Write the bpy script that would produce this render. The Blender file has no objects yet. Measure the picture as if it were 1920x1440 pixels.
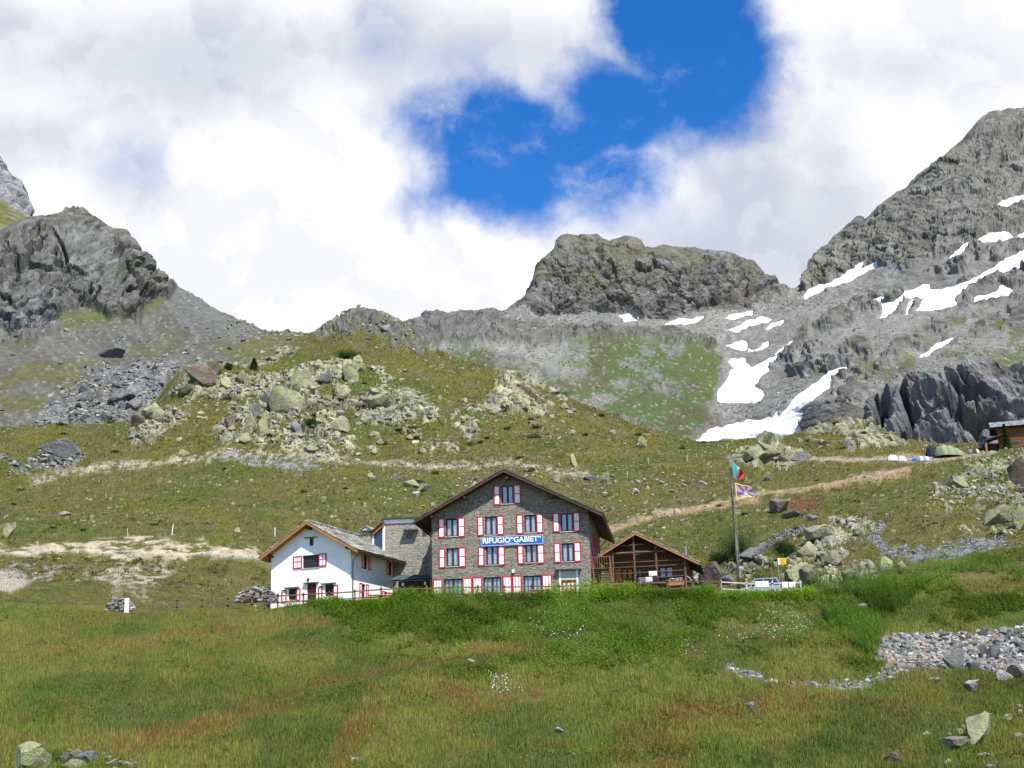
import bpy, math, random
import numpy as np
from mathutils import Matrix, Vector
R = math.radians
C = bpy.context.scene.collection
scn = bpy.context.scene
# ------------------------------------------------------------------ camera
F = 2600.0                       # focal length in photo pixels (1920 wide)
PITCH, ROLL = R(15.1), R(-1.5)
cam_d = bpy.data.cameras.new('camera'); cam = bpy.data.objects.new('camera', cam_d); C.objects.link(cam)
cam_d.sensor_width = 36.0; cam_d.lens = 36.0*F/1920.0; cam_d.clip_start = 0.5; cam_d.clip_end = 12000
CM = (Matrix.Rotation(R(90)+PITCH, 4, 'X') @ Matrix.Rotation(ROLL, 4, 'Z'))
cam.matrix_world = CM
scn.camera = cam
RM = np.array(CM.to_3x3())
# ------------------------------------------------------------------ sun, sky, exposure
SUN_EL, SUN_AZ = R(54), R(26)    # azimuth: degrees to the right of straight behind the camera
sun_dir = Vector((math.sin(SUN_AZ)*math.cos(SUN_EL), -math.cos(SUN_AZ)*math.cos(SUN_EL), math.sin(SUN_EL)))
sd = bpy.data.lights.new('sun', 'SUN'); sd.energy = 5.0; sd.angle = R(0.5); sd.color = (1.0, 0.955, 0.88)
sun = bpy.data.objects.new('sun', sd); C.objects.link(sun)
sun.rotation_euler = sun_dir.to_track_quat('Z', 'Y').to_euler()
scn.view_settings.view_transform = 'Standard'; scn.view_settings.look = 'None'
scn.view_settings.exposure = 0.6; scn.view_settings.gamma = 1.0

def ray(px, py):
    """world direction(s) of photo pixel(s), scaled so that Y = 1"""
    px = np.asarray(px, float); py = np.asarray(py, float)
    c = np.stack([(px-960)/F, -(py-720)/F, -np.ones_like(px+py)], -1)
    w = c @ RM.T
    return w / w[..., 1:2]
def at(px, py, D):
    """world point seen at photo pixel (px,py) at forward distance D"""
    return ray(px, py) * np.asarray(D, float)[..., None]
def proj(P):
    c = np.asarray(P, float) @ RM
    return 960 - F*c[..., 0]/c[..., 2], 720 + F*c[..., 1]/c[..., 2]

# ------------------------------------------------------------------ node helpers
class NT:
    def __init__(s, tree): s.t = tree; s.n = tree.nodes; s.l = tree.links
    def new(s, typ, **kw):
        n = s.n.new(typ)
        for k, v in kw.items(): setattr(n, k, v)
        return n
    def put(s, sock, v):
        if isinstance(v, bpy.types.NodeSocket): s.l.new(v, sock)
        elif v is not None: sock.default_value = v
    def math(s, op, a, b=None, c=None, clamp=False):
        n = s.new('ShaderNodeMath', operation=op, use_clamp=clamp)
        for i, v in enumerate((a, b, c)):
            if v is not None: s.put(n.inputs[i], v)
        return n.outputs[0]
    def vmath(s, op, a, b=None):
        n = s.new('ShaderNodeVectorMath', operation=op)
        s.put(n.inputs[0], a)
        if b is not None: s.put(n.inputs[1], b)
        return n.outputs['Value'] if op in ('LENGTH', 'DOT_PRODUCT') else n.outputs[0]
    def noise(s, vec, scale, detail=4, rough=0.5, lac=2.0, col=False, dist=0.0):
        n = s.new('ShaderNodeTexNoise'); s.put(n.inputs['Vector'], vec)
        n.inputs['Scale'].default_value = scale; n.inputs['Detail'].default_value = detail
        n.inputs['Roughness'].default_value = rough; n.inputs['Lacunarity'].default_value = lac; n.inputs['Distortion'].default_value = dist
        return n.outputs['Color' if col else 'Fac']
    def ss(s, x, a, b, lo=0.0, hi=1.0):
        n = s.new('ShaderNodeMapRange', interpolation_type='SMOOTHSTEP')
        s.put(n.inputs['Value'], x)
        for k, v in (('From Min', a), ('From Max', b), ('To Min', lo), ('To Max', hi)): s.put(n.inputs[k], v)
        return n.outputs[0]
    def mix(s, f, a, b, mode='MIX'):
        n = s.new('ShaderNodeMix', data_type='RGBA', blend_type=mode)
        s.put(n.inputs['Factor'], f); s.put(n.inputs['A'], a) if False else None
        ins = [i for i in n.inputs if i.type == 'RGBA']; s.put(ins[0], a); s.put(ins[1], b)
        return [o for o in n.outputs if o.type == 'RGBA'][0]

def c4(c): return (c[0], c[1], c[2], 1.0)
# ------------------------------------------------------------------ world: blue sky with cumulus clouds
wd = bpy.data.worlds.new('World'); scn.world = wd; wd.use_nodes = True
def build_world():
    t = NT(wd.node_tree); t.n.clear()
    tc = t.new('ShaderNodeTexCoord'); dirv = tc.outputs['Generated']
    sep = t.new('ShaderNodeSeparateXYZ'); t.l.new(dirv, sep.inputs[0])
    y = t.math('MAXIMUM', sep.outputs['Y'], 0.08)
    cmb = t.new('ShaderNodeCombineXYZ')
    t.l.new(t.math('DIVIDE', sep.outputs['X'], y), cmb.inputs[0])
    t.l.new(t.math('DIVIDE', sep.outputs['Z'], y), cmb.inputs[1])
    uv = cmb.outputs[0]
    front = t.ss(sep.outputs['Y'], 0.15, 0.45)
    w1 = t.vmath('SUBTRACT', t.noise(dirv, 7.0, 5, 0.55, col=True), (0.5, 0.5, 0.5))
    w2 = t.vmath('SUBTRACT', t.noise(dirv, 22.0, 6, 0.65, col=True), (0.5, 0.5, 0.5))
    sc = t.new('ShaderNodeVectorMath', operation='SCALE'); t.l.new(w1, sc.inputs[0]); sc.inputs['Scale'].default_value = 0.05
    sc2 = t.new('ShaderNodeVectorMath', operation='SCALE'); t.l.new(w2, sc2.inputs[0]); sc2.inputs['Scale'].default_value = 0.03
    uvw = t.vmath('ADD', uv, t.vmath('ADD', sc.outputs[0], sc2.outputs[0]))
    def field(ells, k):
        acc = None
        for (x, yy, a, b) in ells:
            r = ray(x, yy); c = (r[0], r[2], 0)
            d = t.vmath('SUBTRACT', uvw, c)
            d = t.vmath('MULTIPLY', d, (F/a, F/b, 0))
            ln = t.math('MULTIPLY_ADD', t.vmath('LENGTH', d), min(a, b)/100.0, -min(a, b)/100.0)
            acc = ln if acc is None else t.math('SMOOTH_MIN', acc, ln, k)
        return acc
    holes = field([(1290, 40, 140, 150), (1310, 160, 130, 110), (1190, 190, 190, 90), (1100, 250, 190, 80), (960, 235, 150, 90),
                   (1010, 320, 150, 55), (905, 350, 80, 34), (1140, 320, 90, 60), (850, 215, 50, 28), (1190, 30, 40, 70),(1395, 90, 72, 130)], 0.18)
    thin = field([(700, 90, 70, 80), (760, 210, 80, 60), (900, 130, 120, 50), (240, 300, 60, 25), (1130, 400, 120, 30), (1290, 270, 70, 60)], 0.2)
    n_a = t.noise(dirv, 9.0, 8, 0.62)
    n_b = t.noise(dirv, 30.0, 6, 0.6)
    def billow(vec):
        acc = None
        for sc_, w_ in ((9.0, 1.0), (21.0, 0.5), (47.0, 0.27)):
            vo = t.new('ShaderNodeTexVoronoi', feature='F1'); t.l.new(vec, vo.inputs['Vector']); vo.inputs['Scale'].default_value = sc_
            k = t.math('MULTIPLY', t.math('SUBTRACT', 0.45, vo.outputs['Distance']), w_); acc = k if acc is None else t.math('ADD', acc, k)
        return acc
    dn = t.vmath('ADD', dirv, t.vmath('MULTIPLY', t.vmath('SUBTRACT', t.noise(dirv, 14.0, 6, 0.6, col=True), (0.5, 0.5, 0.5)), (0.07, 0.07, 0.07)))
    bil = billow(dn); bil_up = billow(t.vmath('ADD', dn, (0.012, 0.0, 0.022)))
    nn = t.math('ADD', t.math('MULTIPLY', t.math('SUBTRACT', n_a, 0.5), 1.3), t.math('MULTIPLY', t.math('SUBTRACT', n_b, 0.5), 0.6))
    nn = t.math('ADD', nn, t.math('MULTIPLY', bil, 0.55))
    dens_f = t.ss(t.math('ADD', holes, nn), -0.36, 0.62)
    dens_t = t.ss(t.math('ADD', thin, nn), -0.9, 0.5, 0.62, 1.0)
    dens_f = t.math('MULTIPLY', dens_f, dens_t)
    wisp = t.ss(t.noise(t.vmath('MULTIPLY', uvw, (1.0, 1.5, 1.0)), 9.0, 9, 0.68), 0.5, 0.78, 0.0, 0.55)
    dens_f = t.math('MAXIMUM', dens_f, t.math('MULTIPLY', wisp, t.ss(t.math('ADD', holes, nn), -1.2, -0.1)))
    # out of view: made-up broken cloud, kept sparse to lower the ambient light
    su = t.new('ShaderNodeSeparateXYZ'); t.l.new(uv, su.inputs[0])
    far_ = t.math('MAXIMUM', t.math('ABSOLUTE', su.outputs[0]), t.math('MULTIPLY', su.outputs[1], 0.72))
    front = t.math('MULTIPLY', front, t.ss(far_, 0.5, 0.9, 1.0, 0.0))
    dens_b = t.ss(t.noise(dirv, 2.6, 7, 0.6), 0.52, 0.66)
    dens = t.math('ADD', t.math('MULTIPLY', dens_f, front), t.math('MULTIPLY', dens_b, t.math('SUBTRACT', 1.0, front)))
    # the clouds' shaded sides
    sh = field([(60, 260, 170, 60), (330, 120, 420, 130), (700, 90, 110, 120), (960, 90, 260, 50), (1400, 290, 90, 260), (1440, 500, 120, 90), (230, 320, 50, 40), (20, 60, 200, 60), (1330, 470, 140, 40), (1700, 130, 90, 40), (1560, 330, 60, 120)], 0.5)
    shf = t.ss(t.math('ADD', sh, t.math('MULTIPLY', t.math('SUBTRACT', t.noise(dirv, 6.0, 7, 0.6), 0.5), 2.6)), -0.9, 0.9, 1.0, 0.0)
    edge = t.ss(t.math('SUBTRACT', bil_up, bil), -0.08, 0.14, 0.0, 0.27)
    edge = t.math('MULTIPLY', edge, t.ss(t.noise(dirv, 4.0, 4, 0.5), 0.36, 0.6, 0.35, 1.0))
    shf = t.math('MINIMUM', t.math('ADD', t.math('MULTIPLY', shf, 0.8), edge), 1.0)
    ccol = t.mix(shf, (6.9, 6.9, 6.95, 1), (4.1, 4.4, 5.2, 1))
    sky = t.new('ShaderNodeTexSky', sky_type='NISHITA'); sky.sun_disc = False
    sky.sun_elevation = SUN_EL; sky.sun_rotation = R(180)-SUN_AZ; sky.altitude = 2300; sky.air_density = 1.0; sky.dust_density = 0.3; sky.ozone_density = 2.5
    hs = t.new('ShaderNodeHueSaturation'); hs.inputs['Saturation'].default_value = 1.36; hs.inputs['Value'].default_value = 1.45; hs.inputs['Hue'].default_value = 0.508; t.l.new(sky.outputs[0], hs.inputs['Color'])
    col = t.mix(dens, hs.outputs[0], ccol)
    bg = t.new('ShaderNodeBackground'); t.l.new(col, bg.inputs[0]); bg.inputs[1].default_value = 0.1
    out = t.new('ShaderNodeOutputWorld'); t.l.new(bg.outputs[0], out.inputs[0])
build_world()

# ------------------------------------------------------------------ materials
MATS = {}
def mat(name, col, col2=None, nscale=3.0, rough=0.85, bump=0.0, bscale=None, stretch=(1, 1, 1), spec=0.2, detail=5, metal=0.0, island=0.0, coord='Object', contrast=(0.35, 0.65)):
    m = bpy.data.materials.new(name); m.use_nodes = True; t = NT(m.node_tree)
    b = t.n['Principled BSDF']; b.inputs['Roughness'].default_value = rough; b.inputs['Metallic'].default_value = metal
    b.inputs['Specular IOR Level'].default_value = spec
    tc = t.new('ShaderNodeTexCoord'); v = t.vmath('MULTIPLY', tc.outputs[coord], stretch)
    col2 = col2 or tuple(x*0.7 for x in col)
    f = t.ss(t.noise(v, nscale, detail, 0.6), contrast[0], contrast[1])
    c = t.mix(f, c4(col2), c4(col))
    if island > 0:
        g = t.new('ShaderNodeNewGeometry'); k = t.math('MULTIPLY_ADD', g.outputs['Random Per Island'], 2*island, 1-island)
        vv = t.new('ShaderNodeCombineXYZ')
        for i in range(3): t.l.new(k, vv.inputs[i])
        c = t.mix(1.0, c, vv.outputs[0], 'MULTIPLY')
    t.l.new(c, b.inputs['Base Color'])
    if bump:
        bp = t.new('ShaderNodeBump'); bp.inputs['Strength'].default_value = 1.0; bp.inputs['Distance'].default_value = bump
        t.l.new(t.noise(v, bscale or nscale*3, 6, 0.6), bp.inputs['Height']); t.l.new(bp.outputs[0], b.inputs['Normal'])
    MATS[name] = m
    return m
def mat_attr(name, rough=0.9, scale=2.0, amt=0.25, bump=0.05, albedo=0.82, translucent=False):
    """material whose own surface colour comes from the vertex attribute Col (kind of ground), broken up by fine noise"""
    m = bpy.data.materials.new(name); m.use_nodes = True; t = NT(m.node_tree)
    b = t.n['Principled BSDF']; b.inputs['Roughness'].default_value = rough; b.inputs['Specular IOR Level'].default_value = 0.08
    a = t.new('ShaderNodeAttribute', attribute_name='Col')
    tc = t.new('ShaderNodeTexCoord')
    k = t.ss(t.noise(tc.outputs['Object'], scale, 5, 0.65), 0.3, 0.7, (1-amt)*albedo, (1+amt)*albedo)
    vv = t.new('ShaderNodeCombineXYZ')
    for i in range(3): t.l.new(k, vv.inputs[i])
    t.l.new(t.mix(1.0, a.outputs['Color'], vv.outputs[0], 'MULTIPLY'), b.inputs['Base Color'])
    if bump:
        bp = t.new('ShaderNodeBump'); bp.inputs['Distance'].default_value = bump; bp.inputs['Strength'].default_value = 0.8
        t.l.new(t.noise(tc.outputs['Object'], scale*1.7, 6, 0.65), bp.inputs['Height']); t.l.new(bp.outputs[0], b.inputs['Normal'])
    if translucent:
        tl = t.new('ShaderNodeBsdfTranslucent'); mx = t.new('ShaderNodeMixShader'); mx.inputs[0].default_value = 0.38; o = [n for n in t.n if n.type == 'OUTPUT_MATERIAL'][0]
        cc = t.mix(1.0, a.outputs['Color'], vv.outputs[0], 'MULTIPLY'); t.l.new(cc, tl.inputs[0]); t.l.new(b.outputs[0], mx.inputs[1]); t.l.new(tl.outputs[0], mx.inputs[2]); t.l.new(mx.outputs[0], o.inputs[0])
    MATS[name] = m
    return m

# ------------------------------------------------------------------ object helpers
def tag(o, label=None, cat=None, group=None, kind=None):
    for k, v in (('label', label), ('category', cat), ('group', group), ('kind', kind)):
        if v: o[k] = v
    return o
def empty(name, loc=(0, 0, 0), rz=0.0):
    o = bpy.data.objects.new(name, None); C.objects.link(o); o.location = tuple(loc); o.rotation_euler = (0, 0, rz); o.empty_display_size = 0.3
    return o
def copy_tree(o, parent=None):
    c = o.copy(); C.objects.link(c)
    if parent: c.parent = parent
    for ch in list(o.children): copy_tree(ch, c)
    return c
def np_mesh(name, V, Fq, col=None, smooth=None, tri=False):
    """V (n,3); Fq (m,4) or (m,3) int"""
    me = bpy.data.meshes.new(name); k = Fq.shape[1]
    me.vertices.add(len(V)); me.vertices.foreach_set('co', np.ascontiguousarray(V, dtype=np.float32).ravel())
    me.loops.add(Fq.size); me.loops.foreach_set('vertex_index', np.ascontiguousarray(Fq, dtype=np.int32).ravel())
    me.polygons.add(len(Fq)); me.polygons.foreach_set('loop_start', np.arange(0, Fq.size, k, dtype=np.int32))
    me.polygons.foreach_set('loop_total', np.full(len(Fq), k, dtype=np.int32))
    if smooth is not None: me.polygons.foreach_set('use_smooth', np.broadcast_to(smooth, (len(Fq),)).astype(bool))
    me.update(calc_edges=True)
    if col is not None:
        a = me.color_attributes.new('Col', 'FLOAT_COLOR', 'POINT')
        cc = np.ones((len(V), 4), np.float32); cc[:, :3] = col; a.data.foreach_set('color', cc.ravel())
    return me
def link(name, me, m, parent=None):
    o = bpy.data.objects.new(name, me); C.objects.link(o)
    for x in (m if isinstance(m, (list, tuple)) else [m]): me.materials.append(x)
    if parent: o.parent = parent
    return o
class MB:
    def __init__(s): s.v = []; s.f = []
    def poly(s, pts):
        n = len(s.v); s.v += [tuple(p) for p in pts]; s.f.append(tuple(range(n, n+len(pts)))); return s
    def hexa(s, p):   # 8 points: bottom ring 0-3, top ring 4-7
        n = len(s.v); s.v += [tuple(q) for q in p]
        s.f += [tuple(n+i for i in q) for q in ((3, 2, 1, 0), (4, 5, 6, 7), (0, 1, 5, 4), (1, 2, 6, 5), (2, 3, 7, 6), (3, 0, 4, 7))]; return s
    def box(s, x0, y0, z0, x1, y1, z1):
        return s.hexa([(x0, y0, z0), (x1, y0, z0), (x1, y1, z0), (x0, y1, z0), (x0, y0, z1), (x1, y0, z1), (x1, y1, z1), (x0, y1, z1)])
    def prism(s, pts, off):   # planar polygon extruded by vector off
        n = len(s.v); k = len(pts); s.v += [tuple(p) for p in pts] + [tuple(p[i]+off[i] for i in range(3)) for p in pts]
        s.f.append(tuple(range(n+k-1, n-1, -1))); s.f.append(tuple(range(n+k, n+2*k)))
        for i in range(k): j = (i+1) % k; s.f.append((n+i, n+j, n+k+j, n+k+i))
        return s
    def beam(s, p, q, w, h, up=(0, 0, 1)):
        p = Vector(p); q = Vector(q); d = (q-p).normalized(); u = Vector(up)
        r = d.cross(u)
        if r.length < 1e-4: r = d.cross(Vector((0, 1, 0)))
        r.normalize(); u = r.cross(d).normalized(); a = r*w/2; b = u*h/2
        return s.hexa([p-a-b, p+a-b, q+a-b, q-a-b, p-a+b, p+a+b, q+a+b, q-a+b])
    def tube(s, pts, rad, n=8, cap=True):
        pts = [Vector(p) for p in pts]; rad = rad if isinstance(rad, (list, tuple)) else [rad]*len(pts); base = len(s.v)
        for i, p in enumerate(pts):
            d = (pts[min(i+1, len(pts)-1)]-pts[max(i-1, 0)]).normalized(); r = d.cross(Vector((0, 0, 1)))
            if r.length < 1e-3: r = Vector((1, 0, 0))
            r.normalize(); u = r.cross(d)
            for k in range(n):
                a = 2*math.pi*k/n; s.v.append(tuple(p + (r*math.cos(a)+u*math.sin(a))*rad[i]))
        for i in range(len(pts)-1):
            for k in range(n):
                k2 = (k+1) % n; s.f.append((base+i*n+k, base+i*n+k2, base+(i+1)*n+k2, base+(i+1)*n+k))
        if cap: s.f.append(tuple(base+k for k in range(n-1, -1, -1))); s.f.append(tuple(base+(len(pts)-1)*n+k for k in range(n)))
        return s
    def build(s, name, m, parent=None, smooth=False, fix=True):
        me = bpy.data.meshes.new(name); me.from_pydata(s.v, [], s.f); me.update()
        if fix:
            import bmesh
            bm = bmesh.new(); bm.from_mesh(me); bmesh.ops.recalc_face_normals(bm, faces=bm.faces); bm.to_mesh(me); bm.free()
        if smooth: me.polygons.foreach_set('use_smooth', [True]*len(me.polygons))
        return link(name, me, m, parent)

# ------------------------------------------------------------------ numpy noise
def _h(ix, iy, seed):
    with np.errstate(over='ignore'):
        h = (ix.astype(np.int64)*374761393 + iy.astype(np.int64)*668265263 + seed*974634777) & 0xffffffff
        h = ((h ^ (h >> 13))*1274126177) & 0xffffffff
        h = ((h ^ (h >> 16))*2246822519) & 0xffffffff
        h = h ^ (h >> 15)
    return (h & 0xffffff).astype(np.float32)/np.float32(0xffffff)
def vnoise(x, y, seed=0):
    ix = np.floor(x); iy = np.floor(y); fx = (x-ix).astype(np.float32); fy = (y-iy).astype(np.float32)
    ix = ix.astype(np.int64); iy = iy.astype(np.int64)
    fx = fx*fx*fx*(fx*(fx*6-15)+10); fy = fy*fy*fy*(fy*(fy*6-15)+10)
    a = _h(ix, iy, seed); b = _h(ix+1, iy, seed); c = _h(ix, iy+1, seed); d = _h(ix+1, iy+1, seed)
    return (a+(b-a)*fx)*(1-fy)+(c+(d-c)*fx)*fy
def fbm(x, y, seed=0, oct=5, gain=0.5, ridged=False):
    s = 0; a = 1.0; tot = 0
    for o in range(oct):
        n = vnoise(x*2**o*1.0+o*17.3, y*2**o+o*9.1, seed+o*31)
        if ridged: n = 1-np.abs(2*n-1)
        s = s+a*n; tot += a; a *= gain
    return s/tot        # 0..1, mean 0.5
def voro(x, y, seed=0):
    ix = np.floor(x).astype(np.int64); iy = np.floor(y).astype(np.int64)
    f1 = np.full(x.shape, 9.0, np.float32); f2 = f1.copy(); ox = np.zeros(x.shape, np.float32); oy = ox.copy(); cid = ox.copy(); ci = ox.copy()
    for di in (-1, 0, 1):
        for dj in (-1, 0, 1):
            jx = ix+di; jy = iy+dj
            dx = (x-(jx+_h(jx, jy, seed))).astype(np.float32); dy = (y-(jy+_h(jx, jy, seed+7))).astype(np.float32)
            d = dx*dx+dy*dy
            m = d < f1
            f2 = np.where(m, f1, np.minimum(f2, d)); f1 = np.where(m, d, f1)
            ox = np.where(m, dx, ox); oy = np.where(m, dy, oy)
            cid = np.where(m, _h(jx, jy, seed+13), cid); ci = np.where(m, _h(jx, jy, seed+29), ci)
    return np.sqrt(f1), np.sqrt(f2), ox, oy, cid, ci
def blocks(x, y, seed=0, tilt=0.9):
    """angular stone blocks: every cell its own level and tilt, dark cracks between; returns height (-0.4..1), cell random"""
    f1, f2, ox, oy, c, ci = voro(x, y, seed)
    e = np.clip((f2-f1)/0.16, 0, 1); e = e*e*(3-2*e)
    a = ci*6.2832
    h = (0.15+0.85*c + tilt*(np.cos(a)*ox+np.sin(a)*oy))*e - 0.25*(1-e)
    return h, c
def sst(x, a, b): 
    t = np.clip((x-a)/(b-a), 0, 1); return t*t*(3-2*t)
def sdpoly(X, Y, poly):
    """signed distance (positive inside) to polygon"""
    p = np.asarray(poly, float); n = len(p); d = np.full(X.shape, 1e9); ins = np.zeros(X.shape, bool)
    for i in range(n):
        a = p[i]; b = p[(i+1) % n]; e = b-a; wx = X-a[0]; wy = Y-a[1]
        t = np.clip((wx*e[0]+wy*e[1])/max(e@e, 1e-9), 0, 1)
        d = np.minimum(d, (wx-t*e[0])**2+(wy-t*e[1])**2)
        c = (a[1] > Y) != (b[1] > Y)
        if abs(e[1]) > 1e-9: ins ^= c & (X < a[0]+(Y-a[1])*e[0]/e[1])
    d = np.sqrt(d)
    return np.where(ins, d, -d)
def sdline(X, Y, pts):
    d = np.full(X.shape, 1e9); p = np.asarray(pts, float)
    for i in range(len(p)-1):
        a = p[i]; e = p[i+1]-a; wx = X-a[0]; wy = Y-a[1]; t = np.clip((wx*e[0]+wy*e[1])/max(e@e, 1e-9), 0, 1)
        d = np.minimum(d, (wx-t*e[0])**2+(wy-t*e[1])**2)
    return np.sqrt(d)
# ------------------------------------------------------------------ terrain sheets
class Layer:
    """A sheet of ground built from profile lines: each station is a real line across the valley at a real distance."""
    def __init__(s, xs, stations, step=2.0, smooth=6, margin_rows=3, remap=None):
        s.remap = remap
        x0, x1 = xs
        s.x = np.arange(x0, x1+step, step); n = len(s.x); Ps = []
        for st in stations:
            kind = st[0]
            if kind == 'p' and s.remap: st = (st[0], [(x, y, s.remap(D)) for x, y, D in st[1]]) + tuple(st[2:])
            if kind == 'p':     # list of (x, y, D)
                a = np.array(st[1], float); y = np.interp(s.x, a[:, 0], a[:, 1]); D = np.interp(s.x, a[:, 0], a[:, 2])
                k = st[2] if len(st) > 2 else 40
                y = s.sm(y, k); D = s.sm(D, max(k, 30))
                P = ray(s.x, y)*D[:, None]
            else:               # 'z': flat line (D, z)
                D = st[1]; P = np.stack([(s.x-960)/1220*(52 if D < 0 else 44 if D < 20 else 33), np.full(n, float(D)), np.full(n, float(st[2]))], 1)
            Ps.append(P)
        rows = []
        for i in range(len(Ps)-1):
            _, ya = proj(Ps[i]+np.array([0, 0, 0])); _, yb = proj(Ps[i+1])
            ok = (Ps[i][:, 1] > 5)
            d = np.abs(ya-yb)[ok]; k = int(max(margin_rows, min(np.percentile(d, 92)/step, 260))) if ok.any() else 4
            if stations[i][0] == 'z': k = max(12, min(k, 40))
            for j in range(k): rows.append(Ps[i]+(Ps[i+1]-Ps[i])*(j/k))
        rows.append(Ps[-1]); s.P = np.array(rows)
        # soften the creases between stations, but keep the skyline row
        for _ in range(smooth):
            s.P[1:-1] = s.P[1:-1]*0.5+(s.P[2:]+s.P[:-2])*0.25
        s.normals()
        dd = np.linalg.norm(np.diff(s.P, axis=0), axis=2).mean(1, keepdims=True)
        V = np.concatenate([[0], np.cumsum(dd[:, 0])])
        s.U = s.P[..., 0].copy(); s.W = np.broadcast_to(V[:, None], s.U.shape).copy()
        s.SX, s.SY = proj(s.P); s.nr, s.nc = s.U.shape
        ap = np.maximum(s.SY[:-1]-s.SY[1:], 0)/F*s.P[:-1, :, 1]+0.10*np.linalg.norm(np.diff(s.P, axis=0), axis=2)
        k = 45; c = np.cumsum(np.pad(ap, ((0, 0), (k+1, k)), mode='edge'), axis=1); ap = (c[:, 2*k+1:]-c[:, :-2*k-1])/(2*k+1)
        s.WA = np.concatenate([np.zeros((1, s.nc)), np.cumsum(ap, 0)], 0)      # height up the slope, square-on
    @staticmethod
    def sm(y, k):
        k = int(k/2)
        if k < 1: return y
        w = np.hanning(2*k+3)[1:-1]; w /= w.sum(); yp = np.pad(y, k, mode='edge'); return np.convolve(yp, w, 'valid')
    def normals(s):
        du = np.gradient(s.P, axis=1); dv = np.gradient(s.P, axis=0); n = np.cross(du, dv)
        n /= np.maximum(np.linalg.norm(n, axis=2, keepdims=True), 1e-9); s.N = np.where(n[..., 1:2] > 0.5, -n, n)
        s.N = np.where(s.N[..., 2:3] < -0.2, -s.N, s.N)
    def warp(s, amp, sc, seed):
        return s.SX+(fbm(s.SX/sc, s.SY/sc, seed, 4)-0.5)*2*amp, s.SY+(fbm(s.SX/sc, s.SY/sc, seed+50, 4)-0.5)*2*amp
    def pm(s, poly, soft=10, warp=14, sc=30, seed=1):
        p = np.array(poly, float); m = soft+warp*1.5+5
        x0, y0 = p.min(0)-m; x1, y1 = p.max(0)+m
        out = np.zeros(s.U.shape, np.float32)
        sel = (s.SX > x0) & (s.SX < x1) & (s.SY > y0) & (s.SY < y1)
        if not sel.any(): return out
        X = s.SX[sel]; Y = s.SY[sel]
        if warp:
            wx = (fbm(X/sc, Y/sc, seed, 4)-0.5)*2*warp; wy = (fbm(X/sc, Y/sc, seed+50, 4)-0.5)*2*warp; X = X+wx; Y = Y+wy
        out[sel] = sst(sdpoly(X, Y, p), -soft, soft); return out
    def lm(s, pts, w, soft=5, warp=6, sc=25, seed=5):
        wx, wy = s.warp(warp, sc, seed); return sst(sdline(wx, wy, pts), w+soft, max(w-soft, 0))
    def move(s, h, keep_x=True):
        s.P = s.P+s.N*np.asarray(h)[..., None]
    def finish(s, name, m, col, rock, skirt=60, tagkw=None):
        P = s.P; nr, nc = s.nr, s.nc
        # far side of the ridge: rolls over and falls away
        last = P[-1]; back = [last+np.array([0, skirt*0.12, -skirt*0.03]), last+np.array([0, skirt*0.6, -skirt*0.45]), last+np.array([0, skirt*1.8, -skirt*1.6])]
        P2 = np.concatenate([P, np.array(back)], 0); nr2 = nr+3
        idx = np.arange(nr2*nc).reshape(nr2, nc)
        Fq = np.stack([idx[:-1, :-1], idx[:-1, 1:], idx[1:, 1:], idx[1:, :-1]], -1).reshape(-1, 4)
        col2 = np.concatenate([col, np.repeat(col[-1:], 3, 0)], 0); rk = np.concatenate([rock, np.repeat(rock[-1:], 3, 0)], 0)
        sm = (rk[:-1, :-1].ravel() < 0.35)
        me = np_mesh(name, P2.reshape(-1, 3), Fq, col2.reshape(-1, 3), sm)
        s.FX, s.FY = proj(P)
        return tag(link(name, me, m), kind='structure', **(tagkw or {}))
    def pick(s, px, py):
        """first point of the sheet (nearest first) seen at photo pixel"""
        c = int(np.clip(round((px-s.x[0])/(s.x[1]-s.x[0])), 0, s.nc-1)); col = s.SY[:, c]
        ok = np.where((col <= py) & (s.P[:, c, 1] > 20))[0]
        r = ok[0] if len(ok) else s.nr-1
        return s.P[r, c], s.N[r, c]

def blend(col, m, c, var=None):
    c = np.array(c, np.float32)
    if var is not None: c = c*var[..., None]
    return col*(1-m[..., None])+c*m[..., None]
def addv(poly, dx=0, dy=0): return [(x+dx, y+dy) for x, y in poly]

OLIVE = (.108, .100, .030); GREEN = (.070, .100, .018); BRIGHT = (.05, .10, .012); RED = (.165, .078, .032); YEL = (.13, .12, .018)
LICHEN = (.34, .33, .195); GREY = (.19, .19, .175); TALUS = (.205, .202, .18); DIRT = (.28, .225, .155); SAND = (.34, .31, .25)
ter = mat_attr('alpine_ground', 0.95, 1.6, 0.22, 0.06)
rockm = mat_attr('mountain_ground', 0.95, 0.35, 0.22, 0.5)

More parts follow.
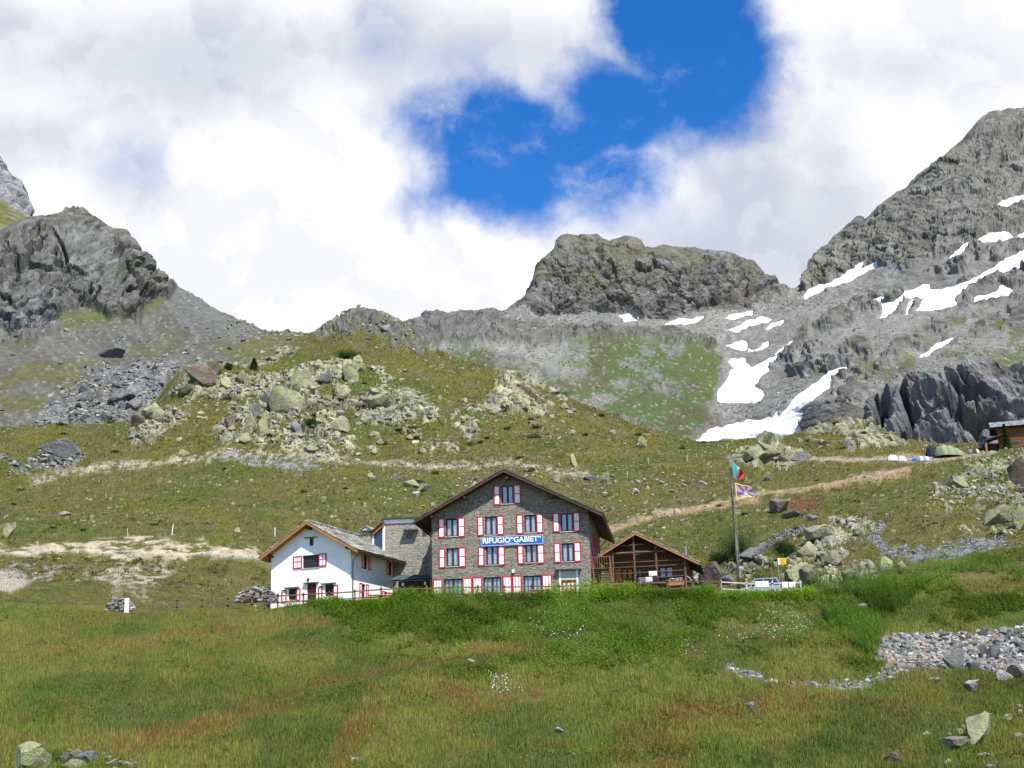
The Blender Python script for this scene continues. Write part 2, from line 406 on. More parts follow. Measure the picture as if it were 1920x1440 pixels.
# ============ A: meadow, terrace and the near hillside
def ln(D, pts): return [(x, y, D if not isinstance(D, dict) else 0) for x, y in pts]
def terr(D, z):        # photo row of height z at distance D at a given column
    def f(x):
        return float(proj(np.array([ray(x, 1150)[0]*D, D, z]))[1])
    return f
TZ = 14.1
yA = terr(150, TZ)
A = Layer((-260, 2180), [
    ('z', -60, -3.0), ('z', 2, -1.75), ('z', 34, -4.2),
    ('p', ln(62, [(-260, 1500), (2200, 1485)])),
    ('p', ln(78, [(-260, 1408), (900, 1400), (2200, 1385)])),
    ('p', ln(95, [(-260, 1315), (900, 1308), (2200, 1290)])),
    ('p', ln(110, [(-260, 1235), (500, 1232), (900, 1222), (1500, 1215), (2200, 1195)])),
    ('p', ln(119, [(-260, 1180), (400, 1180), (600, 1168), (1300, 1155), (1600, 1150), (2200, 1120)])),
    ('p', ln(124, [(-260, 1138), (0, 1133), (280, 1150), (480, 1146), (560, 1132), (800, 1122), (1300, 1116), (1520, 1114), (1650, 1102), (1800, 1092), (2200, 1070)]), 60),
    ('p', [(-260, 1090, 150), (0, 1085, 150), (280, 1102, 150), (430, 1125, 150), (500, yA(500), 150), (700, yA(700), 150), (1100, yA(1100), 150), (1400, yA(1400), 148), (1480, 1130, 146), (1560, 1085, 146), (1700, 1052, 146), (1800, 1042, 146), (2200, 1020, 146)], 40),
    ('p', [(-260, 1055, 166), (0, 1050, 166), (300, 1052, 166), (460, 1062, 166), (560, 1095, 166), (700, 1125, 166), (1150, 1120, 166), (1250, 1108, 166), (1400, 1080, 162), (1480, 1062, 158), (1560, 1040, 156), (1700, 1015, 158), (1800, 1000, 158), (2200, 975, 158)], 40),
    ('p', [(-260, 1020, 171), (0, 1016, 171), (300, 1016, 171), (460, 1020, 171), (560, 1050, 171), (700, 1085, 171), (1150, 1085, 172), (1300, 1070, 172), (1400, 1045, 170), (1480, 1022, 168), (1600, 1000, 168), (1700, 985, 168), (1800, 972, 168), (2200, 945, 168)], 30),
    ('p', [(-260, 985, 200), (0, 978, 200), (500, 975, 200), (700, 1010, 200), (950, 1020, 200), (1150, 1012, 200), (1300, 1002, 198), (1400, 985, 196), (1600, 955, 194), (1800, 930, 190), (2200, 900, 190)], 40),
    ('p', [(-260, 930, 240), (0, 925, 240), (500, 920, 240), (800, 930, 240), (1150, 940, 240), (1300, 935, 236), (1400, 930, 232), (1600, 905, 230), (1800, 885, 225), (2200, 850, 220)], 40),
    ('p', [(-260, 905, 270), (0, 900, 270), (150, 893, 270), (300, 880, 270), (500, 880, 270), (800, 890, 270), (1150, 893, 270), (1300, 890, 270), (1400, 886, 268), (1600, 880, 268), (1750, 870, 268), (1850, 858, 266), (2200, 835, 260)], 30),
    ('p', [(-260, 888, 282), (0, 886, 282), (150, 872, 282), (300, 862, 282), (500, 862, 282), (800, 872, 282), (1150, 878, 282), (1300, 874, 282), (1400, 870, 280), (1600, 862, 280), (1750, 858, 285), (1850, 850, 285), (2200, 830, 285)], 24),
    ('p', [(-260, 815, 325), (0, 812, 325), (150, 808, 325), (250, 800, 325), (300, 775, 325), (400, 765, 325), (500, 760, 325), (600, 760, 325), (700, 765, 325), (800, 775, 325), (950, 790, 325), (1100, 812, 325), (1200, 830, 322), (1300, 842, 320), (1400, 838, 316), (1500, 832, 312), (1600, 830, 310), (1700, 842, 310), (1800, 850, 310), (1920, 848, 310), (2200, 830, 310)], 30),
    ('p', [(-260, 800, 372), (0, 800, 372), (200, 800, 368), (250, 795, 365), (300, 742, 365), (330, 706, 365), (375, 679, 365), (420, 684, 368), (480, 690, 372), (540, 682, 374), (600, 664, 376), (660, 658, 376), (720, 668, 376), (790, 682, 376), (850, 705, 376), (900, 715, 374), (950, 712, 372), (990, 715, 370), (1050, 750, 365), (1100, 768, 362), (1150, 785, 360), (1200, 806, 352), (1250, 818, 348), (1300, 831, 345), (1350, 829, 340), (1400, 824, 335), (1450, 826, 332), (1500, 815, 330), (1540, 803, 330), (1580, 797, 330), (1620, 803, 330), (1660, 818, 330), (1700, 832, 332), (1760, 841, 335), (1850, 846, 338), (2200, 830, 338)], 14),
    ('p', [(-260, 820, 430), (250, 820, 430), (330, 740, 430), (400, 705, 430), (480, 690, 432), (530, 663, 434), (560, 634, 436), (590, 624, 438), (620, 606, 440), (650, 592, 440), (680, 582, 440), (705, 585, 440), (740, 600, 438), (775, 622, 436), (800, 640, 432), (830, 660, 428), (860, 674, 422), (900, 688, 412), (950, 700, 400), (990, 709, 390), (1050, 747, 378), (1100, 765, 372), (1150, 782, 368), (1200, 805, 360), (1300, 832, 354), (1450, 828, 340), (1580, 799, 338), (1700, 836, 342), (2200, 838, 350)], 10),
], step=2.0, smooth=5, remap=lambda D: D if D < 290 else 290+(D-290)*0.62)
L = A
U, W, SX, SY = L.U, L.W, L.SX, L.SY
far = L.P[..., 1] > 127
# --- kinds of ground
n1 = fbm(U/14, W/14, 3, 5); n2 = fbm(U/3.2, W/3.2, 8, 4); n3 = fbm(U/0.9, W/0.9, 12, 3)
n4 = fbm(SX/130, SY/38, 21, 5); n5 = fbm(SX/60, SY/22, 33, 5); n6 = fbm(SX/260, SY/60, 41, 4)
knoll = L.pm([(235, 810), (300, 745), (335, 705), (380, 676), (480, 690), (600, 668), (660, 664), (740, 690), (850, 735), (930, 780), (950, 830), (800, 850), (640, 862), (560, 850), (450, 850), (330, 835), (250, 830)], 18, 30, 60, 3)
knoll2 = L.pm([(930, 700), (990, 705), (1060, 752), (1020, 800), (900, 770)], 8, 18, 40, 4)
bump_ = L.pm([(585, 630), (650, 585), (700, 578), (790, 622), (820, 660), (740, 660), (640, 655)], 10, 16, 40, 5)
core = L.pm([(400, 820), (440, 745), (500, 700), (560, 690), (600, 740), (640, 780), (640, 830), (560, 835)], 10, 16, 40, 6)
pileR = L.pm([(1360, 865), (1400, 832), (1440, 820), (1500, 835), (1530, 858), (1440, 880)], 8, 12, 30, 7)
pileR2 = L.pm([(1500, 825), (1560, 795), (1600, 792), (1650, 815), (1690, 838), (1600, 845), (1520, 845)], 8, 12, 30, 7)
rightR = [L.pm([(1500, 1010), (1560, 980), (1640, 985), (1640, 1010), (1560, 1030)], 6, 10, 25, 8),
          L.pm([(1465, 1085), (1470, 1030), (1540, 1025), (1640, 1060), (1650, 1090), (1560, 1105)], 6, 14, 25, 9),
          L.pm([(1330, 1100), (1350, 1050), (1380, 1035), (1440, 1040), (1480, 1080), (1440, 1098)], 6, 10, 25, 10),
          L.pm([(1800, 1000), (1850, 960), (1930, 960), (1960, 990), (1870, 1005)], 6, 10, 25, 11),
          L.pm([(1740, 940), (1800, 880), (1880, 850), (1990, 840), (2000, 950), (1900, 960), (1790, 950)], 8, 24, 30, 12)*0.8]
rr = np.max(rightR, 0)*sst(n1*.4+n2*.6, .40, .56)
outc = np.clip(knoll*sst(n1+0.25*n2, 0.60, 0.74)*0.85+core*sst(n2+0.3*n3, .5, .66)+knoll2*0.8*sst(n1, .4, .6)+bump_*0.8*sst(n1, .42, .6)+pileR*sst(n2, .4, .6)+pileR2*sst(n1, .4, .6)+rr*sst(n2*0.5+n3*0.5, .42, .6), 0, 1)
darkc = L.pm([(0, 860), (120, 835), (170, 850), (130, 900), (40, 900)], 6, 14, 30, 14)*sst(n2, .4, .6)
outc = np.maximum(outc, darkc*0.7)
# --- relief
h = (n1-0.5)*2.2*np.clip((L.P[..., 1]-50)/150, 0.25, 1.5)+(n2-0.5)*0.5+(n3-0.5)*0.12
hum = fbm(U/9, W/6, 77, 4); h += ((hum-0.5)*1.5+(fbm(U/26, W/14, 78, 3)-0.5)*3.2)*(1-sst(L.P[..., 1], 106, 118))*sst(L.P[..., 1], 40, 60)
flat = ((SX > 430) & (SX < 1530) & (L.P[..., 1] > 123.5) & (L.P[..., 1] < 163))
fl = sst(L.P[..., 1], 122.5, 125)*(1-sst(L.P[..., 1], 150, 168))*sst(SX, 430, 500)*(1-sst(SX, 1440, 1530))
h = h*(1-fl)
road = L.lm([(-260, 1045), (130, 1030), (300, 1034), (490, 1042), (620, 1060)], 4, 4, 7, 30, 18)*far*sst(n2*.5+n3*.5, .3, .5)
trackb = sst(n3*0.6+n2*0.4, .34, .52)*.8+.2
track = trackb*L.lm([(1130, 990), (1180, 975), (1300, 950), (1420, 930), (1560, 905), (1680, 886), (1800, 860), (1870, 850)], 3.5, 4, 5, 22, 19)*far
path2 = L.lm([(60, 905), (150, 880), (250, 868), (420, 848), (520, 850), (700, 870), (800, 868), (950, 872), (1100, 885)], 5, 6, 9, 30, 20)*far
path3 = L.lm([(1400, 870), (1480, 866), (1560, 862), (1700, 862), (1790, 855)], 4, 4, 6, 30, 24)*far
Wq = L.WA
b1, c1 = blocks(U/6.5+n2, Wq/4.6+n2, 101, 1.0); b2, c2 = blocks(U/2.8+n3*.4, Wq/2.1, 102, 1.0); b3, c3 = blocks(U/1.3, Wq/1.0, 103, 0.9)
hb = b1*1.15+b2*0.55+b3*0.16
nearf = np.clip(L.P[..., 1]/330, 0.3, 1.0)
h = h*(1-np.clip(road+track+path3, 0, 1)*0.9)
h = h + outc*(hb*nearf)
h *= np.where(L.P[..., 1] < 25, 0.2, 1)
h[-1] += 0
base_col = np.zeros(U.shape+(3,), np.float32)+np.array(OLIVE, np.float32)
def B(m, c, v=None): 
    global base_col; base_col = blend(base_col, m, c, v)
B(sst(n4, .46, .66)*0.65, GREEN); B(sst(n5, .56, .68)*0.5, YEL)
nearm = 1-sst(L.P[..., 1], 118, 128)
B(nearm*sst(n5, .45, .6)*0.7, GREEN); B(nearm*sst(n6, .5, .62)*0.6, (.055, .1, .016))
# grey-brown soil showing in the turf of the slopes
B(far*sst(fbm(U/5, W/4, 90, 5), .58, .7)*0.45, (.16, .13, .07))
n7 = fbm(SX/170+SY/160, SY/50-SX/600, 88, 4)
B(nearm*sst(n7, .5, .6)*0.7, (.115, .125, .03)); B(nearm*sst(1-n7, .54, .64)*0.7, (.045, .075, .016))
redm = np.zeros(U.shape, np.float32)
for pts, w in (([(-200, 1235), (150, 1215), (330, 1200), (620, 1175)], 9), ([(150, 1430), (300, 1400), (420, 1355), (640, 1290), (800, 1270)], 16), ([(880, 1245), (1000, 1232), (1200, 1222), (1320, 1235)], 14),
               ([(820, 1330), (900, 1345), (1000, 1330)], 16), ([(1180, 1380), (1300, 1360), (1500, 1330), (1640, 1335), (1760, 1322)], 13), ([(1180, 1425), (1300, 1400)], 14), ([(1440, 1300), (1520, 1300)], 8), ([(640, 1420), (700, 1360)], 18)):
    redm = np.maximum(redm, L.lm(pts, w, 12, 22, 60, 60)*sst(n3*0.5+n5*0.5, .36, .56))
redm = np.maximum(redm, L.lm([(150, 1432), (300, 1400), (420, 1355), (540, 1310), (640, 1285), (800, 1262), (900, 1255)], 9, 9, 8, 60, 60)*sst(n3, .25, .45)); redm = np.maximum(redm, L.lm([(1180, 1385), (1330, 1350), (1480, 1328), (1640, 1330), (1740, 1320)], 8, 8, 8, 60, 61)*sst(n3, .25, .45))
redm = np.maximum(redm*0.62, nearm*sst(n4, .62, .76)*0.25)
B(redm*0.8, RED)
veg = L.pm([(520, 1150), (560, 1120), (700, 1128), (800, 1110), (1300, 1100), (1340, 1120), (1500, 1110), (1540, 1105), (1640, 1100), (1660, 1130), (1650, 1180), (1640, 1250), (1600, 1230), (1560, 1180), (1500, 1130), (1400, 1140), (1330, 1180), (1280, 1230), (1100, 1250), (900, 1210), (640, 1190)], 26, 44, 60, 61)*(1-sst(L.P[..., 1], 140, 160))
B(veg*0.85, (.045, .075, .012))
dark_t = far*sst(fbm(U/2.2, W/1.6, 95, 4), .6, .7)*0.6; B(dark_t, (.055, .062, .02))
B(sst(n3, .62, .8)*0.25*far, (.2, .19, .1))
B(np.clip(road*1.2, 0, 1), SAND, 0.75+0.5*n2); 
sandcut = L.pm([(-260, 1030), (60, 1020), (130, 1012), (280, 1005), (330, 1014), (470, 1012), (500, 1040), (300, 1044), (200, 1050), (120, 1036), (-260, 1045)], 5, 9, 22, 62)*far
B(sandcut*sst(n2*0.6+n3*0.4, .42, .54)*0.9, (.40, .33, .23), 0.75+0.5*n3)
sand2 = L.pm([(-60, 1060), (30, 1068), (60, 1085), (20, 1110), (-60, 1115)], 5, 8, 25, 63); B(sand2, SAND)
B(L.pm([(160, 1075), (230, 1050), (320, 1046), (330, 1075), (250, 1100), (300, 1125), (220, 1110)], 8, 20, 18, 64)*sst(n3, .42, .55)*0.8, (.36, .34, .27))
B(L.pm([(0, 1050), (90, 1060), (120, 1075), (60, 1090)], 6, 16, 18, 65)*sst(n3, .45, .6)*0.8, (.3, .3, .27))
B(np.clip(track*1.3, 0, 1), DIRT, 0.8+0.4*n3); B(L.lm([(1130, 995), (1250, 965), (1420, 937), (1560, 910), (1700, 886)], 4, 6, 8, 20, 70)*0.8*far, (.38, .26, .15))
B(path2*sst(n3, .35, .55), (.36, .31, .23), 0.7+0.6*n3); B(path3*0.9, (.33, .26, .18), 0.7+0.6*n3)
B(L.pm([(380, 850), (450, 842), (540, 855), (620, 880), (560, 890), (450, 870)], 6, 14, 20, 66)*sst(n3, .4, .6)*0.9, (.26, .27, .27))
greyR = L.pm([(1620, 1010), (1650, 985), (1660, 1020), (1740, 1030), (1800, 1010), (1880, 1008), (1900, 1020), (1820, 1040), (1760, 1052), (1700, 1050), (1660, 1030)], 5, 12, 18, 67)
greyR = np.maximum(greyR, L.lm([(1500, 995), (1450, 1010), (1420, 1032)], 7, 3, 5, 18, 68)*far); B(greyR*sst(n2*.5+n3*.5, .36, .52), (.16, .17, .18), 0.6+0.8*n3)
ravel = L.pm([(1640, 1250), (1660, 1215), (1740, 1190), (1850, 1180), (2000, 1170), (2000, 1240), (1900, 1262), (1760, 1258), (1690, 1270)], 6, 10, 25, 69)
ravel = np.maximum(ravel, L.lm([(1340, 1262), (1400, 1290), (1500, 1302), (1600, 1290), (1680, 1268)], 6, 6, 10, 20, 71)*0.8*sst(n2, .4, .55)); B(ravel*0.9, (.24, .23, .21), 0.6+0.8*n3)
# dark gully behind the timber hut
B(L.pm([(1480, 955), (1500, 935), (1545, 940), (1535, 962), (1495, 968)], 4, 7, 15, 73)*sst(n3, .35, .5)*0.8*far, (.16, .06, .035))
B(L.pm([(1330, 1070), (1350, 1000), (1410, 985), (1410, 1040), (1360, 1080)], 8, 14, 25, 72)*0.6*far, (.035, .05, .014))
lich = np.clip(0.55+0.9*(c2-0.5)+0.6*(fbm(U/4, W/4, 99, 3)-0.5), 0, 1)
rockcol = np.array(GREY, np.float32)*(1-lich[..., None])+np.array(LICHEN, np.float32)*lich[..., None]
rockcol *= (0.72+0.55*c3)[..., None]
gb = np.maximum(bump_, darkc)[..., None]; rockcol = rockcol*(1-gb)+np.array((.115, .118, .108), np.float32)*(0.7+0.6*c3)[..., None]*gb
gap = sst(b2*0.6+b3*0.6, 0.18, 0.42)*sst(outc, 0.15, 0.4)
base_col = base_col*(1-gap[..., None])+rockcol*gap[..., None]
# scattered small stones bedded in the turf
sx1, _, _, _, sc1, _ = voro(U/1.3, W/1.3, 301)
stones = far*(sx1 < 0.10+0.9*(sc1-.8))*(sc1 > 0.84-0.25*knoll-0.3*path2)*(sst(n1, .45, .6)+knoll+0.3*sst(SX, 800, 1100))
stones = np.clip(stones, 0, 1)*(L.P[..., 1] > 150); B(stones*0.85, (.30, .29, .20), 0.8+0.5*c2); h += stones*0.25
L.move(h); grass_h = h
A_outc, A_veg, A_red, A_ravel, A_col = outc, veg, redm, ravel, base_col.copy()
A.finish('hillside', ter, base_col*(0.86+0.28*n3[..., None]), outc, 60)
A.normals(); A.SX, A.SY = proj(A.P)

# ============ B: scree slope and dark rock head on the left
Bl = Layer((-260, 800), [
    ('p', ln(318, [(-260, 870), (800, 870)])),
    ('p', [(-260, 765, 400), (0, 760, 400), (150, 755, 400), (300, 730, 400), (400, 712, 402), (500, 700, 410), (600, 696, 425), (800, 720, 440)]),
    ('p', [(-260, 690, 450), (0, 680, 455), (150, 672, 458), (250, 664, 460), (300, 660, 460), (400, 655, 462), (500, 650, 462), (560, 648, 462), (620, 650, 462), (800, 680, 466)]),
    ('p', [(-260, 640, 478), (0, 634, 485), (60, 628, 490), (150, 600, 500), (220, 606, 502), (300, 604, 505), (400, 612, 500), (500, 632, 488), (560, 638, 478), (620, 642, 474), (800, 670, 474)], 20),
    ('p', [(-260, 520, 500), (0, 520, 508), (60, 500, 515), (100, 492, 520), (200, 500, 522), (250, 520, 525), (300, 560, 528), (350, 575, 524), (400, 590, 516), (450, 608, 508), (510, 628, 500), (560, 633, 490), (620, 638, 484), (800, 665, 484)], 14),
    ('p', [(-260, 445, 540), (0, 434, 548), (30, 416, 552), (60, 406, 555), (95, 404, 558), (115, 399, 558), (135, 394, 560), (152, 396, 560), (165, 401, 560), (180, 408, 560), (200, 422, 560), (212, 430, 558), (228, 430, 556), (240, 440, 555), (246, 470, 553), (262, 476, 552), (272, 496, 550), (290, 505, 548), (310, 530, 545), (345, 548, 540), (400, 577, 530), (450, 602, 520), (510, 625, 510), (560, 630, 500), (620, 634, 494), (800, 660, 494)], 4),
], step=2.0, smooth=4)
L = Bl; U, W, SX, SY = L.U, L.WA, L.SX, L.SY
n1 = fbm(U/26, W/24, 203, 5); n2 = fbm(U/6, W/5, 208, 5); n3 = fbm(U/1.6, W/1.3, 212, 3)
head = L.pm([(-260, 430), (0, 425), (60, 398), (135, 385), (200, 410), (245, 435), (290, 500), (330, 540), (310, 560), (270, 575), (262, 610), (215, 600), (160, 575), (120, 580), (100, 640), (30, 650), (-260, 650)], 7, 14, 35, 203)
slab = L.pm([(100, 440), (140, 425), (190, 445), (225, 500), (215, 560), (180, 535), (150, 510), (110, 490)], 6, 8, 30, 204)
b1, c1 = blocks(U/20+n2*0.9, W/20+n2, 211, 0.8); b2, c2 = blocks(U/6.5+n3*0.4, W/6, 212, 0.8); b3, c3 = blocks(U/2.4, W/2.2, 213, 0.8)
rid = fbm(U/10+W/18, W/16, 214, 5, 0.55, True)
h = (n1-.5)*6*(1-head)+(n2-.5)*1.3+(n3-.5)*0.5
h += head*((b1*4+b2*1.5)*(1-0.7*slab)+b3*0.5+(rid-.5)*4)+head*(n1-.5)*10
sk = np.clip((L.nr-1-np.arange(L.nr))/22.0, 0.25, 1)[:, None]; h = h*(1-head)+h*head*sk
crack = L.lm([(98, 440), (118, 470), (128, 500), (150, 512)], 1.5, 3, 3, 20, 6)+L.lm([(230, 520), (250, 545), (262, 575)], 2, 3, 4, 20, 7)+L.lm([(165, 545), (172, 565)], 3, 3, 3, 20, 8); h -= crack*7
blk = L.pm([(184, 668), (188, 652), (210, 648), (232, 655), (228, 672), (205, 674)], 2, 3, 20, 9)
talus = L.pm([(40, 830), (90, 760), (160, 700), (260, 680), (340, 690), (310, 760), (240, 820), (150, 850)], 12, 30, 40, 215)
scr = 1-head
tb, tc_ = blocks(U/3.2, W/1.6, 216, 1.0); h += talus*sst(n2, .35, .55)*tb*0.8
h[-1] = h[-2]*0.6
col = np.zeros(U.shape+(3,), np.float32)+np.array((.108, .104, .086), np.float32)
col *= (0.75+0.5*n2)[..., None]
streak = fbm((SX-SY*0.9)/9, (SX+SY)/150, 220, 4)
col = blend(col, sst(streak, .5, .72)*0.4*scr, (.17, .175, .16))
gb = L.lm([(330, 545), (430, 620), (500, 660)], 26, 26, 14, 40, 221)*scr; col = blend(col, gb*0.5, (.165, .18, .168))
col = blend(col, scr*sst(fbm(U/16, W/8, 222, 5), .5, .64)*0.75*sst(SY, 560, 700), (.105, .105, .035))
sad = L.pm([(480, 625), (620, 610), (700, 640), (640, 690), (420, 700), (430, 665)], 12, 16, 40, 223); col = blend(col, sad*0.85, (.11, .11, .035))
col = blend(col, scr*L.lm([(0, 650), (70, 610), (150, 595), (250, 588), (300, 560)], 12, 10, 14, 30, 224)*0.75, (.095, .115, .03))
col = blend(col, talus*sst(n2, .4, .6), (.17, .175, .175), 0.6+0.8*tc_)
rc = np.zeros(U.shape+(3,), np.float32)+np.array((.125, .125, .115), np.float32)
rc = blend(rc, sst(n1, .5, .65)*0.5, (.135, .115, .095)); rc = blend(rc, slab*0.8, (.145, .16, .148)); rc = blend(rc, L.pm([(0, 560), (90, 560), (120, 620), (40, 640), (0, 640)], 10, 14, 30, 4)*0.7, (.145, .155, .152))
rc *= 1.05*(0.7+0.6*c3)[..., None]*(0.85+0.3*n2)[..., None]
rc = blend(rc, sst(fbm(U/9, W/5, 230, 5), .6, .7)*0.4, (.09, .1, .035))
col = blend(col, head, (0, 0, 0))+rc*head[..., None]
st1, _, _, _, stc, _ = voro(U/2.6, W/1.4, 231); st = (st1 < .26)*(stc > .72)*scr; col = blend(col, st*0.8, (.2, .205, .2)); h += st*0.7
L.move(h); L.finish('scree_slope', rockm, col, np.maximum(head, talus), 90); L.SX, L.SY = proj(L.P)

# ============ C: pale crag behind, at the far left
Cl = Layer((-260, 150), [
    ('p', ln(760, [(-260, 520), (150, 520)])),
    ('p', [(-260, 410, 840), (0, 420, 850), (30, 425, 850), (60, 440, 850), (150, 470, 850)], 10),
    ('p', [(-260, 270, 900), (-80, 300, 900), (0, 372, 900), (25, 385, 900), (50, 405, 900), (150, 440, 900)], 10),
    ('p', [(-260, 120, 940), (-100, 220, 940), (-20, 285, 940), (2, 305, 940), (12, 316, 940), (18, 332, 940), (30, 340, 940), (33, 352, 940), (42, 360, 940), (44, 378, 940), (50, 390, 940), (53, 402, 940), (70, 425, 930), (150, 465, 920)], 3),
], step=2.0, smooth=3)
L = Cl; U, W, SX, SY = L.U, L.W, L.SX, L.SY
n2 = fbm(U/9, W/9, 308, 5); b1, c1 = blocks(U/18, W/26, 311, 0.9); b3, c3 = blocks(U/5, W/6, 313, 1.0)
crag = L.pm([(-260, 90), (0, 290), (40, 330), (60, 405), (30, 395), (0, 375), (-260, 330)], 4, 5, 25, 303)
h = (n2-.5)*3+crag*(b1*4+b3*1.2); h[-1] = h[-2]
col = np.zeros(U.shape+(3,), np.float32)+np.array((.12, .12, .04), np.float32); col = blend(col, sst(n2, .55, .7)*0.6, (.2, .19, .15)); col = blend(col, crag, (.26, .26, .26), 0.6+0.7*c3)
L.move(h); L.finish('distant_crag', rockm, col, crag, 90)

# ============ E: valley head, butte and the big right-hand mountain
E = Layer((680, 2180), [
    ('p', ln(400, [(680, 900), (2200, 880)])),
    ('p', [(680, 775, 590), (850, 775, 600), (1000, 800, 600), (1150, 835, 600), (1250, 850, 590), (1300, 846, 580), (1400, 838, 570), (1480, 832, 500), (1560, 840, 462), (1700, 848, 450), (1800, 852, 446), (1920, 850, 440), (2200, 830, 430)], 30),
    ('p', [(680, 700, 700), (850, 708, 720), (1000, 730, 730), (1150, 768, 700), (1250, 795, 680), (1300, 795, 670), (1400, 785, 650), (1480, 775, 570), (1530, 760, 500), (1600, 745, 478), (1640, 740, 474), (1700, 735, 472), (1760, 720, 468), (1800, 704, 466), (1850, 690, 464), (1920, 700, 462), (2200, 660, 460)], 16),
    ('p', [(680, 655, 850), (850, 660, 860), (1000, 662, 860), (1150, 658, 860), (1250, 668, 850), (1320, 700, 820), (1350, 725, 790), (1400, 730, 760), (1480, 715, 680), (1560, 700, 600), (1650, 690, 560), (1750, 672, 545), (1850, 655, 535), (1920, 645, 530), (2200, 600, 520)], 24),
    ('p', [(680, 648, 930), (760, 620, 930), (790, 608, 930), (850, 598, 940), (900, 600, 950), (950, 606, 950), (1000, 610, 950), (1100, 616, 950), (1200, 622, 950), (1300, 645, 950), (1350, 665, 940), (1400, 665, 920), (1480, 650, 850), (1560, 640, 760), (1650, 630, 700), (1750, 615, 670), (1850, 596, 650), (1920, 580, 640), (2200, 540, 620)], 16),
    ('p', [(680, 655, 960), (760, 630, 960), (790, 605, 960), (830, 595, 965), (870, 591, 1000), (900, 597, 1040), (940, 600, 1100), (970, 598, 1150), (1000, 594, 1190), (1050, 592, 1195), (1100, 590, 1200), (1150, 592, 1200), (1200, 605, 1195), (1250, 604, 1195), (1300, 592, 1195), (1350, 588, 1190), (1400, 585, 1170), (1450, 578, 1150), (1500, 570, 1120), (1560, 572, 1040), (1620, 575, 980), (1700, 560, 920), (1800, 535, 880), (1920, 520, 850), (2200, 480, 820)], 8),
    ('p', [(680, 670, 1000), (790, 612, 1000), (870, 596, 1050), (930, 598, 1200), (950, 592, 1220), (975, 578, 1225), (1000, 556, 1228), (1030, 545, 1228), (1100, 545, 1228), (1150, 548, 1228), (1200, 560, 1225), (1250, 565, 1222), (1300, 562, 1222), (1350, 560, 1220), (1400, 555, 1220), (1440, 553, 1225), (1480, 552, 1220), (1510, 542, 1200), (1550, 528, 1190), (1600, 510, 1150), (1700, 470, 1080), (1800, 430, 1020), (1920, 400, 980), (2200, 370, 940)], 6),
    ('p', [(680, 680, 1050), (790, 620, 1050), (870, 600, 1080), (925, 600, 1210), (943, 594, 1240), (957, 576, 1290), (985, 562, 1275), (1002, 535, 1260), (1015, 505, 1260), (1030, 500, 1260), (1060, 498, 1262), (1100, 500, 1262), (1200, 512, 1260), (1300, 520, 1258), (1380, 522, 1260), (1420, 526, 1270), (1445, 540, 1285), (1465, 548, 1290), (1480, 549, 1270), (1505, 540, 1270), (1530, 505, 1300), (1560, 475, 1300), (1600, 455, 1290), (1650, 430, 1260), (1720, 380, 1220), (1800, 330, 1180), (1920, 300, 1150), (2200, 290, 1120)], 5),
    ('p', [(680, 690, 1080), (790, 625, 1080), (870, 605, 1100), (925, 602, 1215), (943, 594, 1245), (952, 578, 1295), (967, 571, 1300), (976, 572, 1302), (985, 564, 1305), (1000, 540, 1330), (1008, 520, 1335), (1013, 500, 1340), (1026, 484, 1345), (1030, 474, 1350), (1041, 468, 1355), (1043, 450, 1358), (1052, 441, 1360), (1062, 438, 1362), (1080, 440, 1363), (1100, 442, 1364), (1118, 440, 1364), (1130, 448, 1364), (1142, 455, 1364), (1158, 450, 1364), (1172, 444, 1364), (1190, 446, 1364), (1202, 450, 1364), (1209, 462, 1364), (1225, 464, 1363), (1245, 459, 1362), (1262, 463, 1362), (1280, 465, 1361), (1300, 464, 1360), (1335, 469, 1358), (1370, 474, 1356), (1390, 484, 1354), (1412, 487, 1350), (1425, 500, 1346), (1436, 520, 1340), (1450, 532, 1335), (1461, 544, 1330), (1470, 543, 1325), (1474, 539, 1322), (1478, 545, 1320), (1490, 543, 1318), (1500, 536, 1320), (1513, 524, 1335), (1526, 500, 1345), (1540, 478, 1352), (1556, 456, 1358), (1576, 441, 1362), (1590, 428, 1364), (1606, 411, 1365), (1614, 411, 1364), (1622, 424, 1360), (1628, 414, 1362), (1641, 400, 1368), (1662, 378, 1372), (1690, 357, 1376), (1720, 338, 1378), (1745, 315, 1380), (1762, 300, 1380), (1782, 276, 1380), (1800, 262, 1380), (1822, 240, 1380), (1840, 222, 1380), (1856, 212, 1380), (1880, 210, 1380), (1905, 208, 1380), (1918, 206, 1380), (1960, 212, 1375), (2050, 235, 1370), (2200, 260, 1360)], 0),
], step=1.8, smooth=4, remap=lambda D: D if D < 950 else 950+(D-950)*0.55)
L = E; U, W, SX, SY = L.U, L.WA, L.SX, L.SY
sc = np.clip(L.P[..., 1]/1300, 0.35, 1.1)
n1 = fbm(U/60, W/40, 403, 5); n2 = fbm(U/14, W/10, 408, 5); n3 = fbm(U/3.5, W/2.8, 412, 4); nb = fbm(SX/45, SY/30, 415, 5); n0 = fbm(SX/16, SY/12, 418, 4)
butte = L.pm([(925, 605), (950, 588), (985, 575), (1010, 590), (1060, 592), (1120, 580), (1180, 585), (1210, 608), (1240, 605), (1280, 585), (1330, 585), (1400, 578), (1462, 556), (1485, 545), (1440, 400), (1000, 400)], 3, 7, 25, 401)
gully = L.pm([(1160, 560), (1250, 520), (1290, 590), (1240, 606), (1205, 608)], 6, 8, 25, 402)
mtn = L.pm([(1503, 530), (1520, 552), (1600, 520), (1640, 495), (1700, 505), (1760, 480), (1850, 455), (1960, 430), (2300, 350), (2300, 150), (1700, 150)], 5, 10, 30, 403)
bands = []
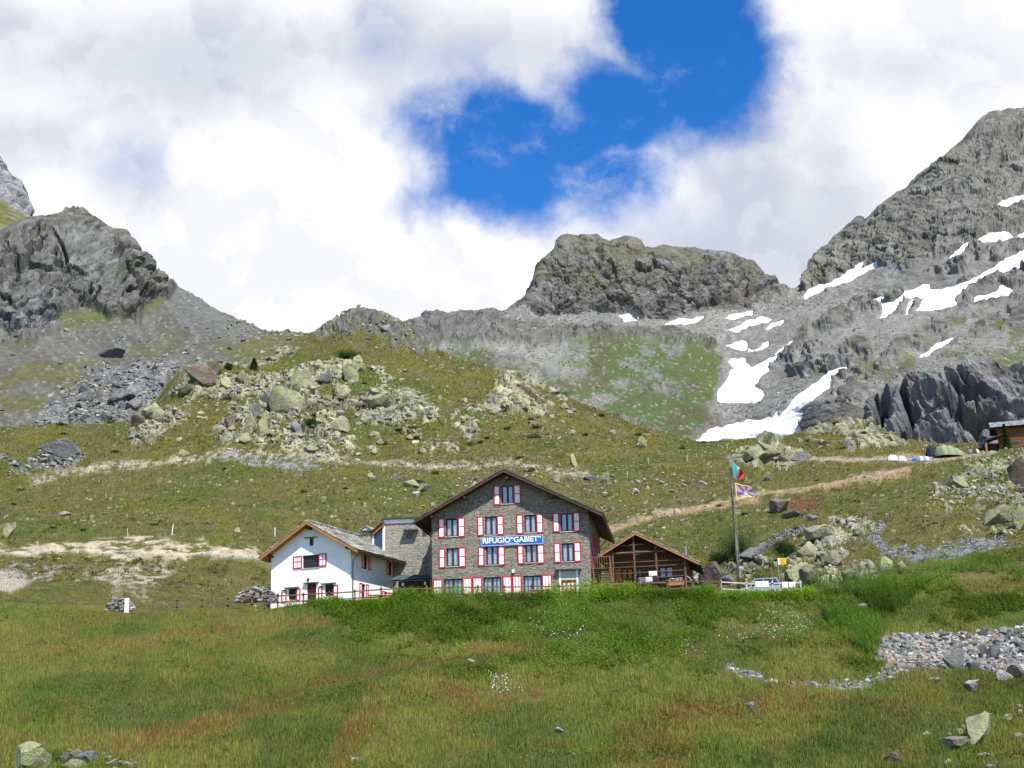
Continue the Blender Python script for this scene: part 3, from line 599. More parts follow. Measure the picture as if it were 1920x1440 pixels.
for p in ([(1520, 610), (1560, 590), (1600, 555), (1680, 545), (1740, 540), (1720, 580), (1640, 585), (1600, 605), (1560, 625)], [(1450, 690), (1470, 655), (1510, 640), (1560, 650), (1640, 640), (1640, 680), (1560, 700), (1480, 700)],
          [(1640, 690), (1660, 660), (1720, 625), (1760, 600), (1800, 610), (1830, 590), (1960, 560), (2200, 500), (2200, 640), (1900, 620), (1800, 645), (1700, 660)], [(1480, 640), (1500, 610), (1520, 600), (1510, 640), (1490, 660)],
          [(1555, 750), (1560, 705), (1620, 690), (1700, 690), (1720, 705), (1640, 740), (1590, 760)], [(1740, 500), (1800, 480), (1960, 450), (1960, 480), (1800, 510)],
          [(1750, 560), (1830, 510), (1960, 490), (2200, 440), (2200, 520), (1850, 570), (1780, 590)]):
    bands.append(L.pm(p, 5, 12, 26, 404))
bands = np.max(bands, 0)*sst(n0*0.5+nb*0.5, .36, .5)
bands_lo = L.pm([(1505, 805), (1520, 785), (1560, 765), (1600, 760), (1625, 775), (1625, 815), (1560, 800), (1520, 815)], 4, 7, 20, 429)
bands = np.maximum(bands, bands_lo)
cliff = L.pm([(1628, 825), (1625, 780), (1628, 750), (1650, 735), (1740, 735), (1790, 705), (1850, 690), (1960, 690), (2200, 650), (2200, 870), (1640, 860), (1560, 830)], 5, 9, 28, 405)
shelf = L.pm([(760, 625), (800, 600), (900, 598), (1000, 612), (1090, 625), (1200, 622), (1320, 640), (1350, 660), (1300, 655), (1200, 645), (1060, 650), (960, 655), (860, 650), (790, 655)], 4, 7, 22, 406)*sst(nb, .22, .4)
shelf = np.maximum(shelf, L.pm([(770, 628), (800, 598), (870, 590), (940, 598), (960, 625), (930, 652), (850, 655), (790, 660)], 4, 6, 22, 409))
ledges = np.max([L.pm(p, 4, 9, 20, 407) for p in ([(1095, 705), (1110, 695), (1140, 702), (1130, 715)], [(1160, 710), (1200, 708), (1270, 722), (1285, 742), (1230, 735), (1180, 725)], [(900, 680), (960, 668), (1040, 695), (1030, 700), (940, 690)], [(1140, 775), (1190, 790), (1240, 812), (1210, 812), (1160, 795)])], 0)*sst(n0, .35, .5)
rock = np.clip(butte+mtn+bands+cliff+shelf*0.8+ledges*0.8, 0, 1)
b1, c1 = blocks(U/38+n2*1.2, W/26+n2, 411, 0.8); b2, c2 = blocks(U/13+n3*0.6+n2, W/11+n2, 412, 0.8); b3, c3 = blocks(U/4.6+n3*.5, W/3.8, 413, 0.8)
k1, _ = blocks((U+0.25*W)/27+n2*.4, W/26, 431, 1.0); k2, _ = blocks((U+.2*W)/9, W/8, 432, 0.9)
tz = fbm(U/46, W/22-U/160, 421, 6, 0.55)
terr_ = sum(sst(tz, e, e+0.012) for e in (.3, .36, .41, .455, .5, .54, .585, .63, .69))-4.5
rv = fbm(U/16+n2, W/45, 416, 5, 0.55, True)           # vertical ribs of the cliffs
dg = fbm((U-1.1*W)/22, (U+0.9*W)/70, 417, 5, 0.6, True)   # slanting ribs of the mountain
strata = np.sin((W-0.12*U)/2.6+7*n2)
h = (n1-.5)*14*sc*(1-butte)+(n2-.5)*4*sc+(n3-.5)*1.0*sc
rk = (b1*5.5+b2*2.4+b3*0.9)
sk = np.clip((L.nr-1-np.arange(L.nr))/25.0, 0.2, 1)[:, None]
dg2 = fbm((U-1.1*W)/7, (U+0.9*W)/34, 424, 5, 0.6, True); bl = 0.35+0.65*sst(SX, 960, 1050)
h += sc*sk*(butte*bl*(rk*0.9+(rv-.5)*6+strata*1.1+terr_*0.8)+mtn*(rk*0.55+(dg-.5)*13+(dg2-.5)*7+terr_*0.5+(fbm(U/2.5, W/2.2, 422, 3)-.5)*2.0))
h += sc*bands*(rk*0.45+3+terr_*0.5+(dg2-.5)*5)+cliff*(k1*5.5+k2*1.8+b3*0.35+(rv-.5)*2.5+(fbm(U/3+W/5, (W-U)/9, 423, 4, .6, True)-.5)*3.2)*0.9+shelf*(b1*2.5+b2*2+b3*0.8+2.5+(rv-.5)*4)*0.9+ledges*(b2*1.6+b3*.6+1)*0.7
# deep shadowed clefts of the lower right cliff
for pts, w, d in (([(1640, 820), (1660, 770), (1650, 745)], 9, 16), ([(1700, 825), (1715, 790), (1695, 755)], 8, 12), ([(1850, 812), (1800, 800), (1785, 770), (1815, 755)], 14, 16), ([(1790, 725), (1810, 745), (1850, 760)], 6, 8), ([(1900, 820), (1860, 800)], 10, 8)):
    h -= L.lm(pts, w, 6, 6, 25, 430)*d*sst(n0+0.1, .3, .5)
for pts, w, d in (([(1680, 800), (1690, 760), (1740, 745), (1780, 760), (1770, 800)], 12, 9), ([(1720, 820), (1750, 810), (1790, 825)], 10, 8), ([(1860, 775), (1890, 790), (1950, 790)], 10, 8)):
    h += L.lm(pts, w, 8, 6, 25, 431)*d*0.6
SNOW = [ # photo outlines of the snow fields and what sets each apart
 ([(1297,830),(1330,808),(1365,800),(1420,792),(1440,790),(1447,786),(1453,790),(1460,776),(1460,790),(1493,750),(1513,733),(1533,717),(1547,703),(1557,698),(1570,696),(1592,691),(1588,697),(1570,700),(1558,702),(1557,727),(1543,740),(1527,753),(1510,763),(1493,777),(1513,778),(1500,793),(1503,813),(1480,822),(1430,822),(1397,825),(1357,823),(1320,830)], 'large snow field stretching from valley floor diagonally up to brown crag'),
 ([(1347,750),(1345,740),(1355,720),(1368,703),(1370,693),(1380,690),(1365,680),(1373,672),(1397,670),(1398,680),(1407,688),(1427,680),(1440,673),(1453,667),(1470,657),(1471,660),(1453,673),(1440,687),(1443,697),(1430,707),(1420,720),(1413,727),(1427,733),(1432,743),(1427,755),(1397,760),(1373,757),(1350,755)], 'broad snow patch beside green slope with ragged upper end'),
 ([(1362,646),(1380,638),(1398,638),(1397,648),(1380,651)], 'small oval snow patch above the broad ragged one'),
 ([(1416,652),(1427,638),(1438,633),(1437,640),(1423,649),(1400,652),(1402,648)], 'small forked snow patch right of the oval one'),
 ([(1361,620),(1387,613),(1400,603),(1427,593),(1447,597),(1437,603),(1413,608),(1387,622)], 'arrow shaped snow patch under the saddle on grey scree'),
 ([(1362,597),(1370,590),(1390,587),(1410,580),(1407,587),(1380,599)], 'uppermost small snow patch right of the flat summit base'),
 ([(1437,613),(1447,605),(1467,599),(1459,605),(1440,613)], 'tiny snow streak right of the arrow shaped patch'),
 ([(1245,612),(1262,604),(1300,599),(1320,598),(1303,605),(1270,610)], 'thin snow streak at right foot of flat topped summit'),
 ([(1452,662),(1467,647),(1488,632),(1487,635),(1470,653),(1456,662)], 'narrow snow streak climbing between scree and dark crag'),
 ([(1561,583),(1573,572),(1613,563),(1600,570),(1580,580),(1565,584)], 'short snow streak left under the dark middle rock band'),
 ([(1723,670),(1740,660),(1763,643),(1785,635),(1783,640),(1760,653),(1737,668)], 'isolated slim snow streak on pale talus above the right cliff'),
 ([(1528,776),(1543,767),(1555,761),(1547,770),(1530,777)], 'tiny snow remnant left of the lower cliff'),
 ([(1502,553),(1520,537),(1547,530),(1573,517),(1590,503),(1600,500),(1620,488),(1615,497),(1612,503),(1633,493),(1642,490),(1640,497),(1613,510),(1587,523),(1553,537),(1527,547),(1510,555)], 'forked snow tongue beneath the jagged left shoulder'),
 ([(1650,595),(1657,577),(1650,568),(1673,565),(1700,543),(1727,528),(1737,530),(1742,540),(1757,540),(1800,528),(1813,527),(1833,513),(1860,500),(1897,483),(1960,466),(1960,492),(1890,503),(1863,512),(1833,520),(1827,528),(1807,543),(1787,560),(1793,565),(1780,575),(1753,580),(1720,582),(1737,557),(1713,570),(1697,587),(1710,563),(1720,553),(1697,563),(1680,578),(1655,595)], 'longest snow field crossing the right mountain with finger like lower edge'),
 ([(1618,572),(1630,560),(1655,552),(1650,560),(1633,568)], 'small snow patch left of the finger edged field'),
 ([(1833,458),(1847,447),(1870,437),(1883,436),(1900,445),(1880,453),(1847,457)], 'triangular snow patch high under the summit face'),
 ([(1777,478),(1800,463),(1828,453),(1813,463),(1787,477)], 'slim snow streak left of the triangular patch'),
 ([(1863,393),(1880,380),(1960,350),(1960,364),(1890,387),(1867,395)], 'highest snow streak below the right summit'),
 ([(1827,558),(1853,550),(1877,533),(1898,540),(1897,548),(1863,558),(1830,565)], 'speckled snow patch under the longest field near right edge'),
 ([(1905,448),(1920,438),(1940,432),(1940,440),(1915,449)], 'small snow patch at same height as the triangular one by picture edge'),
 ([(1163,590),(1180,592),(1195,602),(1170,600)], 'small snow patch directly under the flat summit cliffs'),
]
snowd = np.full(U.shape, -99.0)
sids = np.full(U.shape, -1)
wx, wy = L.warp(3.2, 12, 440)
for k, (p, lab) in enumerate(SNOW):
    p_ = np.array(p, float); sel = (SX > p_[:, 0].min()-14) & (SX < p_[:, 0].max()+14) & (SY > p_[:, 1].min()-14) & (SY < p_[:, 1].max()+14)
    d = np.full(U.shape, -99.0); d[sel] = sdpoly(wx[sel], wy[sel], p); b = d > snowd; snowd = np.where(b, d, snowd); sids = np.where(b & (d > -4), k, sids)
snowm = sst(snowd, -6, 1)
h = h*(1-snowm)+snowm*((n1-.5)*14*sc+(n2-.5)*0.5*sc)-snowm*1.5*sc
h[-1] = h[-2]*0.5; h[-1] = np.clip(h[-1], -6, 8)
# colours of the kinds of ground
col = np.zeros(U.shape+(3,), np.float32)+np.array(TALUS, np.float32)
fs_ = fbm(U/1.9, W/1.5, 470, 3)
col *= (0.72+0.56*n3)[..., None]*(0.88+0.24*n2)[..., None]*(0.68+0.64*fs_)[..., None]*(0.82+0.36*nb)[..., None]
h += (1-rock)*(fs_-.5)*0.9*sc
grassv = L.pm([(680, 690), (850, 650), (1000, 690), (1100, 640), (1200, 632), (1340, 670), (1352, 740), (1320, 820), (1200, 850), (680, 800)], 14, 24, 45, 450)
g2 = grassv*sst(n2*0.3+nb*0.35+fs_*.2+n3*.15+.05*sst(SX, 1080, 1250), .41, .49)
col = blend(col, g2*0.92, (.066, .10, .024)); col = blend(col, grassv*sst(nb, .5, .62)*0.6, (.10, .082, .045))
rub = np.maximum(L.pm([(980, 660), (1070, 650), (1110, 665), (1090, 700), (1060, 720), (1020, 700), (960, 690)], 12, 24, 30, 451), L.lm([(1060, 715), (1090, 725), (1140, 752)], 3, 3, 5, 20, 452)); col = blend(col, rub*0.75*sst(fs_*.5+n3*.5, .46, .54), (.24, .24, .20))
col = blend(col, L.pm([(1320, 790), (1345, 770), (1355, 800), (1330, 808)], 5, 6, 20, 3)*0.6, (.13, .10, .08))
gr = sst(fbm(SX/34, SY/18, 455, 5), .52, .62)
col = blend(col, gr*0.7*L.pm([(1480, 700), (1640, 640), (1800, 590), (1960, 560), (2200, 540), (2200, 720), (1900, 700), (1700, 740), (1560, 720)], 14, 30, 40, 456), (.105, .11, .04))
for p in ([(1760, 600), (1780, 590), (1815, 590), (1810, 605), (1770, 612)], [(1600, 700), (1650, 685), (1700, 690), (1660, 715), (1610, 720)], [(1660, 760), (1670, 735), (1690, 740), (1680, 760)], [(1780, 720), (1900, 660), (1960, 640), (1960, 660), (1830, 705)], [(1340, 835), (1320, 760), (1350, 700), (1340, 650), (1280, 640)], [(1845, 590), (1900, 640), (1960, 620), (1960, 600)]):
    col = blend(col, L.pm(p, 4, 8, 20, 457)*0.75, (.085, .105, .03))
rcb = np.zeros(U.shape+(3,), np.float32)+np.array((.145, .141, .128), np.float32)
rcb = blend(rcb, mtn, (.158, .155, .134)); rcb = blend(rcb, butte*sst(nb, .45, .6)*0.7, (.15, .135, .115)); rcb = blend(rcb, cliff, (.165, .168, .168)); rcb = blend(rcb, cliff*sst(nb, .5, .62)*0.7, (.17, .15, .13))
rcb = blend(rcb, shelf*0.8, (.11, .108, .10)); rcb = blend(rcb, bands*sst(n0, .5, .6)*0.5, (.125, .115, .10))
rcb *= (0.68+0.64*c3)[..., None]*(0.8+0.4*n3)[..., None]
flatg = sst(fbm(SX/26, SY/14, 460, 5), .5, .6)
rcb = blend(rcb, flatg*0.5*np.clip(0.7*butte*(1-sst(SY, 515, 545))+mtn*0.5*sst(nb, .4, .6)+bands*0.4+shelf*0.4, 0, 1), (.115, .118, .055))
ledge_g = L.pm([(1060, 505), (1110, 515), (1170, 545), (1130, 560), (1080, 535)], 5, 10, 25, 461)+L.pm([(1060, 460), (1200, 470), (1300, 480), (1350, 500), (1250, 500), (1100, 480)], 7, 14, 25, 462); rcb = blend(rcb, np.clip(ledge_g, 0, 1)*0.45, (.13, .13, .065))
paleg = L.pm([(1790, 380), (1830, 340), (1850, 360), (1830, 420), (1790, 420)], 8, 12, 20, 463)+L.lm([(1850, 215), (1830, 260), (1800, 300)], 4, 5, 6, 20, 464)+L.lm([(1940, 330), (1840, 390), (1780, 450)], 2.5, 3, 5, 20, 465); rcb = blend(rcb, np.clip(paleg, 0, 1)*0.6, (.2, .2, .185))
col = col*(1-rock[..., None])+rcb*rock[..., None]
st1, _, _, _, stc, _ = voro(U/3.6, W/2.4, 466); st = (st1 < .28)*(stc > .7)*(1-rock)*(1-snowm); col = blend(col, st*0.6, (.25, .25, .225)); h += st*1.0*sc
L.move(h)
L.finish('mountainside', rockm, col, rock, 160)
# snow fields lie on the mountainside
snow_mat = mat('old_snow', (.80, .81, .84), (.50, .48, .45), 0.16, 0.6, 0.6, 0.35, contrast=(.2, .46), detail=10)
L.normals()
for k, (p, lab) in enumerate(SNOW):
    vm = (sids == k) & (snowd > -3.5)
    if vm.sum() < 6: continue
    lift = np.where(snowd > -3.5, sst(snowd, -3.5, 5)*3.4*sc-0.75*sc+0.35*(n3-.5)*sc, 0)
    fm = vm[:-1, :-1] & vm[1:, :-1] & vm[:-1, 1:] & vm[1:, 1:]; r, c = np.where(fm)
    if len(r) == 0: continue
    ids = np.stack([r*L.nc+c, r*L.nc+c+1, (r+1)*L.nc+c+1, (r+1)*L.nc+c], -1)
    P = (L.P+L.N*lift[..., None]).reshape(-1, 3); u, inv = np.unique(ids, return_inverse=True)
    me = np_mesh('snow_patch', P[u], inv.reshape(-1, 4), None, True)
    tag(link('snow_patch', me, snow_mat), lab, 'snow patch', 'snow fields on the mountainside')
L.SX, L.SY = proj(L.P)
# ------------------------------------------------------------------ building materials
def stone_wall(name, c1, c2, c3, sx, sz, bump=0.03, mortar=(.16, .15, .13), mw=0.10):
    m = bpy.data.materials.new(name); m.use_nodes = True; t = NT(m.node_tree)
    b = t.n['Principled BSDF']; b.inputs['Roughness'].default_value = 0.95; b.inputs['Specular IOR Level'].default_value = 0.1
    tc = t.new('ShaderNodeTexCoord'); v = t.vmath('MULTIPLY', tc.outputs['Object'], (sx, sx, sz))
    w = t.vmath('SUBTRACT', t.noise(v, 0.8, 3, 0.5, col=True), (0.5, 0.5, 0.5)); v = t.vmath('ADD', v, t.vmath('MULTIPLY', w, (0.8, 0.8, 0.8)))
    vo = t.new('ShaderNodeTexVoronoi', feature='F1'); t.l.new(v, vo.inputs['Vector']); vo.inputs['Scale'].default_value = 1.0
    ve = t.new('ShaderNodeTexVoronoi', feature='DISTANCE_TO_EDGE'); t.l.new(v, ve.inputs['Vector']); ve.inputs['Scale'].default_value = 1.0
    sp = t.new('ShaderNodeSeparateColor'); t.l.new(vo.outputs['Color'], sp.inputs[0])
    col = t.mix(t.ss(sp.outputs[0], 0.3, 0.9), c4(c1), c4(c2)); col = t.mix(t.ss(sp.outputs[1], 0.6, 0.8), col, c4(c3))
    col = t.mix(t.ss(t.noise(tc.outputs['Object'], 0.45, 6, 0.6), 0.42, 0.7, 0, 0.5), col, c4(tuple(x*1.25 for x in c2)))
    col = t.mix(t.ss(t.noise(tc.outputs['Object'], 5.0, 5, 0.6), 0.3, 0.75, 0, 0.45), col, c4(tuple(x*0.6 for x in c1)))
    e = t.ss(ve.outputs['Distance'], 0.0, mw); col = t.mix(e, c4(mortar), col); t.l.new(col, b.inputs['Base Color'])
    bp = t.new('ShaderNodeBump'); bp.inputs['Distance'].default_value = bump
    hgt = t.math('ADD', t.math('MULTIPLY', e, 0.7), t.math('MULTIPLY', t.noise(tc.outputs['Object'], 9.0, 4, 0.6), 0.6)); hgt = t.math('ADD', hgt, t.math('MULTIPLY', sp.outputs[2], 0.6))
    t.l.new(hgt, bp.inputs['Height']); t.l.new(bp.outputs[0], b.inputs['Normal']); return m
M_stone = stone_wall('coursed_stone', (.275, .255, .205), (.19, .188, .165), (.33, .285, .215), 1.7, 7.5, 0.05, (.12, .115, .10))
M_rubble = stone_wall('rubble_stone', (.31, .30, .25), (.17, .175, .17), (.36, .31, .22), 2.5, 3.6, 0.05, (.30, .28, .23), 0.14)
M_render = mat('white_render', (.87, .87, .86), (.72, .71, .68), 0.6, 0.9, 0.035, 5.0, contrast=(.22, .6), detail=9)
M_slab_dark = mat('dark_slate', (.13, .13, .125), (.07, .075, .07), 2.0, 0.8, 0.02, 8, island=0.35)
M_slab_pale = mat('lichened_slate', (.36, .36, .29), (.20, .20, .18), 1.5, 0.9, 0.02, 8, island=0.35)
M_slab_green = mat('green_slate', (.13, .17, .15), (.08, .10, .095), 2.0, 0.8, 0.02, 8, island=0.35)
M_timber = mat('dark_timber', (.085, .048, .03), (.045, .027, .018), 2.0, 0.8, 0.01, 12, (0.3, 1, 4))
M_timber2 = mat('weathered_boards', (.17, .095, .055), (.10, .057, .035), 2.0, 0.85, 0.01, 12, (0.3, 1, 5))
M_larch = mat('fresh_larch', (.42, .19, .06), (.30, .13, .045), 2.0, 0.7, 0.008, 12, (0.3, 1, 4))
M_bright = mat('orange_larch', (.62, .27, .08), (.48, .20, .06), 2.0, 0.7, 0.008, 12, (0.3, 1, 4))
M_log = mat('log_wall', (.26, .11, .05), (.15, .065, .032), 1.5, 0.8, 0.01, 10, (0.3, 1, 5))
M_fence = mat('fence_timber', (.17, .10, .07), (.10, .06, .045), 3.0, 0.85, 0.01, 12)
M_fence_pale = mat('pale_rail', (.55, .5, .44), (.4, .36, .32), 3.0, 0.85, 0.01, 12)
M_red = mat('red_paint', (.55, .02, .035), (.45, .018, .03), 3.0, 0.5, 0.004, 12)
M_white = mat('white_paint', (.84, .83, .84), (.76, .75, .76), 3.0, 0.5, 0.003, 14)
M_winframe = mat('brown_frame', (.05, .026, .02), (.035, .02, .016), 3.0, 0.5)
M_sill = mat('pale_sill', (.5, .49, .45), (.38, .37, .34), 4.0, 0.8)
M_metal = mat('galvanised_metal', (.35, .35, .36), (.25, .25, .26), 4.0, 0.45, metal=0.6)
M_gutter = mat('dark_gutter', (.04, .03, .03), (.03, .022, .02), 3.0, 0.4, spec=0.5)
M_curtain = mat('lace_curtain', (.90, .91, .93), (.74, .77, .82), 6.0, 0.9, 0.02, 14)
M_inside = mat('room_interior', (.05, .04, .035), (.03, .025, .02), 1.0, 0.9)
M_blue = mat('blue_enamel', (.012, .12, .47), (.01, .10, .42), 1.0, 0.5)
M_letter = mat('white_lettering', (.85, .85, .85), (.8, .8, .8), 1.0, 0.5)
def glass():
    m = bpy.data.materials.new('window_glass'); m.use_nodes = True; t = NT(m.node_tree); t.n.clear()
    tr = t.new('ShaderNodeBsdfTransparent'); tr.inputs[0].default_value = (.82, .86, .9, 1)
    gl = t.new('ShaderNodeBsdfGlossy'); gl.inputs['Roughness'].default_value = 0.03; gl.inputs['Color'].default_value = (.8, .8, .8, 1)
    fr = t.new('ShaderNodeFresnel'); fr.inputs[0].default_value = 1.5
    mx = t.new('ShaderNodeMixShader'); t.l.new(t.math('MULTIPLY_ADD', fr.outputs[0], 0.6, 0.03), mx.inputs[0]); t.l.new(tr.outputs[0], mx.inputs[1]); t.l.new(gl.outputs[0], mx.inputs[2])
    o = t.new('ShaderNodeOutputMaterial'); t.l.new(mx.outputs[0], o.inputs[0]); return m
M_glass = glass()
M_darkglass = mat('dark_glass', (.03, .045, .07), (.025, .04, .06), 1.0, 0.05, spec=0.8)

# ------------------------------------------------------------------ building frames
class Frame:
    """local frame of a building: x along its front (to the right), y into its depth, z up; origin at the front left ground corner"""
    def __init__(s, px, D, theta, z0=TZ, py=1100.0):
        s.th = R(theta); r = ray(px, py); s.O = np.array([r[0]*D, D, z0])
        s.ex = np.array([math.cos(s.th), -math.sin(s.th), 0]); s.ey = np.array([math.sin(s.th), math.cos(s.th), 0])
    def uz(s, px, py, y=0.0):      # photo pixel on the plane y = const  ->  (x, z)
        r = ray(px, py); k = (s.O+s.ey*y)@s.ey/(r@s.ey); p = r*k-s.O; return float(p@s.ex), float(p[2])
    def yz(s, px, py, x=0.0):      # photo pixel on the plane x = const  ->  (y, z)
        r = ray(px, py); k = (s.O+s.ex*x)@s.ex/(r@s.ex); p = r*k-s.O; return float(p@s.ey), float(p[2])
    def rect(s, x0, y0, x1, y1, y=0.0):
        u0, _ = s.uz(x0, (y0+y1)/2, y); u1, _ = s.uz(x1, (y0+y1)/2, y); _, za = s.uz((x0+x1)/2, y0, y); _, zb = s.uz((x0+x1)/2, y1, y)
        return [u0, u1, zb, za]
    def rectx(s, x0, y0, x1, y1, x=0.0):
        u0, _ = s.yz(x0, (y0+y1)/2, x); u1, _ = s.yz(x1, (y0+y1)/2, x); _, za = s.yz((x0+x1)/2, y0, x); _, zb = s.yz((x0+x1)/2, y1, x)
        return [u0, u1, zb, za]
    def world(s, x, y, z): return s.O+s.ex*x+s.ey*y+np.array([0, 0, z])
    def root(s, name): return empty(name, s.O, -s.th)
def clip(poly, a, b, c):     # keep a*x+b*z <= c
    out = []
    for i in range(len(poly)):
        p, q = poly[i], poly[(i+1) % len(poly)]; dp = a*p[0]+b*p[1]-c; dq = a*q[0]+b*q[1]-c
        if dp <= 0: out.append(p)
        if dp*dq < 0: t = dp/(dp-dq); out.append((p[0]+(q[0]-p[0])*t, p[1]+(q[1]-p[1])*t))
    return out
def wall(mb, w, h, openings, mp, depth=0.28, tops=()):
    xs = sorted(set([0, w]+[o[0] for o in openings]+[o[1] for o in openings])); zs = sorted(set([-1.5, h]+[o[2] for o in openings]+[o[3] for o in openings]))
    xs = [x for x in xs if 0 <= x <= w]; zs = [z for z in zs if z <= h]
    for i in range(len(xs)-1):
        for j in range(len(zs)-1):
            cx = (xs[i]+xs[i+1])/2; cz = (zs[j]+zs[j+1])/2
            if any(o[0] < cx < o[1] and o[2] < cz < o[3] for o in openings): continue
            pl = [(xs[i], zs[j]), (xs[i+1], zs[j]), (xs[i+1], zs[j+1]), (xs[i], zs[j+1])]
            for t in tops: pl = clip(pl, *t) if pl else pl
            if len(pl) > 2: mb.poly([mp(x, 0, z) for x, z in pl])
    for (a, b, c, d) in openings:
        for q in ([(a, c), (a, d)], [(b, d), (b, c)], [(a, d), (b, d)], [(b, c), (a, c)]):
            mb.poly([mp(q[0][0], 0, q[0][1]), mp(q[1][0], 0, q[1][1]), mp(q[1][0], depth, q[1][1]), mp(q[0][0], depth, q[0][1])])
def bx(mb, mp, a, b, y0, y1, c, d):
    p = [mp(a, y0, c), mp(b, y0, c), mp(b, y1, c), mp(a, y1, c), mp(a, y0, d), mp(b, y0, d), mp(b, y1, d), mp(a, y1, d)]
    mb.hexa(p)
FR = lambda x, y, z: (x, y, z)
def window(parent, o, mp=FR, y=0.16, fm=None, nx=2, nz=1, curtain=True, sill=True, fw=0.10, name='window', gm=None):
    a, b, c, d = o; mb = MB(); fm = fm or M_winframe
    bx(mb, mp, a, a+fw, y, y+0.08, c, d); bx(mb, mp, b-fw, b, y, y+0.08, c, d); bx(mb, mp, a+fw, b-fw, y, y+0.08, d-fw, d); bx(mb, mp, a+fw, b-fw, y, y+0.08, c, c+fw)
    for i in range(1, nx):
        x = a+(b-a)*i/nx; k = 0.07 if i*2 == nx else 0.025; bx(mb, mp, x-k, x+k, y-0.01, y+0.07, c+fw, d-fw)
    for j in range(1, nz):
        z = c+(d-c)*j/nz; bx(mb, mp, a+fw, b-fw, y+0.01, y+0.05, z-0.02, z+0.02)
    w = mb.build(name, fm, parent)
    g = MB(); g.poly([mp(a+fw, y+0.055, c+fw), mp(b-fw, y+0.055, c+fw), mp(b-fw, y+0.055, d-fw), mp(a+fw, y+0.055, d-fw)]); g.build('pane', gm or M_glass, w, fix=False)
    if curtain:
        for s_ in (0, 1):
            cu = MB(); n = 10; x0 = a+fw+0.02 if s_ == 0 else (a+b)/2+0.09; x1 = (a+b)/2-0.09 if s_ == 0 else b-fw-0.02
            top = [(x0+(x1-x0)*i/n, y+0.10+0.025*math.sin(i*2.3+s_)) for i in range(n+1)]
            for i in range(n):
                (xa, ya), (xb, yb) = top[i], top[i+1]; cu.poly([mp(xa, ya, c+fw), mp(xb, yb, c+fw), mp(xb, yb, d-fw), mp(xa, ya, d-fw)])
            cu.build('curtain', M_curtain, w, fix=False)
    if sill:
        s_ = MB(); bx(s_, mp, a-0.08, b+0.08, -0.07, y+0.04, c-0.07, c-0.002); s_.build('sill', M_sill, w)
    return w
def shutter(parent, o, mp=FR, bars=1, vbars=0, y=-0.075, fw=0.115, tilt=0.0):
    a, b, c, d = o; mb = MB()
    def m2(x, yy, z): return mp(x, yy-tilt*(x-a)/(b-a), z)
    bx(mb, m2, a, a+fw, y, y+0.05, c, d); bx(mb, m2, b-fw, b, y, y+0.05, c, d); bx(mb, m2, a+fw, b-fw, y, y+0.05, d-fw, d); bx(mb, m2, a+fw, b-fw, y, y+0.05, c, c+fw)
    for i in range(1, bars+1):
        z = c+(d-c)*i/(bars+1)+ (0.06 if bars == 1 else 0); bx(mb, m2, a+fw, b-fw, y, y+0.045, z-0.035, z+0.035)
    for i in range(1, vbars+1):
        x = a+(b-a)*i/(vbars+1); bx(mb, m2, x-0.022, x+0.022, y+0.004, y+0.04, c+fw, d-fw)
    s_ = mb.build('shutter', M_red, parent)
    p = MB(); bx(p, m2, a+fw*0.5, b-fw*0.5, y+0.02, y+0.042, c+fw*0.5, d-fw*0.5); p.build('panel', M_white, s_); return s_
def slabs(mb, P00, P10, P01, nrows, wmin, wmax, th, rnd, over=0.25, jit=0.05):
    """thin stone slabs laid in overlapping rows; P00 eave start, P10 eave end, P01 ridge start"""
    P00, P10, P01 = map(Vector, (P00, P10, P01)); e = P10-P00; L_ = e.length; e.normalize(); s = P01-P00; S = s.length; s.normalize(); n = e.cross(s).normalized()
    if n.z < 0: n = -n
    rl = S/nrows
    for r in range(nrows):
        x = -rnd.random()*0.2
        while x < L_:
            w = rnd.uniform(wmin, wmax); t = th*rnd.uniform(0.7, 1.4); lo = r*rl-rnd.uniform(0, jit)*1.5; hi = min((r+1)*rl+over, S)
            a = max(x+0.015, -0.05); b = min(x+w-0.015, L_+0.05+rnd.random()*0.04)
            if b-a > 0.08:
                z0 = th*1.15*1.0+rnd.uniform(0, 0.02); z1 = 0.0+rnd.uniform(0, 0.012)
                j = rnd.uniform(-jit, jit)
                q = [P00+e*a+s*lo+n*z0, P00+e*b+s*(lo+j)+n*(z0+rnd.uniform(-.01, .015)), P00+e*b+s*hi+n*z1, P00+e*a+s*hi+n*z1]
                mb.hexa([*q, *[k+n*t for k in q]])
            x += w
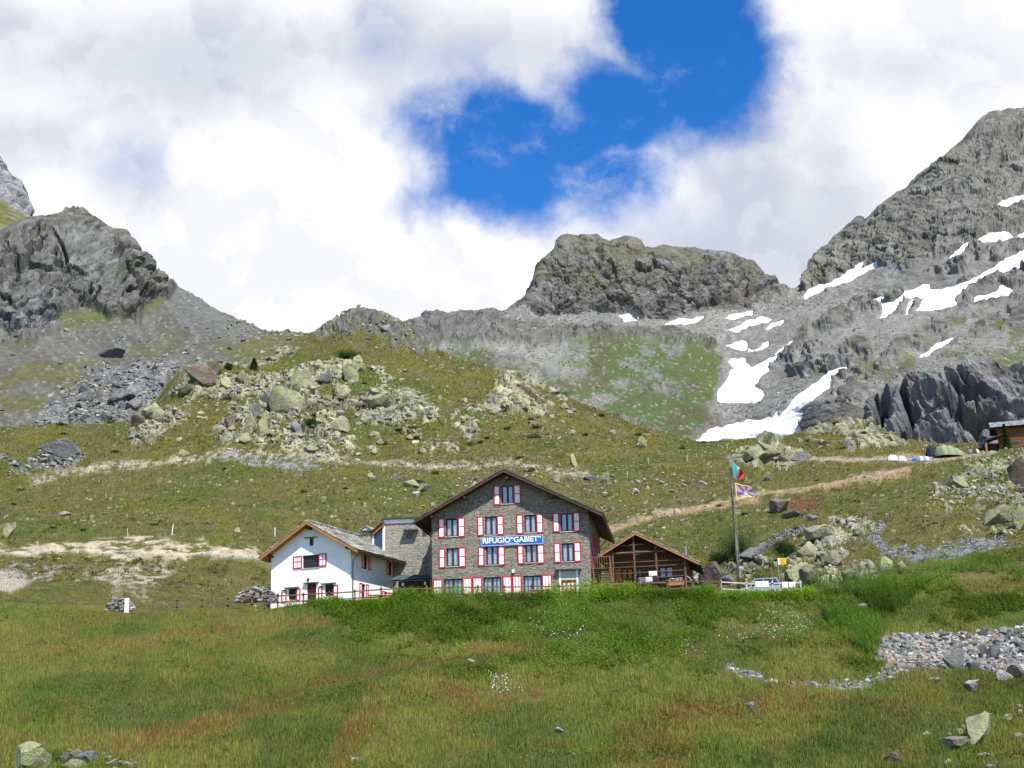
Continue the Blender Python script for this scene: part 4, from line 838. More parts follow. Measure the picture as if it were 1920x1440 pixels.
def gable_roof(root, prof, y0, y1, m_slab, m_deck, rnd, deck=0.16, rows=14, wr=(0.45, 1.0), th=0.05, fascia=None):
    """prof = (xL,zL,xA,zA,xR,zR) outline of the roof as seen from the front, slabs included"""
    xL, zL, xA, zA, xR, zR = prof; top = th*2.2
    rf = MB()
    for (xa, za, xb, zb) in ((xL, zL, xA, zA), (xR, zR, xA, zA)):
        a = Vector((xa, y0, za-top-deck)); b = Vector((xb, y0, zb-top-deck)); pts = [a, b, b+Vector((0, 0, deck)), a+Vector((0, 0, deck))]
        rf.prism([tuple(p) for p in pts], (0, y1-y0, 0))
    roof = rf.build('roof', m_deck, root)
    for (xa, za) in ((xL, zL), (xR, zR)):
        sb = MB(); slabs(sb, (xa, y0-0.03, za-top), (xa, y1, za-top), (xA, y0-0.03, zA-top), rows, wr[0], wr[1], th, rnd); sb.build('stone_slabs', m_slab, roof)
    rd = MB(); y = y0
    while y < y1:
        w = rnd.uniform(0.5, 0.9); rd.box(xA-0.28, y, zA-th*1.5+rnd.uniform(-.01, .02), xA+0.28, min(y+w-0.02, y1), zA+th*0.4+rnd.uniform(-.01, .02)); y += w
    rd.build('ridge_slabs', m_slab, roof)
    if fascia:
        for (xa, za, xb, zb) in ((xL, zL, xA, zA), (xR, zR, xA, zA)):
            f = MB(); a = Vector((xa, y0-0.045, za-top-0.02)); b = Vector((xb, y0-0.045, zb-top-0.02)); hh = fascia[1]
            f.prism([tuple(a-Vector((0, 0, hh))), tuple(b-Vector((0, 0, hh))), tuple(b), tuple(a)], (0, 0.04, 0)); f.build('verge_board', fascia[0], roof)
    return roof
def roof_z(prof, x):
    xL, zL, xA, zA, xR, zR = prof
    return zL+(zA-zL)*(x-xL)/(xA-xL) if x < xA else zR+(zA-zR)*(x-xR)/(xA-xR)
rnd = random.Random(7)
K = lambda cx, cy: (760+cx/4.8, 860+cy/4.8)     # first close study of the large house

# ================================================================== the large stone house
H = Frame(810.5, 131.0, 7.0)
HW = H.uz(1107.5, 1060)[0]; hroot = H.root('stone_mountain_house')
tag(hroot, 'large grey stone mountain house with red and white shutters and blue sign', 'house')
HD = 15.5
pl = H.uz(776.5, 974, -1.25); pa = H.uz(943.5, 878, -1.25); pr = H.uz(1130, 961, -1.25)
prof = (pl[0], pl[1], pa[0], pa[1], pr[0], pr[1])
roofH = gable_roof(hroot, prof, -1.25, HD+1.0, M_slab_dark, M_timber, rnd, 0.22, 16, (0.5, 1.1), 0.05, (M_timber, 0.24))
def kr(a, b, c, d): x0, y0 = K(a, b); x1, y1 = K(c, d); return H.rect(x0, y0, x1, y1)
W2 = [kr(365, 540, 472, 700), kr(718, 520, 825, 685), kr(1072, 505, 1177, 665), kr(1400, 490, 1507, 655)]
W3 = [kr(370, 805, 478, 970), kr(728, 785, 833, 955), kr(1082, 770, 1187, 935), kr(1410, 760, 1515, 925)]
W4 = [kr(866, 240, 972, 405)]
def ground(a, y, b): r_ = kr(a, y, b, y+120); r_[2] = 0.75; return r_
W1 = [ground(348, 1082, 512), ground(702, 1066, 862), ground(1064, 1052, 1226)]
door = kr(1404, 1092, 1542, 1200); door[2] = 0.0
ops = W2+W3+W4+W1+[door]
slope_l = ((prof[3]-prof[1])/(prof[2]-prof[0])); slope_r = ((prof[3]-prof[5])/(prof[2]-prof[4])); cut = 0.3
tops = [(-slope_l, 1, prof[1]-cut-slope_l*prof[0]), (-slope_r, 1, prof[5]-cut-slope_r*prof[4])]
wm = MB(); wall(wm, HW, prof[3], ops, FR, 0.28, tops)
# right side wall with its openings; left and back walls
zr = roof_z(prof, HW)-cut; zl = roof_z(prof, 0)-cut
side_ops = [[1.2, 2.2, 8.0, 9.6], [1.0, 2.1, 2.9, 5.0], [5.0, 6.0, 5.4, 7.0], [9.0, 10.0, 5.4, 7.0], [9.0, 10.0, 8.0, 9.6]]
side_ops = [o for o in side_ops if o[3] < zr-0.1]
wall(wm, HD, zr, side_ops, lambda x, y, z: (HW-y, x, z), 0.28)
wall(wm, HD, zl, [], lambda x, y, z: (0, HD-x, z), 0.2)
wall(wm, HW, prof[3], [], lambda x, y, z: (x, HD, z), 0.2, tops)
Hwall = wm.build('wall', M_stone, hroot, fix=False)
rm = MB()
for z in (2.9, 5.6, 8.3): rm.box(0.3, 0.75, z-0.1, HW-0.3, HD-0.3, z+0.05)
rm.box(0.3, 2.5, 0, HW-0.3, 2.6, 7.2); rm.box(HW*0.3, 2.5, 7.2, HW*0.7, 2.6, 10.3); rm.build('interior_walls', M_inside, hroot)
def pair(o, sl, sr, **kw):
    w_ = window(hroot, o, **kw); 
    for s_ in (sl, sr):
        if s_: s_ = list(s_); shutter(hroot, s_)
for o, (a, b, c, d, y0, y1, e) in zip(W2, ((297, 355, 475, 538, 538, 712, 530), (648, 705, 825, 887, 520, 695, 512), (1000, 1060, 1180, 1242, 503, 678, 495), (1327, 1388, 1510, 1573, 488, 662, 482))):
    pair(o, kr(a, y0, b, y1), kr(c, e, d, e+175))
for o, (a, b, c, d, y0, y1, e) in zip(W3, ((303, 360, 480, 545, 808, 985, 798), (655, 712, 835, 897, 790, 967, 783), (1010, 1065, 1188, 1252, 773, 950, 766), (1338, 1398, 1518, 1582, 758, 937, 750))):
    pair(o, kr(a, y0, b, y1), kr(c, e, d, e+178))
pair(W4[0], kr(795, 243, 855, 418), kr(974, 235, 1040, 408))
for o in W1: window(hroot, o, nx=4, curtain=True)
for a, b, y0 in ((250, 337, 1085), (517, 602, 1070), (606, 692, 1066), (876, 960, 1056), (964, 1048, 1052), (1230, 1320, 1043)):
    o = kr(a, y0, b, y0+100); o[2] = 0.72; shutter(hroot, o, vbars=2, bars=0)
# front door with white surround, flat stone hood and wall lamp
dd = MB(); a, b, c, d = door
bx(dd, FR, a-0.2, a-0.002, -0.05, 0.02, 0, d+0.9); bx(dd, FR, b+0.002, b+0.18, -0.05, 0.02, 0, d+0.9); sd_ = dd.build('door_surround', M_white, hroot); dd = MB(); bx(dd, FR, a, b, -0.048, -0.003, d, d+0.85); dd.build('door_lintel', M_sill, hroot)
dr = MB(); bx(dr, FR, a, b, 0.12, 0.18, c, d); drm = dr.build('door', M_red, hroot)
dg = MB(); 
for k in range(3): x0 = a+0.2+(b-a-0.3)*k/3; dg.box(x0, 0.105, d-0.95, x0+(b-a-0.3)/3-0.16, 0.118, d-0.25)
dg.build('door_glass', M_curtain, drm)
hd_ = MB(); bx(hd_, FR, a-0.5, b+0.5, -0.5, 0.1, d+0.92, d+1.0); hd_.build('door_hood', M_slab_dark, hroot)
lp = kr(962, 1000, 984, 1028); lm_ = MB(); lm_.box(lp[0], -0.28, lp[2], lp[1], -0.05, lp[3]); lm_.box(lp[0]+.08, -0.06, lp[2]+.1, lp[1]-.08, 0.0, lp[3]-.1); lm_.build('wall_lamp', M_white, hroot)
# sign board
sg = kr(686, 708, 1236, 768); z_m = (sg[2]+sg[3])/2; hh = 0.78
sb = MB(); sb.box(sg[0], -0.16, z_m-hh/2, sg[1], -0.10, z_m+hh/2); sign = sb.build('sign_board', M_blue, hroot)
fb = MB(); f_ = 0.06
for q in ((sg[0]-f_, sg[1]+f_, z_m+hh/2, z_m+hh/2+f_), (sg[0]-f_, sg[1]+f_, z_m-hh/2-f_, z_m-hh/2), (sg[0]-f_, sg[0], z_m-hh/2, z_m+hh/2), (sg[1], sg[1]+f_, z_m-hh/2, z_m+hh/2)): fb.box(q[0], -0.18, q[2], q[1], -0.02, q[3])
fb.build('sign_frame', M_sill, sign)
def text(s_, name, size, x, y, z, width, parent, m, bold=0.02):
    cu = bpy.data.curves.new(name, 'FONT'); cu.body = s_; cu.size = size; cu.extrude = 0.012; cu.offset = bold; cu.align_x = 'CENTER'
    tmp = bpy.data.objects.new('tmp', cu); C.objects.link(tmp); bpy.context.view_layer.update()
    dg_ = bpy.context.evaluated_depsgraph_get(); me = bpy.data.meshes.new_from_object(tmp.evaluated_get(dg_)); bpy.data.objects.remove(tmp)
    co = np.array([v.co[:] for v in me.vertices]); w = co[:, 0].max()-co[:, 0].min(); k = width/w; cx = (co[:, 0].max()+co[:, 0].min())/2
    for v in me.vertices: p = v.co.copy(); v.co = ((p.x-cx)*k+x, y-p.z, p.y+z)
    me.materials.clear(); o = link(name, me, m, parent); return o
text('RIFUGIO\u201cGABIET\u201d', 'lettering', 0.70, (sg[0]+sg[1])/2, -0.175, z_m-0.17, (sg[1]-sg[0])-0.28, sign, M_letter, 0.014)
text('m. 2375 s.l.m.', 'small_lettering', 0.13, (sg[0]+sg[1])/2, -0.175, z_m-0.345, 1.35, sign, M_letter, 0.004)
# purlins, gutter, downpipes
for k, f in enumerate((0.03, 0.27, 0.5, 0.73, 0.97)):
    x = prof[0]+(prof[4]-prof[0])*f; x = min(max(x, 0.15), HW-0.15); z = roof_z(prof, x)-0.55-(0.15 if k == 2 else 0)
    mb = MB(); mb.box(x-0.11, -1.1, z-0.12, x+0.11, -0.002, z+0.12); mb.build('purlin', M_timber2, hroot)
for x, z in ((prof[4]+0.02, prof[5]-0.3), (prof[0]-0.02, prof[1]-0.3)):
    mb = MB(); mb.tube([(x, -1.2, z), (x, HD+0.9, z)], 0.09, 8); mb.build('gutter', M_gutter, hroot)
mb = MB(); mb.tube([(prof[0], -1.1, prof[1]-0.35), (-0.1, -0.12, prof[1]-1.2), (-0.1, -0.12, -0.5)], 0.05, 8); mb.build('downpipe', M_gutter, hroot)
mb = MB(); mb.tube([(prof[4], HD*0.7, prof[5]-0.35), (HW+0.1, HD*0.8, prof[5]-1.3), (HW+.1, HD*0.8, 0)], 0.05, 8); mb.build('downpipe', M_gutter, hroot)
SIDE = lambda x, y, z: (HW-y, x, z)
for o in side_ops: 
    window(hroot, o, SIDE, nx=2, curtain=False)
    shutter(hroot, [o[0]-0.62, o[0]-0.04, o[2]-0.05, o[3]+0.05], SIDE); shutter(hroot, [o[1]+0.04, o[1]+0.62, o[2]-0.05, o[3]+0.05], SIDE)
# outside stair on the right-hand side
st = MB(); lz = 2.9
st.box(HW+0.05, 0.6, lz-0.12, HW+1.9, 2.6, lz); stair = st.build('staircase', M_timber2, hroot)
tr = MB()
for k in range(11):
    y = 0.55-0.27*k; z = lz-0.26*(k+1); x = HW+0.2+0.03*k; tr.box(x, y-0.3, z-0.05, x+1.45, y, z)
tr.build('treads', M_timber, stair)
sr = MB(); ye = 0.6-3.0
for x in (HW+0.15, HW+1.68): sr.beam((x, 0.6, lz-0.12), (x+.33, ye, -0.05), 0.08, 0.3)
sr.beam((HW+1.75, 0.58, lz+1.0), (HW+2.1, ye, 0.98), 0.09, 0.1); sr.beam((HW+0.1, 0.6, lz+1.0), (HW+1.8, 0.6, lz+1.0), 0.09, 0.1)
for k in range(8): x = HW+0.15+k*0.22; sr.box(x-.03, 0.57, lz, x+.03, 0.63, lz+0.98)
for k in range(7):
    f = (k+1)/7.5; x = HW+1.75+.35*f; y = 0.6-3.0*f; z = lz*(1-f); sr.box(x-.03, y-.03, z, x+.03, y+.03, z+1.0)
sr.box(HW+1.72, 0.52, 0, HW+1.84, 0.64, lz+1.05); sr.box(HW+2.05, ye-.06, -0.3, HW+2.17, ye+.06, 1.1); sr.build('railing', M_timber2, stair)
# ================================================================== the white house
WF = Frame(508, 135.2, 21.5); Q = lambda cx, cy: (470+cx/5.647, 940+cy/5.647)
WW = WF.uz(657.5, 1080)[0]; wroot = WF.root('white_house'); tag(wroot, 'white plastered house with pale stone slab roof and red shutters', 'house'); WD = 11.2
pl = WF.uz(485, 1045, -0.95); pa = WF.uz(574.5, 975, -0.95); pr = WF.uz(670.5, 1028.5, -0.95); wprof = (pl[0], pl[1], pa[0], pa[1], pr[0], pr[1])
gable_roof(wroot, wprof, -0.95, WD+0.5, M_slab_pale, M_larch, rnd, 0.14, 11, (0.4, 0.9), 0.06, (M_larch, 0.26))
def qr(a, b, c, d): x0, y0 = Q(a, b); x1, y1 = Q(c, d); return WF.rect(x0, y0, x1, y1)
def qs(a, b, c, d): x0, y0 = Q(a, b); x1, y1 = Q(c, d); return WF.rectx(x0, y0, x1, y1, WW)
mainw = qr(548, 568, 722, 705); attic = qr(620, 388, 665, 470); gw1 = qr(398, 920, 480, 1030); gd = qr(596, 868, 694, 1040); gw2 = qr(785, 875, 872, 975)
gd[2] = 0.0; gw1[2] = gw1[3]-1.15; gw2[2] = gw2[3]-1.15
sl = (wprof[3]-wprof[1])/(wprof[2]-wprof[0]); sr_ = (wprof[3]-wprof[5])/(wprof[2]-wprof[4]); cut = 0.27
wt = [(-sl, 1, wprof[1]-cut-sl*wprof[0]), (-sr_, 1, wprof[5]-cut-sr_*wprof[4])]
s1 = qs(1195, 565, 1248, 720); s2 = qs(1455, 640, 1505, 785); s3 = qs(1180, 875, 1215, 1050); s4 = qs(1420, 960, 1450, 1050)
for o in (s3, s4): o[2] = max(0.2, o[3]-1.9)
for o in (s1, s2, s3, s4):
    c_ = (o[0]+o[1])/2; o[0] = c_-0.42; o[1] = c_+0.42
s4[3] = min(s4[3], 2.3); s4[2] = 0.6
wm = MB(); wall(wm, WW, wprof[3], [mainw, attic, gw1, gd, gw2], FR, 0.3, wt)
wzr = roof_z(wprof, WW)-cut; wzl = roof_z(wprof, 0)-cut; SW = lambda x, y, z: (WW-y, x, z)
for o in (s1, s2): o[3] = min(o[3], wzr-0.15)
wall(wm, WD, wzr, [s1, s2, s3, s4], SW, 0.3); wall(wm, WD, wzl, [], lambda x, y, z: (0, WD-x, z)); wall(wm, WW, wprof[3], [], lambda x, y, z: (x, WD, z), 0.2, wt)
wm.build('wall', M_render, wroot, fix=False)
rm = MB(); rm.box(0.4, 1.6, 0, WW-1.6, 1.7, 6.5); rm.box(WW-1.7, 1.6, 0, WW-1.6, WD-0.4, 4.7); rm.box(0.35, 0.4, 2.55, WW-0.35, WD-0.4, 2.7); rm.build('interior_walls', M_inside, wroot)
window(wroot, mainw, nx=8, nz=4, curtain=False, gm=M_darkglass); window(wroot, attic, nx=1, curtain=False, sill=False, fw=0.06)
window(wroot, gw1, nx=4, nz=3, curtain=False); window(wroot, gw2, nx=4, nz=3, curtain=False)
shutter(wroot, qr(452, 582, 545, 715), bars=1, vbars=1); shutter(wroot, qr(722, 552, 805, 690), bars=1, vbars=1)
for o in (qr(330, 938, 382, 1050), qr(485, 922, 530, 1030), qr(718, 898, 763, 1000), qr(875, 884, 928, 990)):
    o[2] = o[3]-1.2; shutter(wroot, o, bars=0)
for o in (s1, s2, s3, s4):
    window(wroot, o, SW, nx=2, curtain=False, sill=False)
    w_ = 0.5; shutter(wroot, [o[0]-w_-0.02, o[0]-0.02, o[2], o[3]+0.03], SW, bars=1); shutter(wroot, [o[1]+0.02, o[1]+w_+.02, o[2], o[3]+0.03], SW, bars=1)
for o, e in ((attic, 0.45), (gw1, 0.35), (gd, 0.3), (gw2, 0.35)):
    mb = MB(); mb.box(o[0]-e, -0.28, o[3]+0.01, o[1]+e, 0.05, o[3]+0.08); mb.build('stone_hood', M_slab_dark, wroot)
mb = MB(); a, b, c, d = gd; mb.box(a, 0.12, 0, b, 0.18, d-0.02); dr = mb.build('door', M_winframe, wroot)
mb = MB(); mb.box(a+0.15, 0.095, d-0.75, b-0.15, 0.117, d-0.55); mb.box(a+0.15, 0.095, 0.2, b-0.15, 0.117, 1.0); mb.build('door_panel', M_red, dr)
mb = MB(); lx, lz = WF.uz(*Q(622, 840)); mb.tube([(lx, -0.3, lz-0.15), (lx, -0.3, lz+0.1), (lx, -0.3, lz+0.22)], [0.09, 0.15, 0.02], 6); mb.box(lx-.02, -0.3, lz+.2, lx+.02, 0, lz+.24); mb.build('wall_lantern', M_gutter, wroot)
for k, f in enumerate((0.02, 0.5, 0.985)):
    x = min(max(WW*f, 0.12), WW-0.12); z = roof_z(wprof, x)-0.55-(0.12 if k == 1 else 0); r0 = 0.17 if k == 1 else 0.11
    mb = MB(); mb.tube([(x, -0.8, z), (x, -0.002, z)], r0, 8); mb.build('purlin', M_timber, wroot)
mb = MB()
for k in range(24): y = 0.1+k*0.47; mb.beam((WW-0.05, y, roof_z(wprof, WW-0.05)-0.36), (wprof[4]-0.05, y, wprof[5]-0.36), 0.1, 0.13)
mb.build('rafters', M_larch, wroot)
mb = MB(); mb.tube([(wprof[4]+0.02, -0.9, wprof[5]-0.22), (wprof[4]+.02, WD+0.4, wprof[5]-0.22)], 0.08, 8); mb.build('gutter', M_gutter, wroot)
mb = MB(); mb.tube([(wprof[4], -0.6, wprof[5]-0.3), (WW+0.12, 0.25, wprof[5]-0.95), (WW+0.12, 0.25, -0.4)], 0.045, 8); mb.build('downpipe', M_gutter, wroot)
# faded wall painting on the sunny side wall (soft generic shapes)
mb = mat('faded_fresco', (.82, .82, .79), (.60, .70, .66), 2.2, 0.9, 0.0, contrast=(0.36, 0.52), detail=5)
o = qs(1270, 725, 1420, 900); fm_ = MB(); bx(fm_, SW, o[0], o[1], -0.006, -0.003, max(o[2], 1.6), min(o[3], wzr-1.0)); fm_.build('wall_painting', mb, wroot)
# chimney
cy_, cz_ = 0, 0
chx, chy = wprof[2]+1.1, 8.6; zb = roof_z(wprof, chx)-0.7; ztop = WF.uz(690, 1003, chy)[1]; chx = WF.uz(690, 1010, chy)[0]
mb = MB(); mb.box(chx-0.5, chy-0.45, roof_z(wprof, chx)-1.0, chx+0.5, chy+0.45, ztop); ch = mb.build('chimney', M_rubble, wroot)
mb = MB(); mb.box(chx-0.6, chy-0.55, ztop, chx+0.6, chy+0.55, ztop+0.08)
for dx in (-0.42, -0.14, 0.14, 0.42): mb.box(chx+dx-0.06, chy-0.42, ztop+.08, chx+dx+0.06, chy-0.3, ztop+0.4); mb.box(chx+dx-0.06, chy+0.3, ztop+.08, chx+dx+0.06, chy+0.42, ztop+0.4)
mb.build('chimney_stack_top', M_slab_dark, ch)
mb = MB(); a_ = (chx-0.72, chy-0.6, ztop+0.4); b_ = (chx, chy-0.6, ztop+0.85); c_ = (chx+0.72, chy-0.6, ztop+0.4)
mb.prism([a_, b_, (b_[0], b_[1], b_[2]+.07), (a_[0], a_[1], a_[2]+.07)], (0, 1.2, 0)); mb.prism([b_, c_, (c_[0], c_[1], c_[2]+.07), (b_[0], b_[1], b_[2]+.07)], (0, 1.2, 0)); mb.prism([(a_[0]+.15, a_[1]+.1, a_[2]), (c_[0]-.15, a_[1]+.1, a_[2]), (b_[0], a_[1]+.1, b_[2]-.05)], (0, 0.05, 0)); mb.build('chimney_hood', M_slab_pale, ch)
# lean-to at its left
mb = MB(); mb.box(-1.15, 1.0, -0.8, -0.002, 4.5, 1.9); lt = mb.build('lean_to', M_rubble, wroot)
mb = MB(); slabs(mb, (-1.6, 0.6, 2.0), (-1.6, 4.8, 2.0), (0.0, 0.6, 2.75), 3, 0.4, 0.8, 0.05, rnd); mb.prism([(-1.6, 0.6, 1.9), (-0.01, 0.6, 2.64), (-.01, 0.6, 2.72), (-1.6, 0.6, 1.98)], (0, 4.2, 0)); mb.build('lean_to_roof', M_slab_dark, lt)
mb = MB(); mb.tube([(-1.65, 0.6, 1.9), (-1.5, 0.7, 1.6), (-1.2, 0.9, 1.55), (-1.2, 0.9, -0.5)], 0.04, 6); mb.build('downpipe', M_gutter, wroot)
# ================================================================== stone link block between the two
LF = Frame(722, 140.5, 7.0); lroot = LF.root('stone_annex'); tag(lroot, 'narrow rubble stone block with white roof edge between the white and grey houses', 'building')
LW = LF.uz(808, 1000)[0]+1.2; zt = LF.uz(750, 981)[1]
wa = LF.rect(762.5, 1000, 773.5, 1009); wb = LF.rect(791, 997, 801, 1007); wc = LF.rect(791, 1045, 801, 1055)
mb = MB(); wall(mb, LW, zt, [wa, wb, wc], FR, 0.3); wall(mb, 6, zt, [], lambda x, y, z: (0, 6-x, z)); wall(mb, LW, zt, [], lambda x, y, z: (x, 6, z)); mb.build('wall', M_rubble, lroot, fix=False)
mb = MB(); mb.box(-0.1, -0.12, zt, LW, 6.1, zt+0.38); fas = mb.build('white_fascia', M_white, lroot)
mb = MB(); mb.box(-0.3, -0.35, zt+0.382, LW, 6.3, zt+0.5); mb.build('roof', M_gutter, lroot)
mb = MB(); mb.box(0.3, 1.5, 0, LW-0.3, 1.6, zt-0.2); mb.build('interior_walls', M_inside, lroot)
for o in (wa, wb, wc): window(lroot, o, nx=1, curtain=False, sill=False, fm=M_log, fw=0.09, gm=M_darkglass, y=0.02)
mb = MB(); o = LF.rect(758, 994, 785, 997); mb.box(o[0], -0.8, o[3]-0.1, o[1], -0.002, o[3]); mb.build('stone_hood', M_slab_dark, lroot)
mb = MB(); ax, az = LF.uz(700, 1003); bx_, bz = LF.uz(725, 984); 
mb.prism([(ax, -0.3, az-0.05), (bx_-0.2, -0.3, bz-0.05), (bx_-0.2, -0.3, bz+0.22), (ax, -0.3, az+0.22)], (0, 5, 0)); gr_ = mb.build('glazed_gable_roof', M_larch, lroot)
mb = MB(); slabs(mb, (ax-0.1, -0.5, az+0.25), (ax-0.1, 4.8, az+0.25), (bx_-0.2, -0.5, bz+0.25), 4, 0.4, 0.8, 0.05, rnd); mb.build('stone_slabs', M_slab_dark, gr_)
mb = MB(); mb.prism([(ax, 0.1, az-2.2), (-0.25, 0.1, az-2.2), (-0.25, 0.1, bz-0.1), (ax, 0.1, az-0.1)], (0, 0.06, 0)); mb.build('gable_glass', M_darkglass, lroot)
mb = MB(); mb.box(-0.25, 0.0, az-3, -0.002, 0.4, bz-0.1); mb.box(ax-0.1, -0.02, az-3, ax+0.06, 0.4, az-0.05); mb.build('glass_frame', M_white, lroot)
# slate roofed porch in the gap
PF = Frame(738, 136.0, 10.0); proot = PF.root('slate_roofed_porch'); tag(proot, 'low dark timber porch with green slate roof wedged between the white and grey houses', 'porch')
PW = PF.uz(806, 1085)[0]; p0 = PF.uz(745, 1090)[1]
mb = MB(); mb.box(0.4, 0.3, p0-0.75, PW, 0.4, p0); 
mb.box(0.4, 0.3, 0, 0.6, 0.4, p0-.75); mb.box(PW-0.2, 0.3, 0, PW, 0.4, p0-.75); mb.box(PW*0.45, 0.3, 0, PW*0.45+0.2, 0.4, p0-.75); mb.build('wall', M_timber, proot); mb = MB(); mb.box(0.4, 3, -.3, PW, 3.1, p0+.5); mb.build('rear_wall', M_timber, proot)
mb = MB(); mb.box(0.3, 0.2, p0-0.85, PW+.02, 0.45, p0-0.752); mb.build('lintel_beam', M_fence, proot)
mb = MB(); slabs(mb, (-0.2, -0.2, p0+0.05), (PW+0.05, -0.2, p0+0.05), (-0.2, 3.2, p0+0.95), 5, 0.4, 0.9, 0.06, rnd); mb.prism([(-0.2, -0.15, p0-.08), (-0.2, 3.2, p0+0.85), (-0.2, 3.2, p0+0.93), (-.2, -.15, p0+.03)], (PW+0.2, 0, 0)); mb.build('roof', M_slab_green, proot)
for x in (0.9, PW-0.5): mb = MB(); mb.box(x-0.1, 0.1, p0-0.45, x+0.1, 0.29, p0-0.15); mb.build('wall_lamp', M_white, proot)
mb = MB(); mb.box(0.65, 0.33, 0.0, PW*0.45-.05, 0.37, p0-0.9); mb.build('door', M_darkglass, proot)
# ================================================================== timber hut
T = Frame(1141, 134.0, 10.0); troot = T.root('timber_hut'); tag(troot, 'brown timber hut with open railed porch, right of the grey stone house', 'hut'); J = lambda cx, cy: (1090+cx/7.385, 980+cy/7.385)
pl = T.uz(1118, 1042, -0.5); pa = T.uz(1190.5, 996.5, -0.5); pr = T.uz(1311, 1053, -0.5); tp = (pl[0], pl[1], pa[0], pa[1], pr[0], pr[1]); TD = 8.2; PD = 2.3
gable_roof(troot, tp, -0.5, TD+0.6, M_slab_pale, M_timber, rnd, 0.12, 9, (0.4, 0.8), 0.05, (M_larch, 0.2))
ts = (tp[3]-tp[1])/(tp[2]-tp[0]); tr_ = (tp[3]-tp[5])/(tp[2]-tp[4]); tt = [(-ts, 1, tp[1]-0.25-ts*tp[0]), (-tr_, 1, tp[5]-0.25-tr_*tp[4])]
TW = T.uz(1287, 1080)[0]
def jr(a, b, c, d, y=PD): x0, y0 = J(a, b); x1, y1 = J(c, d); return T.rect(x0, y0, x1, y1, y)
d1 = jr(563, 635, 715, 925); d1[2] = 0.35; k1 = jr(728, 637, 830, 752); k2 = jr(1080, 612, 1270, 770); k3 = jr(392, 690, 445, 790); lft = jr(715, 385, 808, 445)
mp_ = lambda x, y, z: (x, y+PD, z)
mb = MB(); wall(mb, TW+0.2, tp[3], [d1, k1, k2, k3, lft], mp_, 0.12, tt); wall(mb, TD-PD, roof_z(tp, TW+.2)-.25, [], lambda x, y, z: (TW+0.2-y, x+PD, z)); wall(mb, TD-PD, roof_z(tp, 0)-.25, [], lambda x, y, z: (0, TD-x, z)); wall(mb, TW+.2, tp[3], [], lambda x, y, z: (x, TD, z), .1, tt)
mb.build('wall', M_timber2, troot, fix=False)
mb = MB(); mb.box(-0.3, -0.1, -0.6, TW+0.4, TD, 0.35); mb.build('deck', M_timber2, troot)
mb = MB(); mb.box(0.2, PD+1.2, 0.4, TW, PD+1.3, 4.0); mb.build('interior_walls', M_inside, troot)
for o, n in ((k1, 2), (k2, 2), (k3, 1)): window(troot, o, mp_, y=0.03, nx=n, nz=2, curtain=True if n == 2 else False, sill=False, fw=0.07, fm=M_timber)
window(troot, lft, mp_, y=0.03, nx=2, curtain=False, sill=False, fw=0.05, fm=M_white)
a, b, c, d = d1; mb = MB(); mb.box(a, PD+.03, c, b, PD+.08, d); dm = mb.build('door', M_timber, troot)
mb = MB(); w2 = (b-a)/2
for i in (0, 1):
    for j in range(3): mb.box(a+i*w2+0.1, PD-0.0, c+0.12+j*(d-c)/3, a+(i+1)*w2-0.08, PD+0.027, c-0.1+(j+1)*(d-c)/3)
mb.build('door_panel', M_bright, dm)
o = jr(478, 640, 556, 925); mb = MB(); mb.box(o[0], PD-0.06, 0.36, o[1], PD-0.01, o[3]); mb.build('shutter', M_bright, troot, fix=True)
for q in ((456, 600, 590), (625, 710, 590)): 
    o = jr(q[0], 560, q[1], 608); mb = MB(); mb.prism([(o[0], PD-0.04, o[2]), (o[1], PD-.04, o[2]), ((o[0]+o[1])/2+(0.3 if q[0] < 500 else -0.3), PD-.04, o[3])], (0, 0.03, 0)); mb.build('door_gable', M_log, troot)
for cx in (440, 740, 1045, 1440):
    x = T.uz(*J(cx, 700), -0.05)[0]; mb = MB(); mb.tube([(x, -0.05, -0.6), (x, -0.05, roof_z(tp, x)-0.3)], 0.11, 8); mb.build('post', M_timber2, troot)
def rail(x0, y0, x1, y1, r_, y=-0.05, name='rail', m=None, par=troot, fr=T, jj=J):
    a = fr.uz(*jj(x0, y0), y); b = fr.uz(*jj(x1, y1), y); mb = MB(); mb.tube([(a[0], y, a[1]), (b[0], y, b[1])], r_, 6); return mb.build(name, m or M_timber2, par)
rail(300, 440, 1160, 392, 0.13, -0.02, 'cross_beam'); rail(545, 325, 870, 298, 0.06, -0.08, 'cross_beam')
for q in ((450, 560, 1400, 512), (450, 625, 1430, 580), (450, 715, 1430, 655), (850, 765, 1430, 732), (320, 568, 440, 560)): rail(*q, 0.05)
rail(380, 852, 1430, 836, 0.1, -0.2); rail(420, 940, 1440, 925, 0.1, -0.2)
for cx in (365, 470, 820, 1190): x = T.uz(*J(cx, 880), -0.22)[0]; mb = MB(); mb.box(x-.07, -0.3, -0.6, x+.07, -0.14, 1.45); mb.build('rail_post', M_fence, troot)
a = T.uz(*J(1440, 730), 0); mb = MB(); mb.tube([(a[0], 0.05, a[1]), (a[0]+0.4, 0.1, a[1]-.25), (a[0]+0.75, 0.1, a[1]-1.1)], 0.05, 6); mb.build('brace', M_sill, troot)
x, z = T.uz(*J(1447, 400), 6.0); mb = MB(); mb.tube([(x, 6, roof_z(tp, x)-0.5), (x, 6, z+0.6)], 0.09, 8); ch = mb.build('stove_pipe', M_metal, troot); mb = MB(); mb.tube([(x, 6, z+0.62), (x, 6, z+0.72)], [0.15, 0.12], 8); mb.build('cap', M_gutter, ch)
